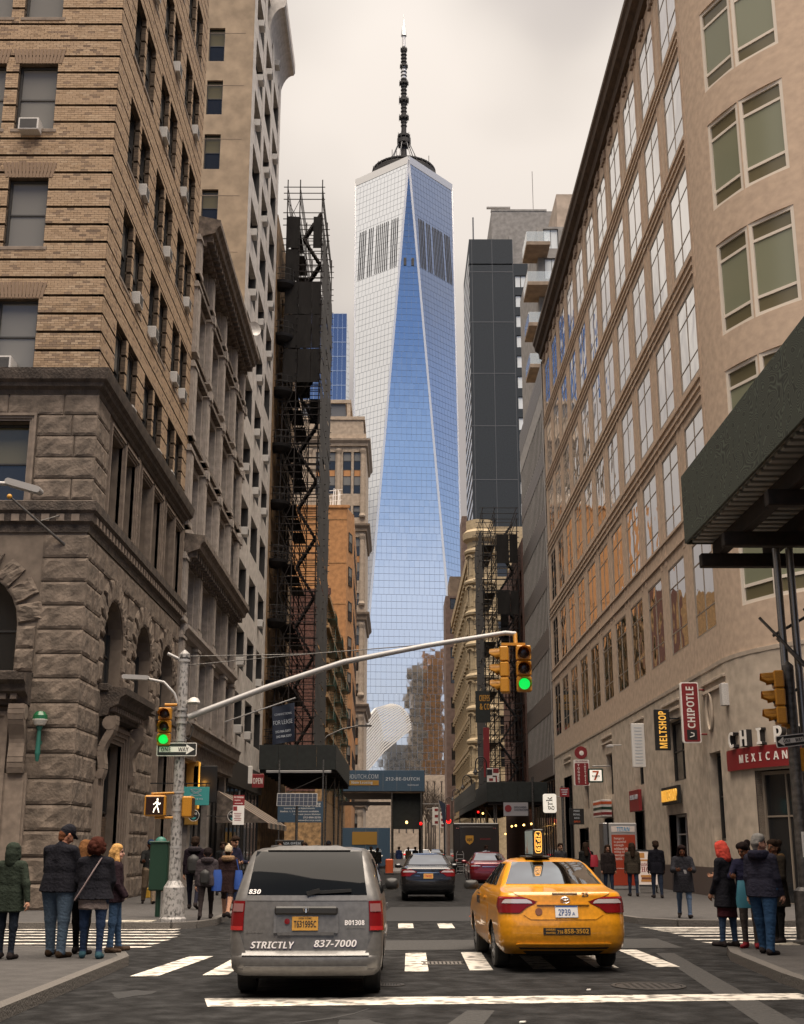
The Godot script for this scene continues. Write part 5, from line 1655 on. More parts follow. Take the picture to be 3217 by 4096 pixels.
	mb = MB.new()
	for k in 14: mb.bar(Vector3(cos(k * 1.9) * 20, 426, sin(k * 1.9) * 20), Vector3(cos(k * 1.9) * 20, 430 + 2 * sin(k * 3.0), sin(k * 1.9) * 20), 0.35)
	part(t, "crown_antennas", mb, M.black_iron)
	mb = MB.new()
	mb.lathe([Vector2(3.4, 426), Vector2(2.3, 434), Vector2(1.7, 446), Vector2(1.7, 456), Vector2(1.5, 520), Vector2(0.9, 522), Vector2(0.9, 529)], 12)
	part(t, "spire_mast", mb, M.black_iron)
	for q in [[449, 4.4, 3.5], [453, 4.0, 2], [446, 3.6, 1.2], [467, 3.2, 2.0], [480, 3.2, 2.4], [493, 3.0, 1.6], [506, 2.6, 1.4], [519, 2.2, 1.2]]:
		mb = MB.new(); mb.lathe([Vector2(1.5, q[0] - q[2] * 0.6), Vector2(q[1], q[0] - q[2] * 0.4), Vector2(q[1], q[0] + q[2] * 0.4), Vector2(1.5, q[0] + q[2] * 0.6)], 12)
		for k in 9: mb.bar(Vector3(cos(k * 0.7) * q[1], q[0] - q[2], sin(k * 0.7) * q[1]), Vector3(cos(k * 0.7) * q[1], q[0] + q[2], sin(k * 0.7) * q[1]), 0.3)
		part(t, "spire_ring", mb, M.black_iron)
	mb = MB.new()
	for k in 22: mb.lathe([Vector2(1.6, 460 + 2.7 * k), Vector2(2.1, 460.4 + 2.7 * k), Vector2(2.1, 461.2 + 2.7 * k), Vector2(1.6, 461.6 + 2.7 * k)], 8)
	part(t, "spire_collars", mb, M.black_iron)
	mb = MB.new(); mb.lathe([Vector2(1.75, 496), Vector2(1.75, 505)], 12); mb.lathe([Vector2(1.2, 521), Vector2(1.1, 529)], 12)
	part(t, "spire_radome", mb, M.tower_edge)
	mb = MB.new(); mb.lathe([Vector2(0.5, 528), Vector2(2.0, 529.5), Vector2(1.6, 533), Vector2(0.5, 540), Vector2(0.05, 546)], 8)
	part(t, "beacon", mb, M.tower_edge)
	for k in 8:
		var a = TAU * (k + 0.5) / 8
		mb = MB.new(); mb.tube([Vector3(cos(a) * 12, 427, sin(a) * 12), Vector3(cos(a) * 4, 447, sin(a) * 4)], 0.3, 5)
		part(t, "guy_cable", mb, M.charcoal_light)
	# white ribbed wings of the hall before it
	t = thing("ribbed_hall", "white ribbed wing of a station hall before the glass skyscraper", "hall", Vector3(-14, 0, -480))
	for k in 17:
		var s = k / 16.0
		var a = Vector3(lerpf(-1.5, 0.5, s), lerpf(25.5, 47.5, s), 0)
		var b = Vector3(lerpf(19.0, 11.2, s * s), 46.2 + 9.4 * sin(s * PI / 2), -5)
		var mid = a.lerp(b, 0.5) + Vector3(-0.4, 1.3 + 0.8 * s, 0)
		mb = MB.new()
		for q in [[a, mid], [mid, b]]: mb.bar(q[0], q[1], 1.6, 0.5)
		part(t, "rib", mb, M.bone_white)
	block("far_podium", "pale slatted podium building at the far end of the street", Vector3(-14, 0, -430), Vector3(50, 25.5, 20), M.beige, [["front", {"f": 0.3, "rows": [0.5], "b": 0.3, "fm": M.beige, "g": [M.pane_dark]}, steps(14, 2.4, 12), Vector2(0.9, 8), [6.0, 15.5]]])
	block("background_block", "grey stepped office block reflected low beside the skyscraper base", Vector3(-2, 0, -560), Vector3(14, 34, 14), M.grey_dark, [["front", {"f": 0.2, "g": [M.pane_dark]}, steps(1, 2.6, 5), Vector2(1.6, 2.4), steps(10, 4, 6)]])

# bare street trees far down the street
func bare_tree(at: Vector3, h: float, label: String) -> void:
	var t = thing("bare_tree", label, "tree", at, 0, "bare trees far down the street")
	var tr = MB.new(); var tw = MB.new()
	tr.tube([Vector3.ZERO, Vector3(0.1, h * 0.3, 0)], [h * 0.022, h * 0.016], 6)
	grow(tr, tw, Vector3(0.1, h * 0.3, 0), Vector3(0, 1, 0), h * 0.26, h * 0.014, 0)
	part(t, "trunk", tr, M.bark)
	part(t, "crown", tw, M.bark)

func grow(tr: MB, tw: MB, p: Vector3, d: Vector3, l: float, r: float, depth: int) -> void:
	var e = p + d * l
	(tr if depth < 2 else tw).tube([p, e], [r, r * 0.65], 5 if depth < 2 else 3, false)
	if depth >= 5: return
	for k in (4 if depth < 2 else 3):
		var q = (d + Vector3(rng.randf_range(-1, 1), rng.randf_range(-0.2, 0.6), rng.randf_range(-1, 1)) * 0.85).normalized()
		grow(tr, tw, p.lerp(e, rng.randf_range(0.6, 1.0)), q, l * rng.randf_range(0.6, 0.85), r * 0.6, depth + 1)

# buildings of the near corners and behind the camera: they shade the street and stand in the reflections
func unseen_neighbours() -> void:
	block("corner_block", "brown office block on the near right corner behind the green shed", Vector3(10.6, 0, 30), Vector3(40, 13, 50), M.sand_dark, [["left", {"f": 0.1, "rows": [0.5]}, steps(2, 4.4, 11), Vector2(2.4, 2.4), steps(5, 4, 2)]])
	block("corner_block", "tan office block on the near left corner beside the camera", Vector3(-38, 0, 40), Vector3(29, 13, 58), M.stucco, [["right", {"f": 0.1, "rows": [0.5]}, steps(2, 4.4, 12), Vector2(2.4, 2.4), steps(5, 4, 2)]])
	# towers of the next streets, mirrored low in the glass skyscraper
	block("mirrored_tower", "pale stone office tower standing streets away behind the camera", Vector3(146, 0, 60), Vector3(20, 205, 20), M.beige, [["back", {"f": 0.3, "rows": [0.5], "g": [M.pane_dark, M.pane_blind]}, steps(1, 4.8, 4), Vector2(3.4, 5), steps(20, 8, 22)]])
	block("mirrored_tower", "orange rendered tower standing streets away behind the camera", Vector3(167, 0, 62), Vector3(24, 222, 20), M.orange, [["back", {"f": 0.3, "rows": [0.5], "g": [M.pane_dark, M.pane_blind]}, steps(1.5, 4.6, 5), Vector2(2.6, 4), steps(20, 8, 24)]])
	block("mirrored_tower", "grey concrete tower standing streets away behind the camera", Vector3(118, 0, 58), Vector3(26, 116, 20), M.concrete, [["back", {"f": 0.3, "rows": [0.5], "g": [M.pane_dark]}, steps(1.5, 4.8, 5), Vector2(2.6, 4), steps(20, 8, 11)]])

# ---------- vehicles: a body lofted through plan outlines at rising heights; z runs forward from the rear bumper ----------
class Shell:
	var rows: Array = []       # [y, half width, rear z, front z, rear corner radius, front corner radius]
	var bulge: float = 0.05
	func at(y: float) -> Array:
		var i: int = 0
		while i < rows.size() - 2 and rows[i + 1][0] < y: i += 1
		var p: Array = rows[i]; var q: Array = rows[i + 1]
		var t: float = clampf((y - p[0]) / (q[0] - p[0]), 0.0, 1.0)
		var out: Array = []
		for k in 6: out.append(lerpf(p[k], q[k], t))
		return out
	# k: 0..1 along the rear, 1..2 round its corner, 2..3 along the side, 3..4 round the front corner, 4..5 to the middle of the front
	func pt(y: float, k: float, sg: float) -> Vector3:
		var r: Array = at(y)
		var hw: float = r[1]; var c: float = minf(r[4], hw * 0.9); var cf: float = minf(r[5], hw * 0.9)
		var x: float; var z: float
		if k <= 1.0:
			x = (hw - c) * k; z = r[2] + bulge * pow(x / maxf(hw, 0.1), 2) - bulge
		elif k <= 2.0:
			var a: float = (k - 1.0) * PI / 2
			x = hw - c + c * sin(a); z = r[2] + c * (1.0 - cos(a)) + bulge * pow((hw - c) / maxf(hw, 0.1), 2) - bulge
		elif k <= 3.0:
			x = hw; z = lerpf(r[2] + c, r[3] - cf, k - 2.0)
			x += 0.025 * sin((k - 2.0) * PI)
		elif k <= 4.0:
			var a: float = (k - 3.0) * PI / 2
			x = hw - cf + cf * cos(a); z = r[3] - cf + cf * sin(a)
		else:
			x = (hw - cf) * (5.0 - k); z = r[3] + 0.12 * (k - 4.0)
		return Vector3(x * sg, y, -z)
	func kx(y: float, x: float) -> float:
		var r: Array = at(y)
		var c: float = minf(r[4], r[1] * 0.9)
		if x <= r[1] - c: return x / (r[1] - c)
		return 1.0 + asin(clampf((x - r[1] + c) / c, 0.0, 1.0)) / (PI / 2)
	func kz(y: float, z: float) -> float:
		var r: Array = at(y)
		return 2.0 + (z - r[2] - r[4]) / maxf(r[3] - r[5] - r[2] - r[4], 0.1)
	func normal(y: float, k: float, sg: float) -> Vector3:
		var e: float = 0.004
		var u: Vector3 = pt(y, k + e, sg) - pt(y, k - e, sg)
		var v: Vector3 = pt(y + 0.006, k, sg) - pt(y - 0.006, k, sg)
		if k - e < 0.0: u = Vector3(sg, 0, 0)
		return (u.cross(v) * sg).normalized()

func patch(t: Node, called: String, s: Shell, rows: Array, m: Material, off := 0.006, cols := 8, sg := 1.0, both := false) -> MeshInstance3D:
	# rows of [y, k0, k1]; with both = true the patch runs right across the rear from -k to k
	var g = []; var back = []
	for r in rows:
		var l = []; var lb = []
		for i in cols + 1:
			var k: float = lerpf(r[1], r[2], float(i) / cols)
			var sd = sg
			if both:
				k = lerpf(-r[2], r[2], float(i) / cols); sd = -1.0 if k < 0 else 1.0; k = absf(k)
			var n = s.normal(r[0], k, sd)
			var p = s.pt(r[0], k, sd)
			l.append(p + n * off); lb.append(p - n * 0.01)
		g.append(l); back.append(lb)
	var flip = not both and sg < 0
	var mb = MB.new()
	mb.grid(g, flip)
	mb.grid([g[-1], back[-1]], flip); mb.grid([back[0], g[0]], flip)
	var e0 = []; var e1 = []; var f0 = []; var f1 = []
	for j in g.size():
		e0.append(g[j][0]); e1.append(back[j][0]); f0.append(g[j][-1]); f1.append(back[j][-1])
	mb.grid([e1, e0], not flip); mb.grid([f0, f1], not flip)
	return part(t, called, mb, m)

func car_body(t: Node, s: Shell, m: Material, wheels: Array, arch: float, wy: float, ybelt: float) -> void:
	var ks = []
	for i in 9: ks.append(i / 8.0)
	for i in range(1, 7): ks.append(1 + i / 6.0)
	for i in range(1, 49): ks.append(2 + i / 48.0)
	for i in range(1, 6): ks.append(3 + i / 5.0)
	for i in range(1, 6): ks.append(4 + i / 5.0)
	var loop = []
	for i in range(ks.size() - 1, -1, -1): loop.append([ks[i], -1.0])
	for i in range(1, ks.size()): loop.append([ks[i], 1.0])
	var ys = []
	for i in s.rows.size() - 1:
		var n = maxi(1, int(ceil((s.rows[i + 1][0] - s.rows[i][0]) / 0.06)))
		for j in n: ys.append(lerpf(s.rows[i][0], s.rows[i + 1][0], float(j) / n))
	ys.append(s.rows[-1][0])
	var g = []
	for y in ys:
		var l = []
		for q in loop:
			var yy = y
			if q[0] > 1.5 and q[0] < 3.6 and y < ybelt:
				var z = -s.pt(y, q[0], q[1]).z
				for w in wheels:
					if absf(z - w) < arch:
						var yb = wy + sqrt(arch * arch - (z - w) * (z - w))
						yb = maxf(yb, ys[0])
						yy = yb + (y - ys[0]) / (ybelt - ys[0]) * (ybelt - yb)
			l.append(s.pt(yy, q[0], q[1]))
		g.append(l)
	var mb = MB.new()
	mb.grid(g)
	var c = Vector3.ZERO
	for p in g[-1]: c += p / g[-1].size()
	for i in g[-1].size() - 1: mb.tri(g[-1][i], g[-1][i + 1], c)
	part(t, "body", mb, m)
	mb = MB.new()
	var mid = s.at(0.6)
	mb.span(-mid[1] + 0.22, 0.2, -mid[3] + 0.5, mid[1] - 0.22, 0.62, -mid[2] - 0.35)
	for w in wheels: mb.span(-mid[1] + 0.1, 0.32, -w - arch, mid[1] - 0.1, wy + arch + 0.02, -w + arch)
	part(t, "underbody", mb, M.undercar)

func wheel(t: Node, x: float, r: float, z: float, w: float, sg: float) -> void:
	var o = Node3D.new(); o.name = "wheel"
	t.add_child(o, true)
	o.transform = Transform3D(Basis(Vector3(0, 0, 1), -PI / 2 * sg), Vector3(x * sg, r, -z))
	if not cache.has("tyre%.2f" % r):
		var mb = MB.new()
		mb.lathe([Vector2(r * 0.62, -w / 2), Vector2(r * 0.93, -w / 2), Vector2(r, -w / 2 + 0.03), Vector2(r, w / 2 - 0.03), Vector2(r * 0.93, w / 2), Vector2(r * 0.62, w / 2)], 28)
		cache["tyre%.2f" % r] = mb.done()
		mb = MB.new()
		mb.lathe([Vector2(r * 0.64, w / 2 - 0.01), Vector2(r * 0.6, w / 2 - 0.05), Vector2(r * 0.2, w / 2 - 0.04), Vector2(r * 0.14, w / 2 - 0.01), Vector2(0.001, w / 2 - 0.01)], 20)
		for k in 7:
			var a = TAU * k / 7
			mb.bar(Vector3(cos(a) * r * 0.12, w / 2 - 0.015, sin(a) * r * 0.12), Vector3(cos(a) * r * 0.62, w / 2 - 0.02, sin(a) * r * 0.62), 0.05, 0.03)
		cache["rim%.2f" % r] = mb.done()
	part(o, "tyre", cache["tyre%.2f" % r], M.tyre)
	part(o, "rim", cache["rim%.2f" % r], M.rim)

func on_rear(s: Shell, x: float, y: float, off := 0.012) -> Transform3D:
	var sg = -1.0 if x < 0 else 1.0
	var k = s.kx(y, absf(x))
	var n = s.normal(y, k, sg)
	var u = UP.cross(n).normalized()
	return Transform3D(Basis(u, n.cross(u), n), s.pt(y, k, sg) + n * off)

func rear_text(t: Node, called: String, s: Shell, words: String, x: float, y: float, w: float, h: float, m: Material, off := 0.016, slant := 0.0, face := "Droid Sans") -> void:
	var q = on_rear(s, x, y, off)
	var b = q.basis
	if slant != 0.0: b = Basis(b.x, b.y + b.x * slant, b.z)
	letters(t, called, words, q.origin, w, h, m, b, 0.004, face)

func mirror(t: Node, at: Vector3, sg: float, m: Material, size: Vector3) -> void:
	var mb = MB.new()
	var rows = []
	for j in 7:
		var l = []
		var a = PI * j / 6 - PI / 2
		for i in 13:
			var b = TAU * i / 12
			var cx = signf(cos(b)) * pow(absf(cos(b)), 0.6); var cy = signf(sin(b)) * pow(absf(sin(b)), 0.6)
			l.append(at + Vector3(cx * cos(a) * size.x / 2, cy * cos(a) * size.y / 2, -sin(a) * size.z / 2))
		rows.append(l)
	mb.grid(rows)
	mb.bar(at + Vector3(-sg * size.x * 0.4, -size.y * 0.2, 0), at + Vector3(-sg * size.x * 0.9, -size.y * 0.45, -0.02), 0.06)
	part(t, "mirror", mb, m)

func silver_van() -> void:
	var t = thing("minivan", "dusty silver minivan with STRICTLY lettering on its tailgate", "minivan", Vector3(-1.07, 0, -15.2))
	var s = Shell.new()
	s.bulge = 0.07
	s.rows = [[0.26, 0.80, 0.14, 4.5, 0.16, 0.3], [0.30, 0.85, 0.06, 4.66, 0.2, 0.35], [0.36, 0.875, 0.015, 4.7, 0.2, 0.4], [0.46, 0.885, 0.0, 4.72, 0.2, 0.4], [0.5, 0.885, 0.02, 4.72, 0.2, 0.4], [0.53, 0.885, 0.07, 4.7, 0.16, 0.4], [0.75, 0.892, 0.08, 4.62, 0.14, 0.4], [0.95, 0.885, 0.095, 4.35, 0.13, 0.4], [1.08, 0.87, 0.11, 3.9, 0.13, 0.4], [1.13, 0.858, 0.12, 3.65, 0.13, 0.35], [1.3, 0.81, 0.18, 3.25, 0.13, 0.3], [1.48, 0.755, 0.26, 2.85, 0.13, 0.3], [1.6, 0.71, 0.33, 2.6, 0.14, 0.3], [1.655, 0.675, 0.385, 2.45, 0.16, 0.3], [1.69, 0.6, 0.5, 2.3, 0.2, 0.3], [1.705, 0.45, 0.75, 2.1, 0.2, 0.2], [1.71, 0.2, 1.0, 1.8, 0.1, 0.1]]
	car_body(t, s, M.silver_paint, [0.92, 3.75], 0.37, 0.3, 0.8)
	for w in [0.92, 3.75]:
		for sg in [-1.0, 1.0]: wheel(t, 0.755, 0.315, w, 0.21, sg)
	# tailgate panel and its glass
	patch(t, "tailgate", s, [[0.535, 0, s.kx(0.535, 0.725)], [0.75, 0, s.kx(0.75, 0.728)], [0.95, 0, s.kx(0.95, 0.727)], [1.085, 0, s.kx(1.085, 0.72)]], M.silver_paint, 0.014, 18, 1.0, true)
	patch(t, "belt_strip", s, [[1.092, 0, s.kx(1.092, 0.715)], [1.15, 0, s.kx(1.15, 0.705)]], M.silver_paint, 0.018, 14, 1.0, true)
	var gl = []
	for k in 9:
		var y = lerpf(1.155, 1.645, k / 8.0)
		gl.append([y, 0, s.kx(y, lerpf(0.705, 0.63, k / 8.0))])
	patch(t, "rear_glass", s, gl, M.car_glass, 0.012, 22, 1.0, true)
	patch(t, "spoiler", s, [[1.648, 0, 0.95], [1.672, 0, 0.93], [1.69, 0, 0.9]], M.silver_paint, 0.03, 14, 1.0, true)
	for sg in [-1.0, 1.0]:
		var tl = patch(t, "tail_lamp", s, [[0.76, s.kx(0.76, 0.735), 1.95], [0.9, s.kx(0.9, 0.735), 1.95], [1.09, s.kx(1.09, 0.725), 1.95]], M.tail_red, 0.016, 6, sg)
		patch(tl, "reverse_lens", s, [[0.97, s.kx(0.97, 0.745), 1.6], [1.06, s.kx(1.06, 0.74), 1.6]], M.tail_smoke, 0.02, 5, sg)
		patch(tl, "reflector", s, [[0.765, s.kx(0.765, 0.745), 1.7], [0.81, s.kx(0.81, 0.745), 1.7]], M.tail_bright, 0.021, 5, sg)
		patch(t, "bumper_corner", s, [[0.34, 1.05, 2.02], [0.5, 1.0, 2.02], [0.745, 1.15, 2.02]], M.silver_paint, 0.008, 6, sg)
		for w in [[0.75, 1.7], [1.78, 2.65], [2.72, 3.25]]:
			var rr = []
			for k in 5:
				var y = lerpf(1.15, 1.56, k / 4.0)
				rr.append([y, s.kz(y, w[0] + 0.08 * k / 4.0), s.kz(y, w[1] - (0.18 * k / 4.0 if w[1] > 3 else 0.0))])
			patch(t, "side_glass", s, rr, M.car_glass, 0.008, 8, sg)
		mirror(t, Vector3(0.985 * sg, 1.2, -3.2), sg, M.black_plastic, Vector3(0.2, 0.17, 0.14))
		patch(t, "door_handle", s, [[0.93, s.kz(0.93, 2.6), s.kz(0.93, 2.8)], [0.96, s.kz(0.96, 2.6), s.kz(0.96, 2.8)]], M.silver_paint, 0.03, 4, sg)
		patch(t, "side_moulding", s, [[0.6, s.kz(0.6, 1.35), s.kz(0.6, 3.3)], [0.65, s.kz(0.65, 1.35), s.kz(0.65, 3.3)]], M.grey_plastic, 0.015, 12, sg)
	var ws = []
	for k in 5:
		var y = lerpf(1.17, 1.6, k / 4.0)
		ws.append([y, 3.7, 5.0])
	for sg in [-1.0, 1.0]: patch(t, "windscreen", s, ws, M.car_glass, 0.006, 8, sg)
	# bumper: step pad and a lower strip
	patch(t, "bumper_step", s, [[0.485, 0, s.kx(0.485, 0.735)], [0.515, 0, s.kx(0.515, 0.73)], [0.53, 0, s.kx(0.53, 0.72)]], M.silver_paint, 0.022, 16, 1.0, true)
	patch(t, "bumper_strip", s, [[0.345, 0, s.kx(0.345, 0.715)], [0.375, 0, s.kx(0.375, 0.715)]], M.silver_paint, 0.02, 16, 1.0, true)
	# handle bar and number plate recess
	var rim_ = MB.new()
	var q = on_rear(s, 0.0, 0.885, 0.016)
	for e in [[-0.36, -0.15, -0.36, 0.12], [0.36, -0.15, 0.36, 0.12], [-0.36, 0.12, 0.36, 0.12], [-0.33, -0.155, 0.33, -0.155]]: rim_.bar(q * Vector3(e[0], e[1], 0), q * Vector3(e[2], e[3], 0), 0.035)
	part(t, "plate_surround", rim_, M.silver_paint)
	bx(t, "plate_recess", q * Vector3(0, -0.035, 0.004), Vector3(0.7, 0.23, 0.012), M.silver_paint, 0.004, q.basis)
	bx(t, "handle_bar", q * Vector3(0, 0.1, 0.02), Vector3(0.74, 0.095, 0.05), M.black_plastic, 0.02, q.basis)
	var em = MB.new()
	em.bar(q * Vector3(-0.03, 0.125, 0.05), q * Vector3(0.03, 0.125, 0.05), 0.012); em.bar(q * Vector3(-0.03, 0.125, 0.05), q * Vector3(-0.018, 0.085, 0.05), 0.012); em.bar(q * Vector3(0.03, 0.125, 0.05), q * Vector3(0.018, 0.085, 0.05), 0.012); em.bar(q * Vector3(0, 0.12, 0.05), q * Vector3(0, 0.075, 0.05), 0.014)
	part(t, "emblem", em, M.chrome)
	bx(t, "number_plate", q * Vector3(-0.01, -0.045, 0.022), Vector3(0.305, 0.155, 0.012), M.plate_gold, 0.003, q.basis)
	letters(t, "plate_number", "T631995C", q * Vector3(-0.01, -0.05, 0.029), 0.26, 0.075, M.letter_black, q.basis, 0.004)
	letters(t, "plate_heading", "NEW YORK", q * Vector3(-0.01, 0.015, 0.029), 0.15, 0.018, M.letter_black, q.basis, 0.004)
	var bt = MB.new(); bt.lathe([Vector2(0.032, 0), Vector2(0.032, 0.014), Vector2(0.001, 0.016)], 16, Transform3D(q.basis * Basis(Vector3(1, 0, 0), PI / 2), q * Vector3(-0.22, -0.02, 0.012)))
	part(t, "lock_button", bt, M.tail_red)
	for z in [[M.decal_violet, 0.014, 0.004], [M.decal_grey, 0.017, 0.0]]:
		rear_text(t, "lettering", s, "STRICTLY", -0.385, 0.605 - z[2], 0.5 + z[2] * 3, 0.075 + z[2] * 3, z[0], z[1], 0.22)
		rear_text(t, "lettering", s, "837-7000", 0.345, 0.622 - z[2], 0.49 + z[2] * 3, 0.078 + z[2] * 3, z[0], z[1], 0.22)
	rear_text(t, "lettering", s, "B01308", 0.565, 0.85, 0.23, 0.055, M.decal_grey)
	rear_text(t, "lettering", s, "CARAVAN", 0.58, 0.795, 0.21, 0.022, M.grey_plastic)
	rear_text(t, "lettering", s, "DODGE", -0.6, 0.745, 0.2, 0.02, M.grey_plastic)
	rear_text(t, "glass_number", s, "830", -0.615, 1.19, 0.14, 0.055, M.decal_grey, 0.018, 0.15)
	var wp = MB.new()
	wp.bar(on_rear(s, 0.05, 1.175, 0.03).origin, on_rear(s, 0.52, 1.2, 0.03).origin, 0.035); wp.bar(on_rear(s, 0.0, 1.165, 0.02).origin, on_rear(s, 0.15, 1.2, 0.035).origin, 0.05)
	part(t, "wiper", wp, M.black_plastic)
	for x in [-0.45, -0.2, 0.05, 0.3]:
		var rb = MB.new(); rb.bar(Vector3(x - 0.05, 1.712, -0.95), Vector3(x - 0.05, 1.722, -2.0), 0.05, 0.02)
		part(t, "roof_rib", rb, M.silver_paint)

func sedan(t: Node, paint: Material, taxi: bool) -> Shell:
	var s = Shell.new()
	s.bulge = 0.09
	s.rows = [[0.24, 0.78, 0.2, 4.4, 0.16, 0.3], [0.3, 0.84, 0.08, 4.55, 0.2, 0.35], [0.37, 0.87, 0.03, 4.6, 0.24, 0.4], [0.5, 0.885, 0.0, 4.65, 0.26, 0.45], [0.66, 0.888, 0.0, 4.62, 0.26, 0.45], [0.76, 0.885, 0.03, 4.55, 0.24, 0.45], [0.88, 0.88, 0.06, 4.3, 0.22, 0.45], [0.98, 0.862, 0.075, 3.8, 0.2, 0.4], [1.035, 0.84, 0.085, 3.45, 0.2, 0.4], [1.055, 0.825, 0.12, 3.3, 0.2, 0.35], [1.075, 0.81, 0.32, 3.2, 0.2, 0.3], [1.1, 0.785, 0.58, 3.1, 0.18, 0.3], [1.13, 0.76, 0.72, 3.02, 0.16, 0.3], [1.22, 0.715, 0.9, 2.85, 0.16, 0.3], [1.33, 0.655, 1.1, 2.65, 0.16, 0.3], [1.42, 0.595, 1.28, 2.45, 0.18, 0.3], [1.465, 0.545, 1.42, 2.32, 0.2, 0.3], [1.495, 0.45, 1.6, 2.2, 0.2, 0.25], [1.51, 0.28, 1.8, 2.05, 0.15, 0.15], [1.513, 0.1, 1.9, 1.95, 0.05, 0.05]]
	car_body(t, s, paint, [0.98, 3.6], 0.36, 0.3, 0.78)
	for w in [0.98, 3.6]:
		for sg in [-1.0, 1.0]: wheel(t, 0.76, 0.32, w, 0.2, sg)
	var gl = []
	for k in 8:
		var y = lerpf(1.145, 1.445, k / 7.0)
		gl.append([y, 0, s.kx(y, lerpf(0.69, 0.52, k / 7.0))])
	patch(t, "rear_glass", s, gl, M.tinted_glass, 0.008, 20, 1.0, true)
	for sg in [-1.0, 1.0]:
		for w in [[1.18, 1.5], [1.55, 2.22], [2.28, 2.95]]:
			var rr = []
			for k in 5:
				var f = k / 4.0
				var y = lerpf(1.12, 1.42, f)
				rr.append([y, s.kz(y, w[0] + (0.3 * f if w[0] < 1.3 else 0.02)), s.kz(y, w[1] - (0.42 * f if w[1] > 2.5 else 0.02) + (0.06 * f if w[0] < 1.3 else 0.0))])
			patch(t, "side_glass", s, rr, M.car_glass, 0.008, 8, sg)
		mirror(t, Vector3(0.985 * sg, 1.08, -2.95), sg, M.black_plastic if taxi else paint, Vector3(0.24, 0.15, 0.14))
		for z in [1.75, 2.6]: patch(t, "door_handle", s, [[0.93, s.kz(0.93, z - 0.1), s.kz(0.93, z + 0.1)], [0.96, s.kz(0.96, z - 0.1), s.kz(0.96, z + 0.1)]], M.chrome if not taxi else paint, 0.03, 4, sg)
		patch(t, "rear_door", s, [[0.34, s.kz(0.34, 1.42), s.kz(0.34, 2.24)], [0.6, s.kz(0.6, 1.38), s.kz(0.6, 2.24)], [0.85, s.kz(0.85, 1.3), s.kz(0.85, 2.24)], [1.07, s.kz(1.07, 1.3), s.kz(1.07, 2.22)]], paint, 0.006, 8, sg)
		patch(t, "front_door", s, [[0.34, s.kz(0.34, 2.26), s.kz(0.34, 3.12)], [0.6, s.kz(0.6, 2.26), s.kz(0.6, 3.14)], [1.07, s.kz(1.07, 2.25), s.kz(1.07, 3.05)]], paint, 0.006, 8, sg)
		# tail lamp: a wedge from the corner towards the plate, clear above and red below
		var tl = patch(t, "tail_lamp", s, [[0.785, s.kx(0.785, 0.6), 1.75], [0.86, s.kx(0.86, 0.5), 1.95], [0.9, s.kx(0.9, 0.4), 1.98], [0.93, s.kx(0.93, 0.37), 1.98], [0.96, s.kx(0.96, 0.43), 1.97], [0.995, s.kx(0.995, 0.56), 1.9]], M.tail_red, 0.014, 12, sg)
		patch(tl, "clear_lens", s, [[0.91, s.kx(0.91, 0.42), 1.55], [0.94, s.kx(0.94, 0.44), 1.5], [0.965, s.kx(0.965, 0.5), 1.4]], M.tail_clear, 0.019, 8, sg)
		patch(tl, "bright_edge", s, [[0.972, s.kx(0.972, 0.5), 1.8], [0.988, s.kx(0.988, 0.56), 1.8]], M.tail_bright, 0.019, 8, sg)
	var ws = []
	for k in 5: ws.append([lerpf(1.14, 1.44, k / 4.0), 3.6, 5.0])
	for sg in [-1.0, 1.0]: patch(t, "windscreen", s, ws, M.car_glass, 0.006, 8, sg)
	patch(t, "boot_lid", s, [[0.7, 0, s.kx(0.7, 0.45)], [0.76, 0, s.kx(0.76, 0.55)], [0.86, 0, s.kx(0.86, 0.47)], [0.9, 0, s.kx(0.9, 0.38)], [0.935, 0, s.kx(0.935, 0.35)], [1.0, 0, s.kx(1.0, 0.58)], [1.035, 0, s.kx(1.035, 0.66)], [1.052, 0, s.kx(1.052, 0.68)]], paint, 0.01, 18, 1.0, true)
	patch(t, "boot_ridge", s, [[0.888, 0, s.kx(0.888, 0.36)], [0.906, 0, s.kx(0.906, 0.36)]], paint if taxi else M.chrome, 0.032, 14, 1.0, true)
	patch(t, "diffuser", s, [[0.25, 0, s.kx(0.25, 0.5)], [0.335, 0, s.kx(0.335, 0.62)]], M.black_plastic, 0.012, 12, 1.0, true)
	patch(t, "bumper_ridge", s, [[0.38, 0, s.kx(0.38, 0.66)], [0.395, 0, s.kx(0.395, 0.6)]], paint, 0.016, 14, 1.0, true)
	return s

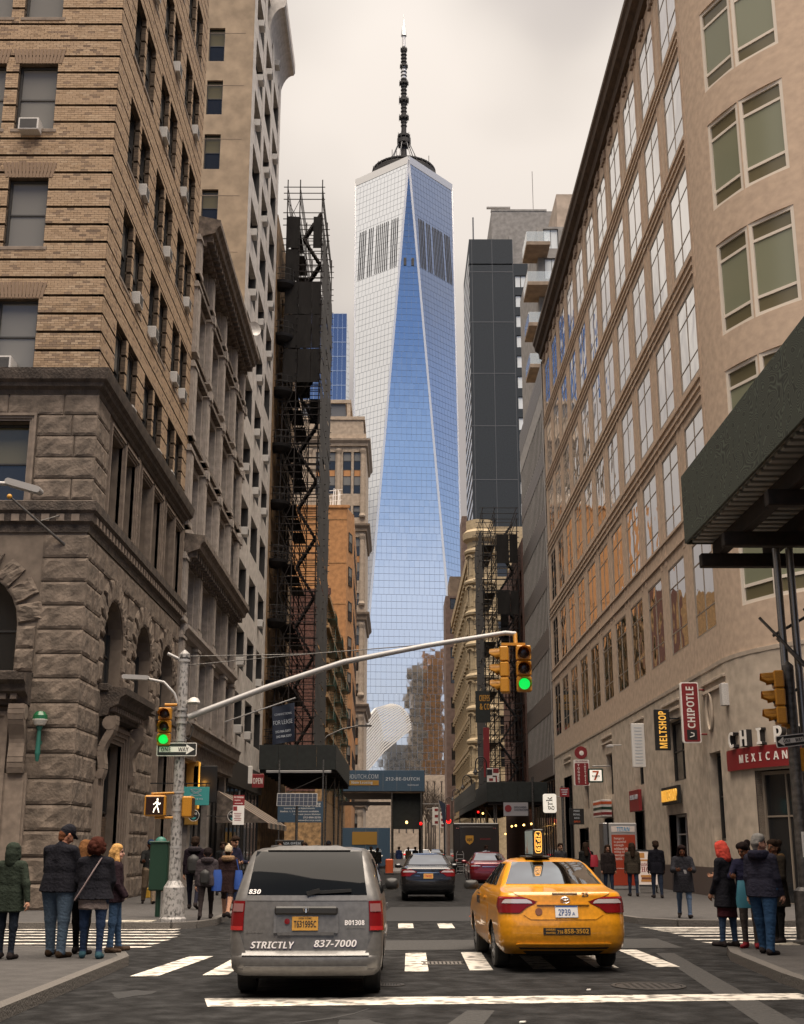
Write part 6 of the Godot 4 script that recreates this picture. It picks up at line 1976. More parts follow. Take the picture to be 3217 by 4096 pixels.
func taxi_cab() -> void:
	var t = thing("taxi_cab", "bright yellow taxi sedan with a lit roof sign", "taxi", Vector3(2.34, 0, -18.4), deg_to_rad(2.2))
	t.scale = Vector3.ONE * 1.025
	var s = sedan(t, M.taxi_paint, true)
	var q = on_rear(s, 0.04, 0.8, 0.02)
	bx(t, "number_plate", q.origin, Vector3(0.315, 0.16, 0.012), M.plate_white, 0.003, q.basis)
	bx(t, "plate_band", q * Vector3(0, 0.068, 0.004), Vector3(0.305, 0.022, 0.008), M.plate_blue, 0.001, q.basis)
	letters(t, "plate_number", "2P39", q * Vector3(-0.03, -0.01, 0.007), 0.17, 0.085, M.plate_blue, q.basis, 0.004)
	letters(t, "plate_number", "A", q * Vector3(0.095, -0.03, 0.007), 0.04, 0.04, M.plate_blue, q.basis, 0.004)
	patch(t, "bumper_sticker", s, [[0.505, s.kx(0.505, -0.0) , s.kx(0.505, 0.36)], [0.595, 0.0, s.kx(0.595, 0.36)]], M.sign_black, 0.008, 8, 1.0)
	patch(t, "bumper_sticker", s, [[0.505, 0.0, s.kx(0.505, 0.29)], [0.595, 0.0, s.kx(0.595, 0.29)]], M.sign_black, 0.008, 8, -1.0)
	rear_text(t, "sticker_text", s, "858-3502", 0.165, 0.55, 0.34, 0.06, M.letter_gold, 0.012)
	rear_text(t, "sticker_text", s, "718", -0.06, 0.54, 0.08, 0.045, M.letter_gold, 0.012)
	rear_text(t, "sticker_text", s, "DRIVERS", -0.19, 0.572, 0.13, 0.026, M.letter_gold, 0.012)
	rear_text(t, "sticker_text", s, "WANTED", -0.19, 0.53, 0.13, 0.026, M.letter_gold, 0.012)
	q = on_rear(s, 0.03, 1.035, 0.014)
	bx(t, "web_sticker", q.origin, Vector3(0.35, 0.028, 0.004), M.sign_black, 0.001, q.basis)
	letters(t, "sticker_text", "www.drivenyctaxi.com", q * Vector3(0, 0, 0.003), 0.32, 0.02, M.letter_gold, q.basis, 0.003)
	rear_text(t, "cab_number", s, "25", 0.315, 1.025, 0.095, 0.055, M.letter_black, 0.014)
	q = on_rear(s, 0.03, 0.95, 0.02)
	var mb = MB.new()
	for e in [[0.062, 0.042, 0.0], [0.022, 0.04, 0.0], [0.045, 0.016, 0.016]]:
		var ring = []
		for k in 17: ring.append(q * Vector3(cos(TAU * k / 16) * e[0], sin(TAU * k / 16) * e[1] + e[2], 0.006))
		mb.tube(ring, 0.006, 5, false)
	part(t, "emblem", mb, M.chrome)
	q = on_rear(s, -0.34, 0.8, 0.012)
	mb = MB.new(); mb.lathe([Vector2(0.05, 0), Vector2(0.05, 0.005), Vector2(0.001, 0.005)], 18, Transform3D(q.basis * Basis(Vector3(1, 0, 0), PI / 2), q.origin))
	part(t, "round_sticker", mb, M.burger)
	for k in 4: letters(t, "door_mark", "NYCT"[k], s.pt(0.9, s.kz(0.9, 2.75 - 0.12 * k), -1.0) + Vector3(-0.012, 0, 0), 0.0, 0.16, M.letter_black, SIDE_R, 0.004)
	# lit sign on the roof
	var r = thing("roof_sign", "taxi roof advertising box with an amber lit number panel", "roof sign", Vector3(2.16, 1.545, -19.7))
	r.scale = Vector3(0.95, 0.95, 0.95)
	bx(r, "box", Vector3(0, 0.24, -0.62), Vector3(0.17, 0.42, 1.24), M.sign_black, 0.012)
	bx(r, "base", Vector3(0, 0.015, -0.62), Vector3(0.4, 0.035, 1.0), M.black_plastic, 0.01)
	bx(r, "ad_panel", Vector3(-0.089, 0.24, -0.62), Vector3(0.008, 0.37, 1.16), M.ad_sky, 0.002)
	mb = MB.new(); mb.prism(PackedVector2Array([Vector2(-0.56, 0.07), Vector2(-0.2, 0.07), Vector2(-0.23, 0.13), Vector2(-0.29, 0.14), Vector2(-0.32, 0.34), Vector2(-0.36, 0.14), Vector2(-0.45, 0.18), Vector2(-0.5, 0.12)]), 0.0, 0.004, Transform3D(SIDE_R, Vector3(-0.093, 0, -0.5)))
	part(r, "ad_silhouette", mb, M.pinkish)
	mb = MB.new()
	var ring = []
	for k in 21:
		var a = TAU * k / 20
		ring.append(Vector3(signf(cos(a)) * pow(absf(cos(a)), 0.4) * 0.052, 0.245 + signf(sin(a)) * pow(absf(sin(a)), 0.4) * 0.165, 0.004))
	mb.tube(ring, 0.007, 5, false)
	part(r, "sign_ring", mb, M.amber_light)
	letters(r, "sign_number", "2P39", Vector3(0, 0.245, 0.002), 0.27, 0.075, M.amber_light, Basis(Vector3(0, 0, 1), -PI / 2), 0.006)

func other_traffic() -> void:
	var t = thing("black_sedan", "black sedan with an orange plate driving ahead of the van", "car", Vector3(1.0, 0, -42.2))
	var s = sedan(t, M.black_paint, false)
	var q = on_rear(s, 0.0, 0.79, 0.02)
	bx(t, "number_plate", q.origin, Vector3(0.31, 0.16, 0.012), M.plate_gold, 0.003, q.basis)
	letters(t, "plate_number", "T704195C", q * Vector3(0, 0, 0.007), 0.26, 0.09, M.tail_bright, q.basis, 0.004)
	rear_text(t, "badge", s, "Camry", -0.36, 0.8, 0.17, 0.035, M.chrome)
	t = thing("red_car", "dark red hatchback car half hidden behind the yellow taxi", "car", Vector3(4.0, 0, -55.5))
	sedan(t, M.red_paint, false)
	for q2 in [[2.6, -128.0, 0], [4.3, -140.0, 1], [1.5, -152.0, 0]]:
		t = thing("distant_car", ["white car with red tail lamps far down the street", "dark car queueing far down the street", "white car at the very end of the queue"][[-128.0, -140.0, -152.0].find(q2[1])], "car", Vector3(q2[0], 0, q2[1]))
		s = sedan(t, M.white_paint if q2[2] == 0 else M.black_paint, false)
		for sg in [-1.0, 1.0]: patch(t, "brake_light", s, [[0.86, s.kx(0.86, 0.5), 1.3], [0.96, s.kx(0.96, 0.5), 1.3]], M.red_light, 0.025, 4, sg)
	t = thing("parked_car", "white car parked beyond the barrier left of the black sedan", "car", Vector3(-2.2, 0, -92))
	sedan(t, M.white_paint, false)
	# delivery truck
	t = thing("delivery_truck", "dark brown boxy delivery truck with a gold shield parked under the right shed", "truck", Vector3(5.3, 0, -86.5))
	bx(t, "cargo_box", Vector3(0, 1.95, -2.6), Vector3(3.1, 2.7, 5.2), M.truck_brown, 0.06)
	bx(t, "cab", Vector3(0, 1.5, -5.9), Vector3(2.9, 2.0, 1.6), M.truck_brown, 0.2)
	bx(t, "rear_bumper", Vector3(0, 0.5, 0.05), Vector3(2.9, 0.22, 0.25), M.black_plastic, 0.03)
	bx(t, "rear_door", Vector3(0, 1.9, 0.02), Vector3(2.3, 2.3, 0.04), M.truck_brown, 0.01)
	var mb = MB.new()
	mb.prism(PackedVector2Array([Vector2(-0.26, 0.28), Vector2(0.26, 0.28), Vector2(0.27, 0.0), Vector2(0.2, -0.18), Vector2(0, -0.32), Vector2(-0.2, -0.18), Vector2(-0.27, 0.0)]), 0.0, 0.02, Transform3D(Basis(), Vector3(-0.45, 2.2, 0.045)))
	part(t, "shield", mb, M.letter_gold)
	letters(t, "lettering", "ups", Vector3(-0.45, 2.18, 0.07), 0.36, 0.24, M.truck_brown)
	letters(t, "lettering", "WORLDWIDE SERVICES", Vector3(0.6, 2.25, 0.045), 0.7, 0.1, M.sign_red)
	for sg in [-1.0, 1.0]:
		for z in [1.2, 5.6]: wheel(t, 1.3, 0.42, z, 0.3, sg)
		bx(t, "tail_lamp", Vector3(1.35 * sg, 0.85, 0.03), Vector3(0.16, 0.1, 0.05), M.tail_bright)
		for k in 2: bx(t, "marker_lamp", Vector3((1.2 + 0.12 * k) * sg, 2.95, 0.03), Vector3(0.05, 0.05, 0.03), M.tail_bright)
	t = thing("hand_truck", "tall aluminium hand truck standing behind the brown delivery truck", "hand truck", Vector3(4.15, 0, -85.6))
	mb = MB.new()
	for x in [-0.24, 0.24]: mb.tube([Vector3(x, 0.1, 0), Vector3(x, 1.3, 0.05), Vector3(x * 0.6, 1.45, 0.08)], 0.025, 6)
	for k in 5: mb.bar(Vector3(-0.24, 0.2 + 0.26 * k, 0), Vector3(0.24, 0.2 + 0.26 * k, 0), 0.04)
	mb.box(Vector3(0, 0.04, 0.15), Vector3(0.5, 0.02, 0.3))
	part(t, "frame", mb, M.galv_plain)
	for x in [-0.28, 0.28]:
		mb = MB.new(); mb.lathe([Vector2(0.01, -0.03), Vector2(0.12, -0.03), Vector2(0.12, 0.03), Vector2(0.01, 0.03)], 14, Transform3D(Basis(Vector3(0, 0, 1), PI / 2), Vector3(x, 0.12, -0.05)))
		part(t, "wheel", mb, M.tyre)

# ---------- bodies as smooth unions of tapered capsules, meshed as surface nets ----------
class Flesh:
	var a: Array = []      # [from, to, r0, r1, colour, hem y, flatten]
	func bone(p: Vector3, q: Vector3, r0: float, r1: float, c: Color, hem: float = -9.0, flat: float = 1.0) -> void:
		a.append([p, q, r0, r1, c, hem, flat])

	func mesh(mb: MB, cell: float, k: float) -> void:
		if a.is_empty(): return
		var lo: Vector3 = Vector3.ONE * 99.0
		var hi: Vector3 = Vector3.ONE * -99.0
		for b in a:
			var r: float = maxf(b[2], b[3]) + cell * 2.0
			lo = lo.min(b[0] - Vector3.ONE * r).min(b[1] - Vector3.ONE * r)
			hi = hi.max(b[0] + Vector3.ONE * r).max(b[1] + Vector3.ONE * r)
		lo -= Vector3.ONE * cell
		var nx: int = int((hi.x - lo.x) / cell) + 3
		var ny: int = int((hi.y - lo.y) / cell) + 3
		var nz: int = int((hi.z - lo.z) / cell) + 3
		var field: PackedFloat32Array = PackedFloat32Array(); field.resize(nx * ny * nz); field.fill(9.0)
		var best: PackedFloat32Array = PackedFloat32Array(); best.resize(nx * ny * nz); best.fill(9.0)
		var tint: PackedInt32Array = PackedInt32Array(); tint.resize(nx * ny * nz)
		for bi in a.size():
			var b: Array = a[bi]
			var p: Vector3 = b[0]; var q: Vector3 = b[1]; var r0: float = b[2]; var r1: float = b[3]
			var hem: float = b[5]; var flat: float = b[6]
			var m: float = maxf(r0, r1) + k + cell * 2.0
			var l: Vector3 = p.min(q) - Vector3.ONE * m - lo; var h: Vector3 = p.max(q) + Vector3.ONE * m - lo
			var i0: int = maxi(0, int(l.x / cell)); var i1: int = mini(nx - 1, int(h.x / cell) + 1)
			var j0: int = maxi(0, int(l.y / cell)); var j1: int = mini(ny - 1, int(h.y / cell) + 1)
			var k0: int = maxi(0, int(l.z / cell)); var k1: int = mini(nz - 1, int(h.z / cell) + 1)
			var d: Vector3 = q - p
			var dd: float = maxf(d.length_squared(), 1e-8)
			for j in range(j0, j1 + 1):
				for i in range(i0, i1 + 1):
					for w in range(k0, k1 + 1):
						var v: Vector3 = lo + Vector3(i, j, w) * cell - p
						var t: float = clampf(v.dot(d) / dd, 0.0, 1.0)
						var e: Vector3 = v - d * t
						e.z *= flat
						var s: float = e.length() - r0 - (r1 - r0) * t
						if hem > -5.0: s = maxf(s, hem - (lo.y + j * cell))
						var id: int = (j * nx + i) * nz + w
						if s < best[id]:
							best[id] = s; tint[id] = bi
						var f: float = field[id]
						var g: float = maxf(k - absf(f - s), 0.0) / k
						field[id] = minf(f, s) - g * g * k * 0.25
		var at: PackedInt32Array = PackedInt32Array(); at.resize(nx * ny * nz); at.fill(-1)
		var pts: PackedVector3Array = PackedVector3Array()
		var cols: PackedColorArray = PackedColorArray()
		var nrm: PackedVector3Array = PackedVector3Array()
		var sx: int = nz; var sy: int = nx * nz
		var off: PackedInt32Array = PackedInt32Array([0, sx, sy, sx + sy, 1, sx + 1, sy + 1, sx + sy + 1])
		var pos: Array = [Vector3(0, 0, 0), Vector3(1, 0, 0), Vector3(0, 1, 0), Vector3(1, 1, 0), Vector3(0, 0, 1), Vector3(1, 0, 1), Vector3(0, 1, 1), Vector3(1, 1, 1)]
		var edges: Array = [[0, 1], [2, 3], [4, 5], [6, 7], [0, 2], [1, 3], [4, 6], [5, 7], [0, 4], [1, 5], [2, 6], [3, 7]]
		for j in ny - 1:
			for i in nx - 1:
				var row: int = j * sy + i * sx
				for w in nz - 1:
					var id: int = row + w
					if absf(field[id]) > cell * 2.0: continue
					var inside: int = 0
					for c in 8:
						if field[id + off[c]] < 0.0: inside += 1
					if inside == 0 or inside == 8: continue
					var sum: Vector3 = Vector3.ZERO; var n: int = 0
					for e in edges:
						var fa: float = field[id + off[e[0]]]; var fb: float = field[id + off[e[1]]]
						if (fa < 0.0) != (fb < 0.0):
							sum += pos[e[0]].lerp(pos[e[1]], fa / (fa - fb)); n += 1
					at[id] = pts.size()
					pts.append(lo + (Vector3(i, j, w) + sum / n) * cell)
					nrm.append(Vector3(field[id + sx] - field[id], field[id + sy] - field[id], field[id + 1] - field[id]).normalized())
					cols.append(a[tint[id]][4])
		mb.use_col = true
		for j in range(1, ny - 1):
			for i in range(1, nx - 1):
				for w in range(1, nz - 1):
					var id: int = j * sy + i * sx + w
					var f: float = field[id]
					if absf(f) > cell * 2.0: continue
					for ax in 3:
						var st: int = [sx, sy, 1][ax]
						var g: float = field[id + st]
						if (f < 0.0) == (g < 0.0): continue
						var u: int = [sy, 1, sx][ax]; var v: int = [1, sx, sy][ax]
						var q: Array = [at[id], at[id - u], at[id - u - v], at[id - v]]
						if q[0] < 0 or q[1] < 0 or q[2] < 0 or q[3] < 0: continue
						if f < 0.0: q.reverse()
						for tr in [[0, 1, 2], [0, 2, 3]]:
							for z in tr:
								mb.v.append(pts[q[z]]); mb.n.append(nrm[q[z]]); mb.c.append(cols[q[z]])

func hand(mb: MB, wrist: Vector3, dir: Vector3, palm: Vector3, s: float, side: float, skin: Color, curl: float, cell: float) -> void:
	var f = Flesh.new()
	var d = dir.normalized()
	var n = (palm - d * palm.dot(d)).normalized()
	var x = d.cross(n) * side
	f.bone(wrist - d * 0.03 * s, wrist + d * 0.07 * s + x * 0.012 * s, 0.026 * s, 0.03 * s, skin, -9.0)
	f.bone(wrist + d * 0.02 * s - x * 0.01 * s, wrist + d * 0.07 * s - x * 0.02 * s, 0.022 * s, 0.024 * s, skin)
	for i in 4:
		var l = [0.072, 0.08, 0.074, 0.058][i] * s
		var p = wrist + d * 0.085 * s + x * (0.033 - 0.022 * i) * s
		var m = p + (d * cos(curl * 0.6) + n * sin(curl * 0.6)) * l * 0.5
		var e = m + (d * cos(curl * 1.5) + n * sin(curl * 1.5)) * l * 0.5
		f.bone(p, m, 0.0095 * s, 0.0088 * s, skin)
		f.bone(m, e, 0.0088 * s, 0.0075 * s, skin)
	var tp = wrist + d * 0.03 * s + x * 0.03 * s
	f.bone(tp, tp + (d * 0.6 + x * 0.7 + n * 0.3).normalized() * 0.035 * s, 0.012 * s, 0.011 * s, skin)
	f.bone(tp + (d * 0.6 + x * 0.7 + n * 0.3).normalized() * 0.035 * s, tp + (d * 0.7 + x * 0.6 + n * 0.5).normalized() * 0.068 * s, 0.0105 * s, 0.009 * s, skin)
	f.mesh(mb, cell, 0.008)

func person(label: String, at: Vector3, turn: float, o: Dictionary) -> Node3D:
	var t = thing("person", label, "person", at, turn, o.get("group", ""))
	var s: float = o.get("h", 1.72) / 1.75
	var fat: float = o.get("bulk", 1.0)
	var coat: Color = o.get("coat", Color(0.012, 0.012, 0.013))
	var pants: Color = o.get("pants", Color(0.02, 0.03, 0.05))
	var skin: Color = o.get("skin", Color(0.4, 0.22, 0.15))
	var shoe: Color = o.get("shoe", Color(0.02, 0.018, 0.016))
	var under: Color = o.get("under", coat)
	var hem: float = o.get("hem", 0.88) * s
	var f = Flesh.new()
	var cell: float = o.get("cell", 0.018)
	var stride: Array = o.get("legs", [0.06, -0.06])
	var lean: float = o.get("lean", 0.0)
	var bag: float = o.get("baggy", 1.0)
	var low = 9.0
	var feet = []
	for k in 2:
		var sg = 1.0 if k == 0 else -1.0
		var a: float = stride[k]
		var hip = Vector3(0.095 * sg * fat, 0.93, 0)
		var knee = hip + Vector3(0.015 * sg, -cos(a) * 0.44, sin(a) * 0.44)
		var bend: float = o.get("bend", [0.0, 0.0])[k]
		var b = a - bend
		var ankle = knee + Vector3(0.0, -cos(b) * 0.41, sin(b) * 0.41)
		feet.append([hip, knee, ankle, b])
		low = minf(low, ankle.y)
	var drop = 0.085 - low
	for k in 2:
		var q = feet[k]
		var sg = 1.0 if k == 0 else -1.0
		var up = Vector3(0, drop, 0)
		var p0: Vector3 = (q[0] + up) * s; var p1: Vector3 = (q[1] + up) * s; var p2: Vector3 = (q[2] + up) * s
		f.bone(p0, p1, 0.098 * s * fat * bag, 0.066 * s * bag, pants)
		var bare = o.get("bare", false)
		f.bone(p1, p2, 0.064 * s * bag, (0.05 if bag > 1.0 else 0.044) * s * bag, skin if bare else pants)
		if o.has("sock"): f.bone(p1.lerp(p2, 0.82), p2, 0.047 * s, 0.043 * s, o.sock)
		var pitch: float = clampf(-q[3] * 0.7, -0.5, 0.9)
		var toe = Vector3(0.03 * sg, -sin(pitch) * 0.16, cos(pitch) * 0.17) * s
		var heel = p2 + Vector3(0, -0.035, -0.04) * s
		f.bone(p2 + Vector3(0, -0.01, 0), heel, 0.045 * s, 0.04 * s, shoe)
		f.bone(heel + Vector3(0, -0.008, 0), p2 + toe + Vector3(0, -0.045, 0) * s, 0.04 * s, 0.036 * s, shoe)
	var dy = Vector3(0, drop, 0)
	var tip = Basis(Vector3(1, 0, 0), lean)
	var W = func(v: Vector3) -> Vector3: return ((tip * (v - Vector3(0, 0.95, 0))) + Vector3(0, 0.95, 0) + dy) * s
	var puff: float = o.get("puff", 1.0)
	for sg in [-1.0, 1.0]:
		f.bone(W.call(Vector3(0.07 * sg * fat, 0.96, 0)), W.call(Vector3(0.075 * sg * fat, 1.18, 0)), 0.125 * s * fat * puff, 0.118 * s * fat * puff, coat, -9.0, 1.12)
		f.bone(W.call(Vector3(0.075 * sg * fat, 1.18, 0)), W.call(Vector3(0.095 * sg * fat, 1.36, 0)), 0.118 * s * fat * puff, 0.105 * s * puff, coat, -9.0, 1.1)
		if o.has("hem"):
			f.bone(W.call(Vector3(0.075 * sg * fat, 1.0, 0)), Vector3(0.085 * sg * fat, hem / s - 0.1, 0.0) * s, 0.13 * s * fat * puff, o.get("flare", 0.15) * s * fat, coat, hem)
		if o.has("tunic"):
			f.bone(W.call(Vector3(0.07 * sg, 0.98, 0)), Vector3(0.075 * sg, o.tunic - 0.1, 0.0) * s, 0.11 * s * fat, 0.13 * s * fat, o.tunic_c, o.tunic * s)
	f.bone(W.call(Vector3(-0.15, 1.405, -0.01)), W.call(Vector3(0.15, 1.405, -0.01)), 0.078 * s * puff, 0.078 * s * puff, coat)
	f.bone(W.call(Vector3(0, 1.3, -0.01)), W.call(Vector3(0, 1.44, -0.015)), 0.12 * s, 0.085 * s, coat, -9.0, 1.1)
	# arms: [forward, outward, elbow bend, forearm inward]
	var arms: Array = o.get("arms", [[0.05, 0.12, 0.2, 0.0], [0.05, 0.12, 0.2, 0.0]])
	var mb = MB.new()
	for k in 2:
		var sg = 1.0 if k == 0 else -1.0
		var q: Array = arms[k]
		var sh = Vector3(0.195 * sg * (0.5 + 0.5 * fat), 1.405, -0.01)
		var d1 = Vector3(sin(q[1]) * sg, -cos(q[1]) * cos(q[0]), sin(q[0])).normalized()
		var el = sh + d1 * 0.29
		var d2 = Vector3(sin(q[1]) * sg * 0.6 - q[3] * sg, -cos(q[0] + q[2]), sin(q[0] + q[2])).normalized()
		var wr = el + d2 * 0.25
		f.bone(W.call(sh), W.call(el), 0.064 * s * puff, 0.054 * s * puff, coat)
		f.bone(W.call(el), W.call(wr), 0.053 * s * puff, 0.042 * s * puff, coat)
		if not o.get("pockets", false):
			hand(mb, W.call(wr + d2 * 0.015), tip * d2, Vector3(-sg, 0, 0) if q[2] < 0.8 else Vector3(-sg * 0.5, 0.8, -0.2), s, sg if q[2] < 0.8 else -sg, skin, o.get("curl", 0.7), maxf(cell * 0.4, 0.006))
	# neck and head
	var nod: float = o.get("nod", 0.0)
	var look: float = o.get("look", 0.0)
	var hb = Basis(UP, look) * Basis(Vector3(1, 0, 0), nod)
	var nk = W.call(Vector3(0, 1.47, -0.01))
	var Q = func(v: Vector3) -> Vector3: return nk + hb * ((v - Vector3(0, 1.47, 0)) * s)
	f.bone(W.call(Vector3(0, 1.4, -0.02)), Q.call(Vector3(0, 1.56, 0)), 0.062 * s, 0.052 * s, under if o.get("collar", false) else skin)
	f.mesh(mb, cell, 0.035)
	var h = Flesh.new()
	h.bone(Q.call(Vector3(0, 1.5, -0.005)), Q.call(Vector3(0, 1.58, 0.0)), 0.05 * s, 0.056 * s, skin)
	h.bone(Q.call(Vector3(0, 1.6, 0.005)), Q.call(Vector3(0, 1.665, -0.012)), 0.078 * s, 0.09 * s, skin)
	h.bone(Q.call(Vector3(0, 1.645, 0.01)), Q.call(Vector3(0, 1.655, 0.03)), 0.075 * s, 0.06 * s, skin)
	h.bone(Q.call(Vector3(0, 1.555, 0.03)), Q.call(Vector3(0, 1.54, 0.055)), 0.05 * s, 0.034 * s, skin)
	h.bone(Q.call(Vector3(0, 1.635, 0.088)), Q.call(Vector3(0, 1.598, 0.108)), 0.013 * s, 0.017 * s, skin)
	for sg in [-1.0, 1.0]:
		h.bone(Q.call(Vector3(0.092 * sg, 1.625, -0.012)), Q.call(Vector3(0.09 * sg, 1.59, -0.002)), 0.018 * s, 0.012 * s, skin * 0.92)
		h.bone(Q.call(Vector3(0.018 * sg, 1.652, 0.083)), Q.call(Vector3(0.05 * sg, 1.65, 0.074)), 0.011 * s, 0.009 * s, Color(0.06, 0.035, 0.025))
		h.bone(Q.call(Vector3(0.03 * sg, 1.627, 0.083)), Q.call(Vector3(0.036 * sg, 1.627, 0.082)), 0.011 * s, 0.011 * s, Color(0.05, 0.04, 0.035))
		h.bone(Q.call(Vector3(0.03 * sg, 1.6, 0.06)), Q.call(Vector3(0.04 * sg, 1.585, 0.055)), 0.028 * s, 0.024 * s, skin)
	h.bone(Q.call(Vector3(-0.02, 1.567, 0.088)), Q.call(Vector3(0.02, 1.567, 0.088)), 0.009 * s, 0.009 * s, skin * Color(0.75, 0.45, 0.45))
	h.mesh(mb, maxf(cell * 0.5, 0.008), 0.018)
	part(t, "body", mb, M.person)
	# hair or headgear
	var hair: Color = o.get("hair", Color(0.02, 0.012, 0.01))
	var g = Flesh.new()
	var style: String = o.get("style", "short")
	var B = func(p: Vector3, q: Vector3, r0: float, r1: float, c: Color = hair) -> void: g.bone(Q.call(p), Q.call(q), r0 * s, r1 * s, c)
	if style in ["short", "long", "bun", "curly"]:
		B.call(Vector3(0, 1.69, -0.02), Vector3(0, 1.64, -0.045), 0.092, 0.085)
		B.call(Vector3(-0.045, 1.71, 0.02), Vector3(0.045, 1.71, 0.02), 0.062, 0.062)
		B.call(Vector3(0, 1.62, -0.05), Vector3(0, 1.56, -0.05), 0.075, 0.055)
		for sg in [-1.0, 1.0]: B.call(Vector3(0.062 * sg, 1.68, 0.0), Vector3(0.07 * sg, 1.63, -0.03), 0.042, 0.036)
	if style == "long":
		for sg in [-1.0, 1.0]:
			B.call(Vector3(0.075 * sg, 1.66, 0.0), Vector3(0.095 * sg, 1.5, 0.01), 0.04, 0.045)
			B.call(Vector3(0.095 * sg, 1.5, 0.01), Vector3(0.1 * sg, o.get("hair_to", 1.34), 0.04), 0.045, 0.03)
		B.call(Vector3(0, 1.62, -0.06), Vector3(0, o.get("hair_to", 1.34), -0.1), 0.085, 0.07)
	if style == "bun":
		B.call(Vector3(0, 1.69, -0.12), Vector3(0, 1.72, -0.15), 0.06, 0.055)
		B.call(Vector3(0, 1.58, -0.06), Vector3(0, 1.6, -0.1), 0.05, 0.06)
	if style == "curly":
		for i in 40:
			var d = Vector3(rng.randf_range(-1, 1), rng.randf_range(-0.75, 1), rng.randf_range(-1, 0.35)).normalized()
			B.call(Vector3(0, 1.62, -0.02) + d * 0.095, Vector3(0, 1.62, -0.02) + d * 0.115, 0.042, 0.036)
	if style == "cap" or style == "beanie":
		B.call(Vector3(0, 1.69, -0.005), Vector3(0, 1.66, -0.03), 0.1, 0.092, o.get("hat", Color(0.012, 0.012, 0.016)))
		B.call(Vector3(0, 1.6, -0.05), Vector3(0, 1.56, -0.045), 0.07, 0.055)
		if style == "cap":
			for x in [-0.045, 0.0, 0.045]: B.call(Vector3(x, 1.672, 0.07), Vector3(x * 0.9, 1.655, 0.16 - absf(x) * 0.4), 0.02, 0.012, o.get("hat", Color(0.012, 0.012, 0.016)))
		else: B.call(Vector3(0, 1.78, -0.02), Vector3(0, 1.8, -0.02), 0.03, 0.03, o.get("hat"))
	if style == "hood" or style == "hijab":
		var c: Color = o.get("hat", coat)
		B.call(Vector3(0, 1.675, -0.02), Vector3(0, 1.6, -0.04), 0.103, 0.096, c)
		B.call(Vector3(0, 1.58, -0.04), Vector3(0, 1.47, -0.03), 0.1, 0.1, c)
		for sg in [-1.0, 1.0]:
			B.call(Vector3(0.075 * sg, 1.69, 0.02), Vector3(0.085 * sg, 1.54, 0.025), 0.045, 0.05, c)
			B.call(Vector3(0.05 * sg, 1.48, 0.03), Vector3(0, 1.46, 0.06), 0.06, 0.05, c)
		B.call(Vector3(-0.05, 1.725, 0.025), Vector3(0.05, 1.725, 0.025), 0.04, 0.04, c)
	if o.has("hood_down"):
		for i in 9:
			var a = PI * (0.02 + 0.96 * i / 8.0) + PI
			g.bone(W.call(Vector3(cos(a) * 0.12, 1.45, sin(a) * 0.13 - 0.02)), W.call(Vector3(cos(a) * 0.12, 1.475, sin(a) * 0.13 - 0.03)), 0.058 * s, 0.052 * s, o.hood_down)
	var hm = MB.new()
	g.mesh(hm, maxf(cell * 0.55, 0.009), 0.02)
	if not hm.v.is_empty(): part(t, "headgear" if style in ["cap", "beanie", "hood", "hijab"] else "hair", hm, M.person)
	return t

func shoulder_bag(label: String, at: Vector3, turn: float, size: Vector3, m: Material, strap: Array) -> void:
	var t = thing("bag", label, "bag", at, turn)
	var rows = []
	for j in 7:
		var l = []
		var y = size.y * (j / 6.0 - 0.5)
		var k = 1.0 - 0.28 * pow(absf(j / 6.0 - 0.35), 2) * 2.0
		for i in 15:
			var a = TAU * i / 14
			l.append(Vector3(sin(a) * size.x / 2 * k * (1 + 0.05 * sin(a * 3 + j)), y, cos(a) * size.z / 2 * k))
		rows.append(l)
	var mb = MB.new(); mb.grid(rows)
	mb.lathe([Vector2(0.01, -size.y / 2 - 0.01), Vector2(size.z / 2, -size.y / 2)], 12); 
	part(t, "pouch", mb, m)
	if strap.size() > 1:
		mb = MB.new(); mb.tube(strap, 0.012, 5)
		part(t, "strap", mb, m)

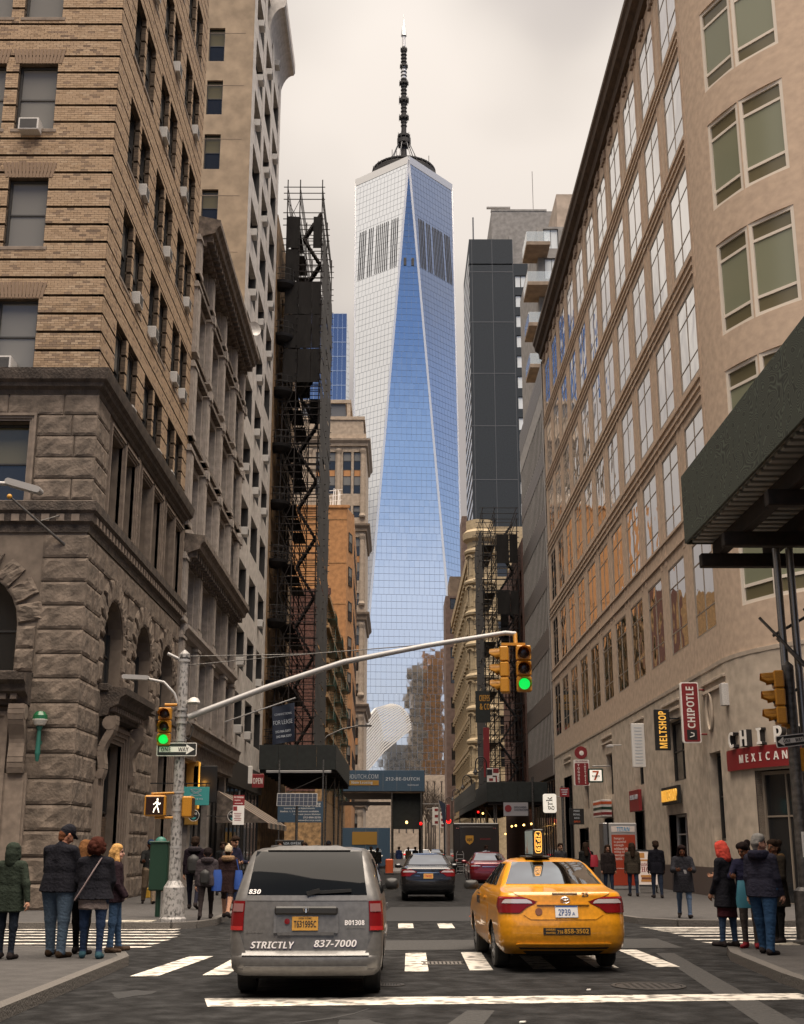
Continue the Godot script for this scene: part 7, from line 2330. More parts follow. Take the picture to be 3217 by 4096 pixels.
func people() -> void:
	var black = Color(0.017, 0.016, 0.018)
	var jeans = Color(0.055, 0.085, 0.13)
	var navy = Color(0.016, 0.018, 0.032)
	var dark_skin = Color(0.11, 0.05, 0.03)
	mat("bag_blue", 0.02, 0.07, 0.3, 0.6); mat("bag_teal", 0.02, 0.12, 0.17, 0.6); mat("bag_black", 0.012, 0.012, 0.012, 0.6); mat("bag_strap", 0.2, 0.15, 0.15, 0.7); mat("fur", 0.22, 0.14, 0.075, 0.95); mat("phone", 0.02, 0.02, 0.025, 0.2); mat("bag_red", 0.3, 0.015, 0.03, 0.6)
	# left corner, waiting with their backs to the camera
	person("person in dark green hooded coat with a cross strap at the near corner", Vector3(-5.72, 0.13, -19.1), PI - 0.1, {"h": 1.62, "coat": Color(0.024, 0.032, 0.024), "hem": 0.72, "puff": 1.12, "style": "hood", "pants": Color(0.013, 0.016, 0.024), "arms": [[0.1, 0.15, 0.15, 0], [-0.15, 0.3, 0.1, 0]], "cell": 0.014, "flare": 0.17})
	person("man in black jacket, black cap and blue jeans looking down", Vector3(-5.08, 0.13, -19.4), PI - 0.35, {"h": 1.9, "bulk": 1.22, "coat": Color(0.015, 0.015, 0.018), "hem": 0.86, "flare": 0.17, "pants": Color(0.06, 0.09, 0.125), "baggy": 1.22, "style": "cap", "hair": Color(0.12, 0.05, 0.025), "skin": Color(0.36, 0.17, 0.11), "nod": 0.5, "look": -0.5, "legs": [0.1, -0.06], "arms": [[0.3, 0.15, 0.9, 0.4], [0.3, 0.2, 0.9, 0.4]], "cell": 0.014, "shoe": Color(0.035, 0.022, 0.014)})
	person("woman with light brown hair in black between the capped man and curly haired woman", Vector3(-4.85, 0.13, -19.95), PI - 0.2, {"h": 1.66, "coat": black, "hem": 0.82, "pants": Color(0.01, 0.01, 0.011), "style": "long", "hair_to": 1.46, "hair": Color(0.13, 0.06, 0.025), "cell": 0.014, "legs": [0.12, -0.08]})
	person("woman with dark curly hair in black jacket, grey shirt tail and blue jeans", Vector3(-4.5, 0.13, -19.2), PI + 0.1, {"h": 1.7, "bulk": 1.2, "coat": Color(0.015, 0.014, 0.016), "hem": 0.86, "flare": 0.2, "tunic": 0.72, "tunic_c": Color(0.16, 0.13, 0.125), "pants": Color(0.018, 0.03, 0.06), "style": "curly", "hair": Color(0.04, 0.012, 0.01), "legs": [0.1, -0.08], "arms": [[0.2, 0.15, 0.5, 0.3], [0.2, 0.15, 0.5, 0.3]], "cell": 0.014, "shoe": Color(0.03, 0.07, 0.09)})
	var st = thing("strap", "pale cross-body strap over the curly haired woman's black back", "strap", Vector3(-4.5, 0.13, -19.2))
	var mb = MB.new(); mb.tube([Vector3(0.1, 1.42, 0.08), Vector3(0.02, 1.25, 0.19), Vector3(-0.12, 1.0, 0.22), Vector3(-0.24, 0.82, 0.18)], 0.012, 5); part(st, "band", mb, M.bag_strap)
	person("blonde woman in a dark puffer jacket and ripped jeans facing the crossing", Vector3(-4.42, 0.13, -20.3), 1.7, {"h": 1.6, "coat": Color(0.02, 0.014, 0.018), "hem": 0.82, "puff": 1.06, "pants": Color(0.035, 0.06, 0.11), "style": "long", "hair_to": 1.36, "hair": Color(0.42, 0.24, 0.09), "skin": Color(0.5, 0.29, 0.22), "pockets": true, "arms": [[0.1, 0.15, 0.5, 0.2], [0.1, 0.15, 0.5, 0.2]], "cell": 0.013, "sock": Color(0.45, 0.26, 0.2), "shoe": Color(0.06, 0.04, 0.03), "legs": [0.1, -0.05]})
	# far left corner
	person("man in black jacket, blue cap and khaki trousers walking past the green box", Vector3(-7.2, 0.13, -37.4), 0.3, {"h": 1.78, "coat": black, "pants": Color(0.19, 0.145, 0.1), "baggy": 1.25, "style": "cap", "hat": Color(0.015, 0.025, 0.06), "skin": dark_skin, "legs": [0.25, -0.2], "bend": [0.05, 0.35], "arms": [[-0.1, 0.15, 0.15, 0], [0.6, 0.15, 1.0, 0.1]]})
	var pp = thing("leaflets", "fan of white leaflets held by the man in khaki trousers", "leaflets", Vector3(-7.0, 1.35, -37.0))
	for k in 5: bx(pp, "leaflet", Vector3(0.02 * k, 0.02 * k, 0.01 * k), Vector3(0.16, 0.26, 0.004), M.sign_white, 0.001, Basis(Vector3(0, 0, 1), 0.9 - 0.3 * k))
	person("tall man in black with a dark backpack walking away behind the pole", Vector3(-5.4, 0.13, -34.2), PI, {"h": 1.86, "bulk": 1.1, "coat": Color(0.012, 0.011, 0.013), "hem": 0.84, "hood_down": Color(0.03, 0.025, 0.03), "pants": Color(0.014, 0.015, 0.022), "legs": [0.3, -0.25], "bend": [0.05, 0.4]})
	solo("backpack", pack(), M.bag_black, "dark backpack on the tall man in black", "backpack", Transform3D(Basis(), Vector3(-5.4, 1.28, -33.98)))
	person("woman in grey hooded coat with a small backpack striding away", Vector3(-4.35, 0.13, -29.4), PI + 0.1, {"h": 1.6, "bulk": 1.05, "coat": Color(0.05, 0.043, 0.047), "hem": 0.8, "puff": 1.12, "hood_down": Color(0.045, 0.038, 0.042), "pants": Color(0.016, 0.012, 0.014), "hair": Color(0.015, 0.01, 0.01), "legs": [-0.38, 0.42], "bend": [0.25, 0.1], "lean": 0.1, "nod": 0.25})
	solo("backpack", pack(0.7), M.bag_black, "small black backpack on the woman in grey hooded coat", "backpack", Transform3D(Basis(), Vector3(-4.37, 1.05, -29.22)))
	person("woman in maroon coat with fur hood and cream knit hat walking away", Vector3(-3.95, 0.13, -30.0), PI - 0.1, {"h": 1.62, "coat": Color(0.028, 0.016, 0.018), "hem": 0.62, "flare": 0.17, "puff": 1.1, "style": "beanie", "hat": Color(0.42, 0.35, 0.25), "hood_down": Color(0.22, 0.14, 0.08), "pants": Color(0.03, 0.02, 0.02), "bare": true, "skin": Color(0.36, 0.2, 0.14), "legs": [0.3, -0.3], "bend": [0.05, 0.3]})
	shoulder_bag("bright blue shoulder bag hanging by the woman in grey coat", Vector3(-4.12, 0.98, -29.4), 0.3, Vector3(0.24, 0.46, 0.16), M.bag_blue, [Vector3(-0.05, 0.2, 0), Vector3(-0.12, 0.5, -0.05)])
	shoulder_bag("bright blue bag on the far side of the woman in maroon coat", Vector3(-3.68, 0.98, -29.85), 0.3, Vector3(0.2, 0.42, 0.16), M.bag_blue, [Vector3(0, 0.2, 0), Vector3(-0.06, 0.45, 0)])
	person("young man in dark navy jacket looking at his phone", Vector3(-4.3, 0.13, -33.5), 0.9, {"h": 1.85, "coat": navy, "hem": 0.8, "skin": Color(0.38, 0.21, 0.14), "nod": 0.4, "arms": [[0.4, 0.1, 1.1, 0.2], [0.4, 0.1, 1.1, 0.2]], "pants": Color(0.02, 0.03, 0.06)})
	person("person with grey hooded top and black hair beyond the khaki trousers", Vector3(-4.85, 0.13, -37.5), PI, {"h": 1.76, "coat": Color(0.09, 0.085, 0.09), "hood_down": Color(0.1, 0.095, 0.1), "cell": 0.024})
	for q in [[-5.4, -41.0, 1.7, Color(0.02, 0.015, 0.015), "person in black standing before the lit phone shop", 0.2, Color(0.1, 0.055, 0.04)], [-3.9, -42.5, 1.76, Color(0.02, 0.02, 0.03), "bald man in dark jacket by the poke shop sign", 0.0, Color(0.3, 0.17, 0.12)], [-3.2, -44.0, 1.72, Color(0.035, 0.03, 0.03), "man in grey top walking under the awning", -0.2, Color(0.2, 0.1, 0.07)], [-2.7, -50.0, 1.8, Color(0.015, 0.015, 0.015), "man in a black cap behind the silver van", 0.1, Color(0.14, 0.08, 0.06)], [-6.0, -44.0, 1.74, Color(0.014, 0.012, 0.014), "person in black near the teal banner", 0.4, Color(0.12, 0.07, 0.05)]]:
		person(q[4], Vector3(q[0], 0.13, q[1]), q[5], {"h": q[2], "coat": q[3], "hem": 0.8, "skin": q[6], "cell": 0.026, "style": "cap" if q[1] == -50.0 else "short", "legs": [0.15, -0.15]})
	# right side
	person("woman in long black puffer coat and blue jeans walking with a phone", Vector3(6.62, 0.13, -29.9), -0.15, {"h": 1.62, "coat": Color(0.017, 0.018, 0.02), "hem": 0.62, "flare": 0.19, "puff": 1.2, "pants": Color(0.07, 0.1, 0.16), "skin": dark_skin, "style": "long", "hair": Color(0.008, 0.006, 0.006), "legs": [0.2, -0.25], "bend": [0.02, 0.2], "arms": [[0.5, 0.2, 1.1, 0.45], [0.5, 0.2, 1.1, 0.45]], "nod": 0.3, "cell": 0.015})
	solo("phone", bevel(Vector3(0.07, 0.14, 0.012), 0.004), M.phone, "phone in the hands of the woman in black puffer coat", "phone", Transform3D(Basis(Vector3(1, 0, 0), -0.9), Vector3(6.58, 1.16, -29.48)))
	person("woman in orange red headscarf and long black coat holding a phone", Vector3(5.42, 0.13, -21.35), PI + 0.7, {"h": 1.66, "coat": Color(0.015, 0.014, 0.016), "hem": 0.66, "flare": 0.18, "tunic": 0.5, "tunic_c": Color(0.045, 0.012, 0.018), "style": "hijab", "hat": Color(0.42, 0.055, 0.04), "skin": Color(0.24, 0.13, 0.09), "pants": Color(0.03, 0.05, 0.09), "arms": [[0.1, 0.1, 0.4, 0.1], [0.55, 0.15, 1.0, 0.0]], "nod": 0.3, "cell": 0.014})
	person("girl in navy jacket and grey leggings leaning her head on the woman", Vector3(5.72, 0.13, -21.1), -0.5, {"h": 1.64, "coat": Color(0.014, 0.013, 0.03), "hem": 0.85, "skin": Color(0.17, 0.08, 0.05), "style": "bun", "hair": Color(0.012, 0.008, 0.008), "pants": Color(0.06, 0.052, 0.05), "arms": [[0.5, 0.2, 1.0, 0.4], [0.6, 0.2, 1.0, 0.5]], "nod": 0.35, "look": -0.5, "shoe": Color(0.22, 0.025, 0.035), "cell": 0.014})
	shoulder_bag("teal blue tote bag between the headscarfed woman and grey haired man", Vector3(5.62, 0.98, -20.75), 0.1, Vector3(0.4, 0.42, 0.18), M.bag_teal, [Vector3(0.1, 0.2, 0.0), Vector3(0.16, 0.5, -0.1)])
	person("grey haired man in navy hooded sweatshirt and blue jeans at kerb", Vector3(5.62, 0.13, -19.9), PI - 0.75, {"h": 1.76, "bulk": 1.12, "coat": Color(0.02, 0.021, 0.034), "hem": 0.84, "flare": 0.155, "hood_down": Color(0.017, 0.018, 0.03), "hair": Color(0.17, 0.165, 0.16), "skin": Color(0.4, 0.22, 0.16), "pants": Color(0.022, 0.05, 0.1), "baggy": 1.22, "legs": [0.16, -0.14], "look": -0.9, "arms": [[0.0, 0.1, 0.15, 0], [0.1, 0.12, 0.25, 0]], "cell": 0.013})
	person("woman in dark olive parka with fur trimmed hood beside the signal pole", Vector3(6.5, 0.13, -22.2), -1.1, {"h": 1.68, "coat": Color(0.022, 0.018, 0.012), "hem": 0.62, "flare": 0.19, "puff": 1.15, "style": "bun", "hood_down": Color(0.1, 0.06, 0.03), "skin": Color(0.16, 0.08, 0.05), "pants": Color(0.008, 0.008, 0.009), "pockets": true, "arms": [[0.2, 0.15, 0.8, 0.3], [0.2, 0.15, 0.8, 0.3]], "cell": 0.014})
	# beyond the taxi
	for q in [[5.9, -46.5, 1.7, Color(0.03, 0.03, 0.032), "person in grey jacket beyond the taxi beside the sign pole", 0.3, Color(0.3, 0.18, 0.12), "short"], [6.6, -45.0, 1.72, Color(0.012, 0.012, 0.013), "woman with long black hair and red bag beyond the taxi", PI, Color(0.2, 0.1, 0.07), "long"], [7.2, -44.0, 1.64, Color(0.016, 0.013, 0.013), "woman in black facing the camera beyond the taxi", 0.0, Color(0.25, 0.13, 0.09), "long"], [7.85, -43.0, 1.7, Color(0.04, 0.032, 0.026), "person in fur collared brown coat beyond the taxi", PI, Color(0.1, 0.06, 0.05), "long"], [4.7, -68.0, 1.8, Color(0.2, 0.21, 0.24), "man in pale blue shirt by the delivery truck", 0.6, Color(0.06, 0.035, 0.03), "short"], [8.35, -41.5, 1.76, Color(0.01, 0.01, 0.012), "tall person in black by the white shop door", PI, Color(0.05, 0.03, 0.025), "short"]]:
		person(q[4], Vector3(q[0], 0.13 if q[0] > 5.3 else 0.0, q[1]), q[5], {"h": q[2], "coat": q[3], "hem": 0.75, "skin": q[6], "cell": 0.025, "style": q[7], "legs": [0.1, -0.1]})
	shoulder_bag("red shoulder bag on the long haired woman beyond the taxi", Vector3(6.85, 1.25, -44.8), 0.2, Vector3(0.3, 0.4, 0.14), M.bag_red, [Vector3(-0.1, 0.2, 0), Vector3(-0.2, 0.45, 0)])
	# far down the street
	for q in [[-1.75, -84.0, 1.78, "pedestrian in a long black coat crossing near the orange barrier", PI, 0.013], [-1.35, -85.5, 1.7, "second pedestrian in black crossing near the orange barrier", PI, 0.01], [0.1, -108.0, 1.78, "person in blue jacket inside the dark shed passage", PI, 0.03], [0.9, -109.0, 1.74, "person in tan jacket inside the dark shed passage", PI, 0.05], [1.5, -110.0, 1.76, "person in black inside the dark shed passage", PI, 0.012]]:
		var c = Color(q[5], q[5], q[5] * 1.1)
		if q[5] == 0.03: c = Color(0.02, 0.035, 0.09)
		if q[5] == 0.05: c = Color(0.06, 0.045, 0.03)
		person(q[3], Vector3(q[0], 0.0, q[1]), q[4], {"h": q[2], "coat": c, "hem": 0.7, "cell": 0.03, "legs": [0.3, -0.3]})

func pack(k := 1.0) -> ArrayMesh:
	var mb = MB.new()
	var rows = []
	for j in 8:
		var l = []
		var y = -0.24 + 0.48 * j / 7.0
		var e = sqrt(maxf(0.05, 1.0 - pow(absf(j / 7.0 * 2 - 1), 4)))
		for i in 15:
			var a = TAU * i / 14
			l.append(Vector3(sin(a) * 0.16 * e, y, cos(a) * 0.11 * e) * k)
		rows.append(l)
	mb.grid(rows)
	mb.span(-0.1 * k, -0.16 * k, 0.08 * k, 0.1 * k, 0.02 * k, 0.13 * k)
	return mb.done()

# ---------- street furniture ----------
func signal_head(t: Node, called: String, x: Transform3D, lit: int) -> void:
	# three yellow sections with visors; lit 2 = green at the bottom
	var o = Node3D.new(); o.name = called
	t.add_child(o, true)
	o.transform = x
	for k in 3:
		var y = 0.36 - 0.36 * k
		bx(o, "section", Vector3(0, y, 0), Vector3(0.34, 0.345, 0.2), M.signal_yellow, 0.025)
		var mb = MB.new()
		var ri = []; var ro = []
		for i in 13:
			var a = -0.5 + (PI + 1.0) * i / 12
			ri.append(Vector3(cos(a) * 0.15, y + sin(a) * 0.15, 0.1)); ro.append(Vector3(cos(a) * 0.155, y + sin(a) * 0.155 - 0.02, 0.34 - (0.12 if sin(a) < 0 else 0.0)))
		mb.grid([ri, ro]); mb.grid([ro, ri])
		part(o, "visor", mb, M.signal_yellow)
		mb = MB.new(); mb.lathe([Vector2(0.13, 0.0), Vector2(0.11, 0.025), Vector2(0.06, 0.04), Vector2(0.001, 0.045)], 18, Transform3D(Basis(Vector3(1, 0, 0), PI / 2), Vector3(0, y, 0.1)))
		part(o, "signal_lens", mb, M.green_light if k == lit else M.lens_off)

func one_way(label: String, at: Vector3, basis: Basis, right: bool, w := 0.9) -> void:
	var t = thing("one_way_sign", label, "sign", at)
	t.basis = basis
	var h = w * 0.33
	var sg = 1.0 if right else -1.0
	var mb = MB.new(); rounded(mb, w, h, 0.03, 0.012); part(t, "rim", mb, M.sign_white)
	mb = MB.new(); rounded(mb, w - 0.03, h - 0.03, 0.025, 0.016); part(t, "plate", mb, M.sign_black)
	var p = []
	for q in [[-0.44, 0.2], [0.24, 0.2], [0.24, 0.38], [0.45, 0.0], [0.24, -0.38], [0.24, -0.2], [-0.44, -0.2]]: p.append(Vector2(q[0] * w * sg, q[1] * h))
	mb = MB.new(); mb.prism(PackedVector2Array(p), 0.0, 0.011); part(t, "arrow", mb, M.sign_white)
	letters(t, "lettering", "ONE", Vector3(-0.27 * w if right else -0.14 * w, 0, 0.012), 0.24 * w, 0.3 * h, M.letter_black, Basis(), 0.003)
	letters(t, "lettering", "WAY", Vector3(0.17 * w if right else 0.28 * w, 0, 0.012), 0.26 * w, 0.3 * h, M.letter_black, Basis(), 0.003)

func corner_poles() -> void:
	var t = thing("mast_arm_pole", "peeling grey signal pole with a long mast arm over the intersection", "signal pole", Vector3(-4.95, 0.13, -28.6))
	var mb = MB.new()
	mb.lathe([Vector2(0.3, 0.0), Vector2(0.3, 0.06), Vector2(0.26, 0.1), Vector2(0.235, 0.55), Vector2(0.23, 0.72), Vector2(0.14, 0.86)], 8)
	part(t, "base", mb, M.galv)
	mb = MB.new(); mb.lathe([Vector2(0.135, 0.8), Vector2(0.1, 5.8), Vector2(0.125, 5.82), Vector2(0.125, 5.9), Vector2(0.02, 6.0)], 8)
	part(t, "shaft", mb, M.galv)
	mb = MB.new(); mb.tube([Vector3(0.15, 4.45, 0), Vector3(1.9, 5.12, 0), Vector3(3.7, 5.72, 0), Vector3(5.6, 6.1, 0), Vector3(7.45, 6.4, 0), Vector3(7.7, 6.38, 0)], [0.075, 0.07, 0.065, 0.06, 0.055, 0.055], 10)
	part(t, "mast_arm", mb, M.galv_plain)
	for y in [4.3, 4.45, 4.6, 3.6, 3.75, 3.9, 2.35, 2.75, 1.55, 5.72]:
		mb = MB.new(); mb.lathe([Vector2(0.135, y), Vector2(0.135, y + 0.05)], 10); part(t, "clamp_band", mb, M.galv_plain)
	for e in [0.0, 0.14]:
		mb = MB.new(); mb.tube([Vector3(0.05, 5.85 - e * 1.5, 0), Vector3(2.8, 5.9, 0), Vector3(5.55, 6.12, 0)], 0.012, 5); part(t, "stay_cable", mb, M.pipe)
	mb = MB.new(); mb.tube([Vector3(-0.05, 5.75, 0), Vector3(-0.38, 5.9, 0.1)], 0.04, 6); part(t, "stub", mb, M.galv_plain)
	# brackets and signal heads
	mb = MB.new(); mb.tube([Vector3(-0.1, 4.72, 0.1), Vector3(-0.38, 4.72, 0.12)], 0.035, 6); mb.tube([Vector3(-0.1, 3.72, 0.1), Vector3(-0.38, 3.72, 0.12)], 0.035, 6)
	part(t, "bracket", mb, M.signal_yellow)
	signal_head(t, "signal_head", Transform3D(Basis().scaled(Vector3(0.86, 0.8, 0.86)), Vector3(-0.35, 4.22, 0.16)), 2)
	signal_head(t, "signal_head", Transform3D(Basis(), Vector3(7.85, 5.55, 0.12)), 2)
	signal_head(t, "signal_head", Transform3D(Basis(UP, -1.75), Vector3(7.42, 5.53, 0.05)), -1)
	mb = MB.new(); mb.bar(Vector3(7.35, 6.12, 0.1), Vector3(7.9, 6.12, 0.1), 0.06); mb.tube([Vector3(7.68, 6.4, 0), Vector3(7.68, 6.1, 0.08)], 0.05, 8)
	part(t, "hanger", mb, M.signal_yellow)
	var gl = OmniLight3D.new(); gl.name = "signal_light"; gl.light_color = Color(0.1, 1, 0.45); gl.light_energy = 0.02; gl.light_size = 0.12; gl.shadow_enabled = true; gl.omni_range = 10
	t.add_child(gl); gl.position = Vector3(-0.35, 3.94, 0.6)
	# street lamp arms on the pole
	mb = MB.new(); mb.tube([Vector3(-0.1, 4.75, 0), Vector3(-0.2, 5.0, 0.0), Vector3(-0.45, 5.25, 0), Vector3(-0.85, 5.33, 0)], 0.035, 6); part(t, "lamp_arm", mb, M.galv_plain)
	mb = MB.new(); rounded(mb, 0.62, 0.1, 0.045, 0.2); part(t, "lamp_head", mb, M.galv_plain, Transform3D(Basis(Vector3(0, 0, 1), -0.05), Vector3(-1.1, 5.36, 0)))
	mb = MB.new(); mb.lathe([Vector2(0.13, 0.0), Vector2(0.15, 0.03), Vector2(0.1, 0.12), Vector2(0.02, 0.15)], 12, Transform3D(Basis(), Vector3(0.27, 4.75, 0.05))); mb.tube([Vector3(0.05, 4.6, 0), Vector3(0.12, 4.82, 0.03), Vector3(0.25, 4.86, 0.05)], 0.025, 6)
	part(t, "camera_dome", mb, M.white_metal)
	mb = MB.new(); mb.tube([Vector3(0.15, 4.35, 0.08), Vector3(0.3, 4.2, 0.1), Vector3(0.22, 3.95, 0.1), Vector3(0.1, 4.0, 0.1)], 0.012, 5); part(t, "loose_wire", mb, M.black_plastic)
	# walk signal
	var w = thing("walk_signal", "yellow pedestrian signal showing a lit white walking figure", "pedestrian signal", Vector3(-5.42, 2.6, -28.45))
	bx(w, "case", Vector3.ZERO, Vector3(0.47, 0.46, 0.2), M.signal_yellow, 0.03)
	bx(w, "face", Vector3(0, 0, 0.098), Vector3(0.4, 0.39, 0.02), M.lens_off, 0.005)
	mb = MB.new()
	for q in [[0.06, 0.12, 0.06, 0.15], [0.03, 0.07, 0.06, 0.1], [0.03, 0.07, -0.02, 0.03], [0.05, 0.0, 0.06, 0.09], [0.06, 0.08, 0.1, 0.03], [0.1, 0.03, 0.12, 0.05], [0.05, 0.0, 0.0, -0.07], [0.0, -0.07, -0.02, -0.14], [0.05, 0.0, 0.08, -0.07], [0.08, -0.07, 0.1, -0.14]]:
		for e in 4: mb.box(Vector3(lerpf(q[0], q[2], e / 3.0), lerpf(q[1], q[3], e / 3.0), 0.112), Vector3(0.02, 0.02, 0.008))
	part(w, "walking_figure_light", mb, M.walk_light)
	mb = MB.new(); mb.tube([Vector3(-0.1, 0.26, 0), Vector3(0.4, 0.28, 0)], 0.03, 6); mb.tube([Vector3(0.0, -0.26, 0), Vector3(0.4, -0.26, 0)], 0.03, 6); part(w, "bracket", mb, M.signal_yellow)
	w = thing("walk_signal", "yellow pedestrian signal turned sideways behind the peeling pole", "pedestrian signal", Vector3(-4.72, 2.58, -28.65), PI / 2)
	bx(w, "case", Vector3.ZERO, Vector3(0.46, 0.46, 0.22), M.signal_yellow, 0.03)
	bx(w, "face", Vector3(0, 0, 0.11), Vector3(0.4, 0.39, 0.02), M.lens_off, 0.005)
	one_way("black one way sign with an arrow pointing right on the peeling pole", Vector3(-5.0, 3.84, -28.42), Basis(), true)
	# green relay box behind
	t = thing("relay_box", "dark green metal box with a domed mint knob beside the peeling pole", "street box", Vector3(-5.62, 0.72, -30.4))
	bx(t, "case", Vector3(0, 0.55, 0), Vector3(0.42, 1.1, 0.4), M.bin_green, 0.03)
	mb = MB.new(); mb.lathe([Vector2(0.14, 1.12), Vector2(0.12, 1.17), Vector2(0.06, 1.22), Vector2(0.001, 1.23)], 12); part(t, "dome", mb, M.knob_green)
	bx(t, "lid", Vector3(0, 1.1, 0), Vector3(0.48, 0.05, 0.44), M.bin_green, 0.01)
	mb = MB.new(); mb.tube([Vector3(0, -0.58, 0), Vector3(0, 0.0, 0)], 0.06, 8); part(t, "post", mb, M.bin_green)
	t = thing("globe_lamp", "wall lamp with a green and white globe on the brownstone pier", "lamp", Vector3(-9.55, 5.0, -33.35))
	mb = MB.new(); mb.lathe([Vector2(0.001, -0.2), Vector2(0.14, -0.15), Vector2(0.2, -0.02), Vector2(0.2, 0.0)], 16); part(t, "lower_globe", mb, M.globe_white)
	mb = MB.new(); mb.lathe([Vector2(0.2, 0.0), Vector2(0.19, 0.1), Vector2(0.12, 0.2), Vector2(0.001, 0.23)], 16); part(t, "upper_globe", mb, M.green_lamp)
	mb = MB.new(); mb.lathe([Vector2(0.04, -1.1), Vector2(0.07, -0.9), Vector2(0.05, -0.3), Vector2(0.1, -0.18)], 10); mb.bar(Vector3(0, -0.6, 0), Vector3(0, -0.6, -0.25), 0.08); part(t, "stem", mb, M.knob_green)
	# lamp head reaching in from the near left corner
	t = thing("street_lamp", "grey cobra head street lamp on a curved arm from the near corner", "street lamp", Vector3(-10.4, 0.13, -24))
	mb = MB.new(); mb.tube([Vector3(0, 0, 0), Vector3(0, 7.6, 0), Vector3(0.3, 8.4, 0), Vector3(1.2, 8.72, 0), Vector3(2.5, 8.66, 0)], [0.1, 0.08, 0.06, 0.05, 0.045], 8); part(t, "pole", mb, M.galv_plain)
	mb = MB.new(); rounded(mb, 0.75, 0.13, 0.06, 0.26); part(t, "lamp_head", mb, M.galv_plain, Transform3D(Basis(Vector3(0, 0, 1), -0.28), Vector3(2.85, 8.6, 0)))
	# right corner: signal on its pole, seen from the side
	t = thing("signal_pole", "grey signal pole with yellow signal heads turned to the cross street", "signal pole", Vector3(6.95, 0.13, -22.0))
	mb = MB.new(); mb.lathe([Vector2(0.28, 0.0), Vector2(0.28, 0.05), Vector2(0.22, 0.08), Vector2(0.21, 0.86), Vector2(0.13, 0.92)], 8); part(t, "base", mb, M.pipe)
	mb = MB.new(); mb.lathe([Vector2(0.115, 0.9), Vector2(0.1, 4.7), Vector2(0.02, 4.78)], 10); part(t, "shaft", mb, M.pipe)
	signal_head(t, "signal_head", Transform3D(Basis(UP, -1.72).scaled(Vector3(0.88, 0.88, 0.88)), Vector3(-0.22, 4.12, 0.1)), -1)
	mb = MB.new(); mb.bar(Vector3(-0.2, 3.65, 0.1), Vector3(0.0, 3.6, 0), 0.07); part(t, "bracket", mb, M.signal_yellow)
	bx(t, "side_sign", Vector3(0.22, 3.05, 0.05), Vector3(0.3, 0.4, 0.04), M.signal_yellow, 0.01)
	one_way("black one way sign with an arrow pointing left on the right signal pole", Vector3(6.85, 3.5, -21.85), Basis(UP, 0.35) * Basis(Vector3(0, 0, 1), 0.12), false, 0.62)
	t = thing("notice", "white paper notice taped to the right signal pole", "notice", Vector3(7.03, 1.75, -21.84))
	bx(t, "sheet", Vector3.ZERO, Vector3(0.26, 0.42, 0.006), M.sign_white, 0.001)
	for k in 6: bx(t, "text_line", Vector3(-0.01, 0.14 - 0.05 * k, 0.005), Vector3(0.18 - 0.02 * (k % 3), 0.016, 0.003), M.letter_dim, 0.001)

# a sidewalk shed: parapet boards, deck, legs and braces
func shed(label: String, x0: float, x1: float, z0: float, z1: float, y0: float, y1: float, m: Material, legs: Array, front := true, boards := 1.22) -> Node3D:
	var t = thing("sidewalk_shed", label, "sidewalk shed", Vector3(x0, 0, z0))
	var w = x1 - x0; var d = z0 - z1
	var n = int(ceil(w / boards))
	if front:
		for k in n: bx(t, "front_board", Vector3(w * (k + 0.5) / n, (y0 + y1) / 2, 0.0), Vector3(w / n - 0.012, y1 - y0, 0.06), m, 0.006)
	n = int(ceil(d / boards))
	for k in n:
		var z = -d * (k + 0.5) / n
		bx(t, "side_board", Vector3(0 if x0 > 0 else w, (y0 + y1) / 2 + 0.012 * (k % 2), z), Vector3(0.06, y1 - y0, d / n - 0.012), m, 0.006)
	bx(t, "deck", Vector3(w / 2, y0 + 0.12, -d / 2), Vector3(w - 0.1, 0.1, d - 0.1), M.timber, 0.01)
	n = int(d / 2.4)
	for k in n + 1: bx(t, "joist", Vector3(w / 2, y0 - 0.08, -0.15 - (d - 0.3) * k / maxi(n, 1)), Vector3(w - 0.1, 0.26, 0.12), M.rust_iron, 0.01)
	for l in legs:
		var mb = MB.new(); mb.tube([Vector3(l[0] - x0, 0.13, l[1] - z0), Vector3(l[0] - x0, y0 - 0.1, l[1] - z0)], 0.055, 8); part(t, "leg", mb, M.pipe)
		bx(t, "foot", Vector3(l[0] - x0, 0.16, l[1] - z0), Vector3(0.3, 0.06, 0.3), M.timber)
	for k in maxi(0, legs.size() - 1):
		if absf(legs[k][1] - legs[k + 1][1]) > 6 or k > 8: continue
		var mb = MB.new(); mb.tube([Vector3(legs[k][0] - x0, y0 - 1.6, legs[k][1] - z0), Vector3(legs[k + 1][0] - x0, y0 - 0.3, legs[k + 1][1] - z0)], 0.03, 6); part(t, "brace", mb, M.pipe)
	return t

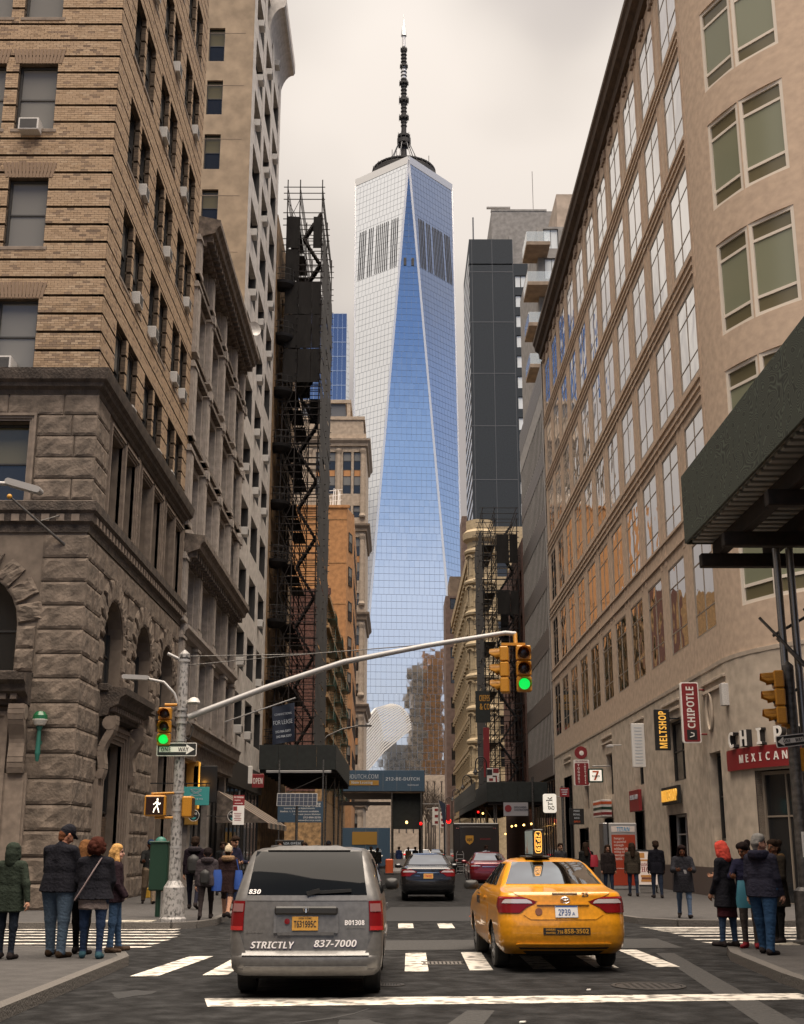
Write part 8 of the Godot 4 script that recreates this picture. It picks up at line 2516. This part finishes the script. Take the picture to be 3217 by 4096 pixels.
func sheds() -> void:
	# near right: green plywood parapet high over the sidewalk
	var t = thing("sidewalk_shed", "high green plywood sidewalk shed jutting over the near right corner", "sidewalk shed", Vector3(5.2 * 1.11, -0.187, -21.7 * 1.11))
	t.scale = Vector3.ONE * 1.11
	for k in 14: bx(t, "plywood_sheet", Vector3(0, 7.62, 0.62 + 1.22 * k), Vector3(0.05, 1.26, 1.212), M.shed_green, 0.006)
	for k in 4: bx(t, "plywood_sheet", Vector3(0.63 + 1.22 * k, 7.62, -0.02), Vector3(1.212, 1.26, 0.05), M.shed_green, 0.006)
	for k in 60: bx(t, "deck_rib", Vector3(2.6, 7.03, 0.12 + 0.28 * k), Vector3(5.0, 0.06, 0.14), M.deck_metal, 0.01)
	bx(t, "deck_plate", Vector3(2.6, 7.08, 8.4), Vector3(5.1, 0.03, 17.0), M.deck_metal, 0.005)
	for x in [0.55, 1.45, 3.2, 4.6]: bx(t, "beam", Vector3(x, 6.86, 8.5), Vector3(0.16, 0.3, 17.0), M.rust_iron, 0.015)
	for z in [0.35, 1.9, 4.4, 7.0]: bx(t, "cross_beam", Vector3(2.6, 6.6, z), Vector3(4.9, 0.24, 0.18), M.rust_iron, 0.015)
	for p in [[1.08, 1.7], [1.3, 1.7], [1.1, 9.0], [4.4, 1.7]]:
		var mb = MB.new(); mb.tube([Vector3(p[0], 0.13, p[1]), Vector3(p[0], 6.5, p[1])], 0.062, 10); part(t, "leg", mb, M.steel)
	for q in [[Vector3(0.95, 5.05, 1.6), Vector3(3.2, 6.3, 1.7)], [Vector3(0.95, 4.0, 1.62), Vector3(2.6, 4.9, 1.7)], [Vector3(1.0, 5.0, 1.66), Vector3(1.75, 3.9, 2.2)], [Vector3(0.75, 5.35, 1.6), Vector3(1.6, 4.2, 2.0)], [Vector3(1.3, 5.4, 2.2), Vector3(2.4, 3.4, 2.2)]]:
		var mb = MB.new(); mb.tube([q[0], q[1]], 0.028, 6); part(t, "brace", mb, M.pipe)
	# left: dark shed below the tall scaffold
	t = shed("dark green sidewalk shed with canopy under the tall left scaffold", -8.6, -3.85, -78, -100, 6.35, 7.85, M.shed_dark, [[-7.3, -78.3], [-4.45, -78.3], [-4.2, -84], [-4.2, -90], [-4.2, -96]])
	bx(t, "light_bar", Vector3(2.5, 6.2, 0.3), Vector3(4.0, 0.16, 0.16), M.galv_plain, 0.02)
	# the blue shed across the sidewalk and street edge further on
	t = thing("sidewalk_shed", "blue sidewalk shed with 19DUTCH.COM leasing sign bridging the left lane", "sidewalk shed", Vector3(-4.8, 0, -108))
	for k in 6: bx(t, "panel", Vector3(0.59 + 1.18 * k, 7.2, 0), Vector3(1.172, 1.75, 0.08), M.shed_blue, 0.008)
	for k in 12: bx(t, "side_panel", Vector3(7.06, 7.2, -0.6 - 1.2 * k), Vector3(0.08, 1.75, 1.19), M.shed_dark, 0.008)
	bx(t, "deck", Vector3(3.5, 6.25, -7), Vector3(7.0, 0.2, 14), M.timber, 0.02)
	letters(t, "lettering", "19DUTCH.COM", Vector3(1.75, 7.55, 0.045), 2.75, 0.36, M.letter_dim, Basis(), 0.01, "Droid Sans", false)
	bx(t, "ochre_band", Vector3(1.75, 7.02, 0.05), Vector3(2.85, 0.42, 0.02), M.ochre_sign, 0.004)
	letters(t, "lettering", "Now Leasing", Vector3(1.75, 7.02, 0.065), 1.8, 0.3, M.letter_dim)
	letters(t, "lettering", "212-BE-DUTCH", Vector3(5.2, 7.35, 0.045), 2.9, 0.27, M.letter_dim)
	letters(t, "lettering", "halstead", Vector3(6.1, 6.85, 0.045), 0.9, 0.14, M.letter_dim)
	for x in [4.3, 6.8]:
		for z in [0.0, -5.0, -10.0]:
			var mb = MB.new(); mb.tube([Vector3(x, 0, z), Vector3(x, 6.2, z)], 0.07, 8); part(t, "leg", mb, M.pipe)
	bx(t, "inner_wall", Vector3(5.5, 4.7, -0.6), Vector3(2.5, 3.0, 0.1), M.shed_dark, 0.01)
	bx(t, "side_wall", Vector3(4.35, 3.1, -6.5), Vector3(0.1, 6.0, 12), M.shed_dark, 0.01)
	bx(t, "side_wall", Vector3(6.9, 3.1, -6.8), Vector3(0.1, 6.0, 10.5), M.shed_dark, 0.01)
	for k in 4: bx(t, "lower_panel", Vector3(0.55 + 1.03 * k, 1.75, 0.1), Vector3(1.02, 3.1, 0.08), M.shed_blue, 0.008)
	bx(t, "ochre_square", Vector3(2.0, 2.45, 0.16), Vector3(2.1, 1.05, 0.03), M.ochre_sign, 0.005)
	letters(t, "lettering", "LOBBY &", Vector3(2.8, 1.45, 0.15), 1.3, 0.24, M.letter_dim)
	bx(t, "cross_beam", Vector3(2.0, 5.3, -0.3), Vector3(4.4, 0.3, 0.2), M.rust_iron)
	for p in [[6.75, 3.65, 0.1, 0], [5.55, 3.75, 0.1, 1]]:
		var s = SphereMesh.new(); s.radius = 0.11; s.height = 0.24
		part(t, "lamp_bulb", s, M.red_light if p[3] == 0 else M.warm_light, Transform3D(Basis(), Vector3(p[0], p[1], p[2])))
	# right: green shed under the black scaffold
	t = shed("dark green sidewalk shed with string lamps under the black right scaffold", 6.2, 10.4, -88, -128, 4.75, 6.1, M.shed_dark, [[6.7, -88.4], [6.85, -88.4], [6.5, -94], [6.5, -100], [6.5, -106], [6.5, -112]])
	for k in 16: bx(t, "outer_board", Vector3(-0.85, 5.45, -0.6 - 2.0 * k), Vector3(0.06, 1.3, 1.98), M.shed_grey, 0.006)
	bx(t, "banner", Vector3(1.95, 4.25, 0.2), Vector3(1.7, 0.9, 0.03), M.banner_grey, 0.004)
	letters(t, "lettering", "OPEN DURING", Vector3(2.25, 4.38, 0.22), 0.85, 0.13, M.navy_banner)
	letters(t, "lettering", "CONSTRUCTION", Vector3(2.3, 4.2, 0.22), 0.95, 0.13, M.navy_banner)
	var mb = MB.new(); mb.lathe([Vector2(0.24, 0), Vector2(0.24, 0.02), Vector2(0.001, 0.02)], 18, Transform3D(Basis(Vector3(1, 0, 0), PI / 2), Vector3(1.42, 4.3, 0.21))); part(t, "emblem", mb, M.sign_red)
	for p in [[2.2, 3.2, -6, 0], [2.54, 3.26, -6.5, 0], [3.2, 3.32, -7, 0], [3.75, 3.4, -7, 0], [2.3, 3.95, 0.1, 1], [-0.2, 4.25, -7, 1], [0.15, 4.15, -7, 0], [-0.6, 3.5, -14, 0], [1.2, 2.9, -16, 0], [2.9, 2.8, -20, 0]]:
		var s = SphereMesh.new(); s.radius = 0.075; s.height = 0.15
		part(t, "lamp_bulb", s, M.red_light if p[3] else M.warm_light, Transform3D(Basis(), Vector3(p[0], p[1], p[2])))
	var ol = OmniLight3D.new(); ol.name = "string_light"; ol.light_color = Color(1, 0.75, 0.4); ol.light_energy = 1.2; ol.light_size = 0.1; ol.shadow_enabled = true; ol.omni_range = 20
	t.add_child(ol); ol.position = Vector3(2.9, 3.2, -6.8)
	mb = MB.new(); mb.tube([Vector3(3.1, 0.13, 0.6), Vector3(3.1, 6.4, 0.6)], 0.08, 8); part(t, "tall_post", mb, M.pipe)

func crook_lamp(at: Vector3, label: String) -> void:
	var t = thing("crook_lamp", label, "street lamp", at, 0, "bishop's crook lamps along the right kerb")
	var mb = MB.new()
	var pts = [Vector3(0, 0, 0), Vector3(0, 7.6, 0)]
	for k in 9:
		var a = PI * k / 8
		pts.append(Vector3(-0.42 + 0.42 * cos(a), 7.7 + 0.55 * sin(a), 0))
	pts.append(Vector3(-0.84, 7.3, 0))
	mb.tube(pts, [0.1, 0.06, 0.05, 0.05, 0.05, 0.05, 0.05, 0.05, 0.05, 0.05, 0.05, 0.04], 7)
	part(t, "pole", mb, M.black_iron)
	mb = MB.new()
	var sp = []
	for k in 22: sp.append(Vector3(-0.42 + cos(k * 0.5) * (0.3 - k * 0.01), 7.8 + sin(k * 0.5) * (0.3 - k * 0.01), 0))
	mb.tube(sp, 0.025, 5); part(t, "scroll", mb, M.black_iron)
	mb = MB.new(); mb.lathe([Vector2(0.001, 6.85), Vector2(0.12, 6.92), Vector2(0.17, 7.05), Vector2(0.16, 7.08)], 12, Transform3D(Basis(), Vector3(-0.84, 0, 0))); part(t, "lamp_bowl", mb, M.globe_white)
	mb = MB.new(); mb.lathe([Vector2(0.22, 7.02), Vector2(0.2, 7.1), Vector2(0.08, 7.3), Vector2(0.05, 7.4)], 12, Transform3D(Basis(), Vector3(-0.84, 0, 0))); part(t, "lamp_hood", mb, M.black_iron)

func small_things() -> void:
	var mb: MB
	# left shops
	var t = thing("hanging_sign", "teal hanging sign board with a white hourglass emblem and fine lettering", "sign", Vector3(-7.0, 3.1, -44.0))
	bx(t, "board", Vector3(0, 0.32, 0), Vector3(0.92, 0.62, 0.04), M.sign_teal, 0.006)
	mb = MB.new()
	for q in [[-0.2, 0.55, 0.2, 0.55], [-0.2, 0.33, 0.2, 0.33], [-0.2, 0.55, 0.2, 0.33], [0.2, 0.55, -0.2, 0.33], [-0.2, 0.5, 0.0, 0.4], [0.2, 0.5, 0.0, 0.4]]: mb.bar(Vector3(q[0], q[1], 0.024), Vector3(q[2], q[3], 0.024), 0.012)
	part(t, "emblem", mb, M.letter_dim)
	letters(t, "lettering", "SALON & SPA", Vector3(0, 0.22, 0.022), 0.5, 0.05, M.letter_dim)
	mb = MB.new(); mb.bar(Vector3(-1.6, 0.75, 0), Vector3(0.5, 0.75, 0), 0.04)
	for x in [-0.35, 0.35]: mb.bar(Vector3(x, 0.62, 0), Vector3(x, 0.75, 0), 0.02)
	part(t, "bracket", mb, M.black_iron)
	t = thing("shop_sign", "black phone shop sign with lit white verizon lettering", "sign", Vector3(-8.35, 3.5, -54.5))
	bx(t, "panel", Vector3(-0.05, 0.75, 0), Vector3(0.3, 1.5, 3.4), M.sign_black, 0.02)
	bx(t, "front_panel", Vector3(0.35, 0.75, 1.65), Vector3(0.9, 1.5, 0.1), M.sign_black, 0.02)
	letters(t, "lettering", "verizon", Vector3(0.125, 0.55, 0.1), 2.6, 0.6, M.white_light, SIDE_L, 0.03)
	mb = MB.new(); mb.bar(Vector3(0.13, 0.85, -1.25), Vector3(0.13, 0.72, -1.3), 0.05); mb.bar(Vector3(0.13, 0.72, -1.3), Vector3(0.13, 0.98, -1.45), 0.05); part(t, "tick_light", mb, M.tail_bright)
	for p in [[-6.2, -48.0, "round poke shop disc sign with a teal bowl beside the kerb sign"], [-7.55, -47.2, "round dark disc sign half hidden behind the ochre pillar"]]:
		t = thing("disc_sign", p[2], "sign", Vector3(p[0], 2.84, p[1]))
		mb = MB.new(); mb.lathe([Vector2(0.21, 0), Vector2(0.21, 0.05), Vector2(0.001, 0.05)], 24, Transform3D(Basis(Vector3(1, 0, 0), PI / 2), Vector3.ZERO)); part(t, "disc", mb, M.sign_black)
		mb = MB.new()
		var ring = []
		for k in 25: ring.append(Vector3(cos(TAU * k / 24) * 0.2, sin(TAU * k / 24) * 0.2, 0.055))
		mb.tube(ring, 0.01, 5, false); part(t, "rim", mb, M.letter_white)
		letters(t, "lettering", "POKE", Vector3(0, 0.07, 0.055), 0.25, 0.075, M.letter_white, Basis(), 0.004)
		mb = MB.new()
		var bowl = PackedVector2Array()
		for k in 9: bowl.append(Vector2(cos(PI + PI * k / 8) * 0.09, -0.06 + sin(PI + PI * k / 8) * 0.08))
		mb.prism(bowl, 0.05, 0.056); part(t, "bowl", mb, M.sign_teal)
		mb = MB.new(); mb.bar(Vector3(-0.2, 0, 0), Vector3(-1.0, 0, 0), 0.03); part(t, "bracket", mb, M.black_iron)
	t = thing("kerb_sign", "tall red and white no standing sign on a thin post behind the van", "sign", Vector3(-4.75, 0.13, -38))
	mb = MB.new(); mb.tube([Vector3(0, 0, 0), Vector3(0, 3.2, 0)], 0.03, 6); part(t, "post", mb, M.pipe)
	bx(t, "red_plate", Vector3(0, 2.93, 0.04), Vector3(0.34, 0.3, 0.01), M.sign_red, 0.002)
	bx(t, "white_plate", Vector3(0, 2.5, 0.04), Vector3(0.34, 0.56, 0.01), M.sign_white, 0.002)
	letters(t, "lettering", "NO STANDING", Vector3(0, 3.02, 0.046), 0.28, 0.05, M.letter_white, Basis(), 0.003)
	letters(t, "lettering", "Anytime", Vector3(-0.04, 2.93, 0.046), 0.18, 0.05, M.letter_white, Basis(), 0.003)
	mb = MB.new(); mb.bar(Vector3(-0.12, 2.84, 0.047), Vector3(0.1, 2.84, 0.047), 0.014); mb.prism(PackedVector2Array([Vector2(0.08, 2.815), Vector2(0.13, 2.84), Vector2(0.08, 2.865)]), 0.045, 0.05); part(t, "arrow", mb, M.letter_white)
	bx(t, "star_square", Vector3(-0.1, 2.69, 0.047), Vector3(0.12, 0.13, 0.004), M.sign_red, 0.001)
	for k in 5: bx(t, "text_line", Vector3(-0.02, 2.55 - 0.05 * k, 0.047), Vector3(0.22 - 0.03 * (k % 3), 0.018, 0.003), M.sign_red, 0.001)
	t = thing("kerb_sign", "red no standing sign plate on a grey post beside the sandstone building", "sign", Vector3(6.75, 0.13, -52))
	mb = MB.new(); mb.tube([Vector3(0, 0, 0), Vector3(0, 4.0, 0)], 0.06, 8); part(t, "post", mb, M.pipe)
	bx(t, "red_plate", Vector3(0.08, 3.75, 0.07), Vector3(0.38, 0.36, 0.012), M.sign_red, 0.002)
	for k in 3: bx(t, "text_line", Vector3(0.08, 3.85 - 0.09 * k, 0.078), Vector3(0.28 - 0.05 * k, 0.03, 0.003), M.letter_dim, 0.001)
	t = thing("awning", "dark striped sloping shop awning beyond the phone shop", "awning", Vector3(-8.6, 2.8, -59))
	for k in 9:
		mb = MB.new()
		var z0 = -1.1 * k; var z1 = z0 - 1.08
		mb.quad(Vector3(2.6, 0.0, z0), Vector3(2.6, 0.0, z1), Vector3(0.2, 1.45, z1), Vector3(0.2, 1.45, z0)); mb.quad(Vector3(2.6, -0.25, z0), Vector3(2.6, -0.25, z1), Vector3(2.6, 0.0, z1), Vector3(2.6, 0.0, z0))
		mb.quad(Vector3(0.2, 1.42, z0), Vector3(0.2, 1.42, z1), Vector3(2.6, -0.03, z1), Vector3(2.6, -0.03, z0))
		part(t, "canvas_strip", mb, M.shed_grey if k % 2 else M.sand_dark)
	mb = MB.new(); mb.prism(PackedVector2Array([Vector2(0.2, 0.0), Vector2(2.6, 0.0), Vector2(0.2, 1.45)]), 0.0, 0.03); part(t, "end_panel", mb, M.grey_dark)
	t = thing("blade_sign", "red and white blade sign above the dark awning", "sign", Vector3(-7.6, 4.8, -66))
	bx(t, "white_end", Vector3(-0.1, 0.55, 0.1), Vector3(0.22, 0.9, 0.2), M.sign_white, 0.02)
	bx(t, "red_face", Vector3(0.3, 0.25, 0), Vector3(0.62, 0.7, 0.16), M.sign_red, 0.02)
	letters(t, "lettering", "OPEN", Vector3(0.3, 0.25, 0.085), 0.5, 0.3, M.letter_white)
	t = thing("solar_message_trailer", "solar panel on a post above a roadside message board", "solar panel", Vector3(-4.6, 0, -58))
	mb = MB.new(); mb.tube([Vector3(0, 0, 0), Vector3(0, 3.75, 0)], 0.06, 8); part(t, "post", mb, M.pipe)
	var tilt = Basis(Vector3(1, 0, 0), -0.35)
	bx(t, "panel_frame", Vector3(0, 3.8, 0), Vector3(1.85, 0.62, 0.05), M.galv_plain, 0.01, tilt)
	for i in 9:
		for j in 3: bx(t, "solar_cell", Vector3(0, 3.8, 0) + tilt * Vector3(-0.8 + 0.2 * i, -0.19 + 0.19 * j, 0.028), Vector3(0.185, 0.175, 0.006), M.navy_banner, 0.001, tilt)
	bx(t, "message_board", Vector3(-0.3, 1.75, 0), Vector3(1.3, 0.55, 0.1), M.sign_black, 0.02)
	for k in 2: letters(t, "lettering", ["PLAZA OPEN", "PARKING"][k], Vector3(-0.3, 1.88 - 0.2 * k, 0.055), 1.0 - 0.2 * k, 0.1, M.letter_dim)
	t = thing("leasing_banner", "large navy NO FEE leasing banner hung under the left shed", "banner", Vector3(-6.2, 2.95, -66))
	bx(t, "cloth", Vector3(1.15, 0.53, 0), Vector3(2.35, 1.06, 0.03), M.shed_blue, 0.004)
	letters(t, "lettering", "NO FEE", Vector3(1.75, 0.88, 0.02), 0.9, 0.2, M.letter_white)
	for k in 5: letters(t, "lettering", ["Luxury Rental Apartments", "Studios, 1, 2 & 3 bedrooms available", "Contact: Jesse Rhinier", "212-994-3219", "jesse@ccmy.com"][k], Vector3([1.1, 1.1, 1.5, 1.75, 1.6][k], 0.7 - 0.15 * k, 0.02), [1.6, 2.0, 1.4, 0.9, 1.2][k], 0.09, M.letter_white)
	for k in 2:
		mb = MB.new(); mb.bar(Vector3(2.3 * k, 0, -0.05), Vector3(2.3 * k, 3.2, -0.05), 0.07); part(t, "hanging_post", mb, M.pipe)
	t = thing("flag_banner", "dark navy FOR LEASE flag banner on a slanted pole", "banner", Vector3(-6.4, 6.7, -62))
	var rows = []
	for j in 7:
		var l = []
		for i in 9:
			var u = i / 8.0; var v = j / 6.0
			l.append(Vector3(lerpf(0.15, 1.25, u) + 0.06 * (1 - v), lerpf(0, 1.75, v) + 0.22 * u * v - 0.12 * (1 - v) * (1 - u) + 0.1 * u * (1 - v), 0.06 * sin(u * 7 + v * 2)))
		rows.append(l)
	mb = MB.new(); mb.grid(rows); var back = []
	for r in rows:
		var l = []
		for p in r: l.append(p - Vector3(0, 0, 0.015))
		back.append(l)
	mb.grid(back, true); part(t, "cloth", mb, M.navy_banner)
	var tb = Basis(Vector3(0, 0, 1), 0.13)
	letters(t, "lettering", "FOR LEASE", Vector3(0.7, 1.0, 0.08), 0.95, 0.2, M.letter_dim, tb, 0.004, "Droid Sans", false)
	letters(t, "lettering", "CONNECTIONS", Vector3(0.7, 1.4, 0.08), 0.85, 0.1, M.letter_dim, tb, 0.004, "Droid Sans", false)
	for k in 2: letters(t, "lettering", "212 994 3217", Vector3(0.72 + 0.05 * k, 0.55 - 0.24 * k, 0.08), 0.75, 0.11, M.letter_dim, tb)
	mb = MB.new(); mb.tube([Vector3(-2.2, 1.0, 0), Vector3(1.3, 2.2, 0)], 0.04, 6); part(t, "pole", mb, M.galv_plain)
	t = thing("street_lamp", "dark cobra head street lamp reaching over the street past the left shed", "street lamp", Vector3(-6.5, 0.13, -110))
	mb = MB.new(); mb.tube([Vector3(0, 0, 0), Vector3(0, 10.6, 0), Vector3(0.3, 11.0, 0), Vector3(1.6, 11.6, 0), Vector3(3.0, 11.9, 0)], [0.12, 0.09, 0.08, 0.07, 0.06], 8); part(t, "pole", mb, M.pipe)
	mb = MB.new(); rounded(mb, 1.2, 0.16, 0.07, 0.3); part(t, "lamp_head", mb, M.pipe, Transform3D(Basis(), Vector3(3.6, 11.9, 0)))
	# barriers
	for k in 2:
		t = thing("concrete_barrier", ["pale concrete road barrier beside the orange barrel", "pale concrete road barrier further from the orange barrel"][k], "barrier", Vector3(0.45 + 1.5 * k - 0.1, 0, -84.5 - 5 * k))
		mb = MB.new(); mb.prism(PackedVector2Array([Vector2(-0.3, 0), Vector2(0.3, 0), Vector2(0.28, 0.2), Vector2(0.12, 0.4), Vector2(0.1, 0.95), Vector2(-0.1, 0.95), Vector2(-0.12, 0.4), Vector2(-0.28, 0.2)]), -0.75, 0.75, Transform3D(Basis(UP, PI / 2), Vector3.ZERO)); part(t, "block", mb, M.concrete)
		bx(t, "base", Vector3(0, 0.06, 0), Vector3(1.5, 0.1, 0.66), M.kerb)
	t = thing("traffic_barrel", "orange plastic traffic barrier near the crossing pedestrians", "barrier", Vector3(-0.55, 0, -83.8))
	bx(t, "body", Vector3(0, 0.5, 0), Vector3(0.5, 0.95, 0.4), M.orange_plastic, 0.06)
	bx(t, "base", Vector3(0, 0.05, 0), Vector3(0.62, 0.1, 0.5), M.black_plastic)
	# far signal with red light, crook lamps and banners
	t = thing("signal_pole", "dark signal pole showing a red light beside the delivery truck", "signal pole", Vector3(5.0, 0, -130))
	mb = MB.new(); mb.tube([Vector3(-0.25, 0, 0), Vector3(-0.25, 6.0, 0)], 0.09, 8); part(t, "pole", mb, M.black_iron)
	bx(t, "head", Vector3(0.1, 5.0, 0), Vector3(0.4, 1.5, 0.3), M.black_iron, 0.03)
	var s = SphereMesh.new(); s.radius = 0.24; s.height = 0.48; part(t, "red_signal_light", s, M.red_light, Transform3D(Basis(), Vector3(0.18, 4.3, 0.15)))
	t = thing("black_flag", "black and red shop flag hanging before the far signal", "flag", Vector3(4.0, 4.2, -126))
	mb = MB.new(); mb.prism(PackedVector2Array([Vector2(0, 2.1), Vector2(0.7, 1.7), Vector2(0.75, -0.1), Vector2(0.45, -0.2), Vector2(0.3, 1.2)]), 0, 0.03); part(t, "black_cloth", mb, M.navy_banner)
	bx(t, "red_cloth", Vector3(1.0, 0.8, 0), Vector3(0.35, 1.6, 0.03), M.sign_red)
	for k in 4: crook_lamp(Vector3([6.75, 7.05, 7.3, 7.5][k], 0.13, [-96, -121, -150, -176][k]), ["black bishop's crook lamp in front of the cream building with a red banner", "black bishop's crook lamp second beyond the black scaffold", "black bishop's crook lamp third beyond the black scaffold", "black bishop's crook lamp furthest beyond the black scaffold"][k])
	t = thing("lamp_banner", "red black and white city banner beside the first crook lamp", "banner", Vector3(6.75, 6.45, -95.6))
	bx(t, "cloth", Vector3(0.45, 0.52, 0), Vector3(0.92, 1.05, 0.02), M.sign_white, 0.003)
	for q in [[0.2, 0.75, 0.4, 0.45, 0], [0.68, 0.86, 0.42, 0.34, 1], [0.3, 0.2, 0.3, 0.2, 1], [0.7, 0.25, 0.12, 0.5, 1], [0.55, 0.45, 0.25, 0.1, 0]]: bx(t, "patch", Vector3(q[0], q[1], 0.012), Vector3(q[2], q[3], 0.01), M.sign_black if q[4] == 0 else M.sign_red, 0.001)
	t = thing("shop_flag", "black gold lettered flag on a rail at the black scaffold's corner", "flag", Vector3(6.4, 11.5, -102.6))
	bx(t, "cloth", Vector3(0.6, 1.4, 0), Vector3(1.2, 2.6, 0.04), M.shed_dark)
	letters(t, "lettering", "CREPES", Vector3(0.75, 2.1, 0.025), 0.85, 0.5, M.letter_gold)
	letters(t, "lettering", "& CO", Vector3(0.75, 1.4, 0.025), 0.8, 0.5, M.letter_gold)
	t = thing("tall_red_banner", "tall narrow dark red banner under the gold lettered flag", "banner", Vector3(7.0, 7.2, -102.7))
	bx(t, "cloth", Vector3(0.25, 2.0, 0), Vector3(0.5, 4.0, 0.03), M.sign_red)
	# far banners on posts amid the trees
	for k in 2:
		t = thing("lamp_banner", ["small red and white banner on a post amid bare trees", "second small red and white banner amid bare trees"][k], "banner", Vector3(6.2 + 1.8 * k, 0, -190 - 25 * k))
		mb = MB.new(); mb.tube([Vector3.ZERO, Vector3(0, 8, 0)], 0.1, 6); mb.bar(Vector3(0, 8, 0), Vector3(-3.0, 8, 0), 0.12); part(t, "post", mb, M.galv_plain)
		bx(t, "cloth", Vector3(-0.6, 6.2, 0), Vector3(0.9, 2.6, 0.03), M.sign_white)
		for j in 3: bx(t, "patch", Vector3(-0.45, 5.3 + 0.9 * j, 0.02), Vector3(0.5, 0.4, 0.02), M.sign_red)
	# phone kiosk with advert, and the folding board
	t = thing("phone_kiosk", "silver phone kiosk with a red advert panel on the right sidewalk", "kiosk", Vector3(8.25, 0.13, -50))
	bx(t, "ad_case", Vector3(0.55, 1.25, 0), Vector3(1.08, 2.5, 0.22), M.galv_plain, 0.03)
	bx(t, "side_case", Vector3(-0.12, 1.28, -0.5), Vector3(0.2, 2.45, 0.95), M.steel, 0.03)
	bx(t, "red_advert", Vector3(0.55, 1.1, 0.115), Vector3(0.92, 1.9, 0.01), M.ad_red, 0.003)
	bx(t, "heading_panel", Vector3(0.55, 2.26, 0.115), Vector3(0.92, 0.22, 0.01), M.ad_cream, 0.003)
	letters(t, "heading", "TITAN", Vector3(0.55, 2.26, 0.124), 0.5, 0.16, M.ad_blue)
	for k in 7: letters(t, "advert_text", ["Surgery", "is painful", "enough", "without the", "sting of", "unexpected", "costs."][k], Vector3(0.17 + [0.22, 0.25, 0.2, 0.31, 0.22, 0.3, 0.17][k] * 0.95, 1.9 - 0.125 * k, 0.123), [0.42, 0.48, 0.38, 0.6, 0.42, 0.58, 0.32][k], 0.1, M.ad_cream, Basis(), 0.004, "Droid Serif")
	letters(t, "advert_text", "YouCanPlanForThis.org", Vector3(0.5, 0.78, 0.123), 0.62, 0.05, M.ad_cream)
	t = thing("folding_board", "black framed sidewalk menu board reading NASHVILLE HOT", "folding board", Vector3(8.95, 0.13, -46.2), -0.1)
	for sg in [1.0, -1.0]:
		var bb = Basis(Vector3(1, 0, 0), -0.16 * sg)
		mb = MB.new()
		mb.box(Vector3(-0.36, 0.86, 0.16 * sg), Vector3(0.06, 1.24, 0.03), bb); mb.box(Vector3(0.36, 0.86, 0.16 * sg), Vector3(0.06, 1.24, 0.03), bb); mb.box(Vector3(0, 1.46, 0.065 * sg), Vector3(0.78, 0.06, 0.03), bb); mb.box(Vector3(0, 0.26, 0.26 * sg), Vector3(0.78, 0.06, 0.03), bb)
		part(t, "frame", mb, M.sign_black)
	var fb = Basis(Vector3(1, 0, 0), -0.16)
	bx(t, "poster", Vector3(0, 0.86, 0.165), Vector3(0.68, 1.16, 0.012), M.ad_cream, 0.002, fb)
	var fx = Transform3D(fb, Vector3(0, 0.86, 0.174))
	letters(t, "lettering", "NASHVILLE", fx * Vector3(0, 0.12, 0), 0.5, 0.12, M.sign_red, fb, 0.004)
	letters(t, "lettering", "HOT", fx * Vector3(0, -0.05, 0), 0.44, 0.17, M.sign_red, fb, 0.004, "Droid Serif")
	for q in [[-0.2, 0.44, 0.24, 0.18], [0.22, 0.44, 0.22, 0.18], [0, 0.27, 0.5, 0.06]]: bx(t, "print_mark", fx * Vector3(q[0], q[1], 0.001), Vector3(q[2], q[3], 0.004), M.bread, 0.001, fb)
	for q in [[-0.28, 0.5, M.bread], [-0.36, 0.46, M.burger], [-0.44, 0.5, M.bread]]: bx(t, "print_bun", fx * Vector3(0, q[0], 0.001), Vector3(q[1], 0.075, 0.004), q[2], 0.001, fb)
	for x in [-0.34, 0.34]:
		mb = MB.new(); mb.bar(Vector3(x, 0, 0.42), Vector3(x, 0.28, 0.26), 0.04); mb.bar(Vector3(x, 0, -0.42), Vector3(x, 0.28, -0.26), 0.04); mb.bar(Vector3(x, 0.02, 0.42), Vector3(x, 0.02, -0.42), 0.03); part(t, "leg", mb, M.sign_black)
	t = thing("bollard", "short yellow painted stub beside the brownstone door", "bollard", Vector3(-8.1, 0.13, -41.9))
	bx(t, "stub", Vector3(0, 0.14, 0), Vector3(0.2, 0.28, 0.3), M.bollard_yellow)
	bx(t, "cap", Vector3(0, 0.29, 0), Vector3(0.22, 0.03, 0.32), M.bollard_yellow)

func _ready() -> void:
	rng.seed = 11
	materials()
	world()
	ground()
	brick_corner()
	grey_classical()
	white_block()
	sandstone_building()
	finned_building()
	distance_buildings()
	great_tower()
	for k in 5: bare_tree(Vector3(6.5 + 1.2 * k, 0, -300 - 22 * k), 15 + 2 * (k % 3), "leafless street tree far down the street before the pale podium")
	unseen_neighbours()
	silver_van()
	taxi_cab()
	other_traffic()
	people()
	corner_poles()
	sheds()
	small_things()
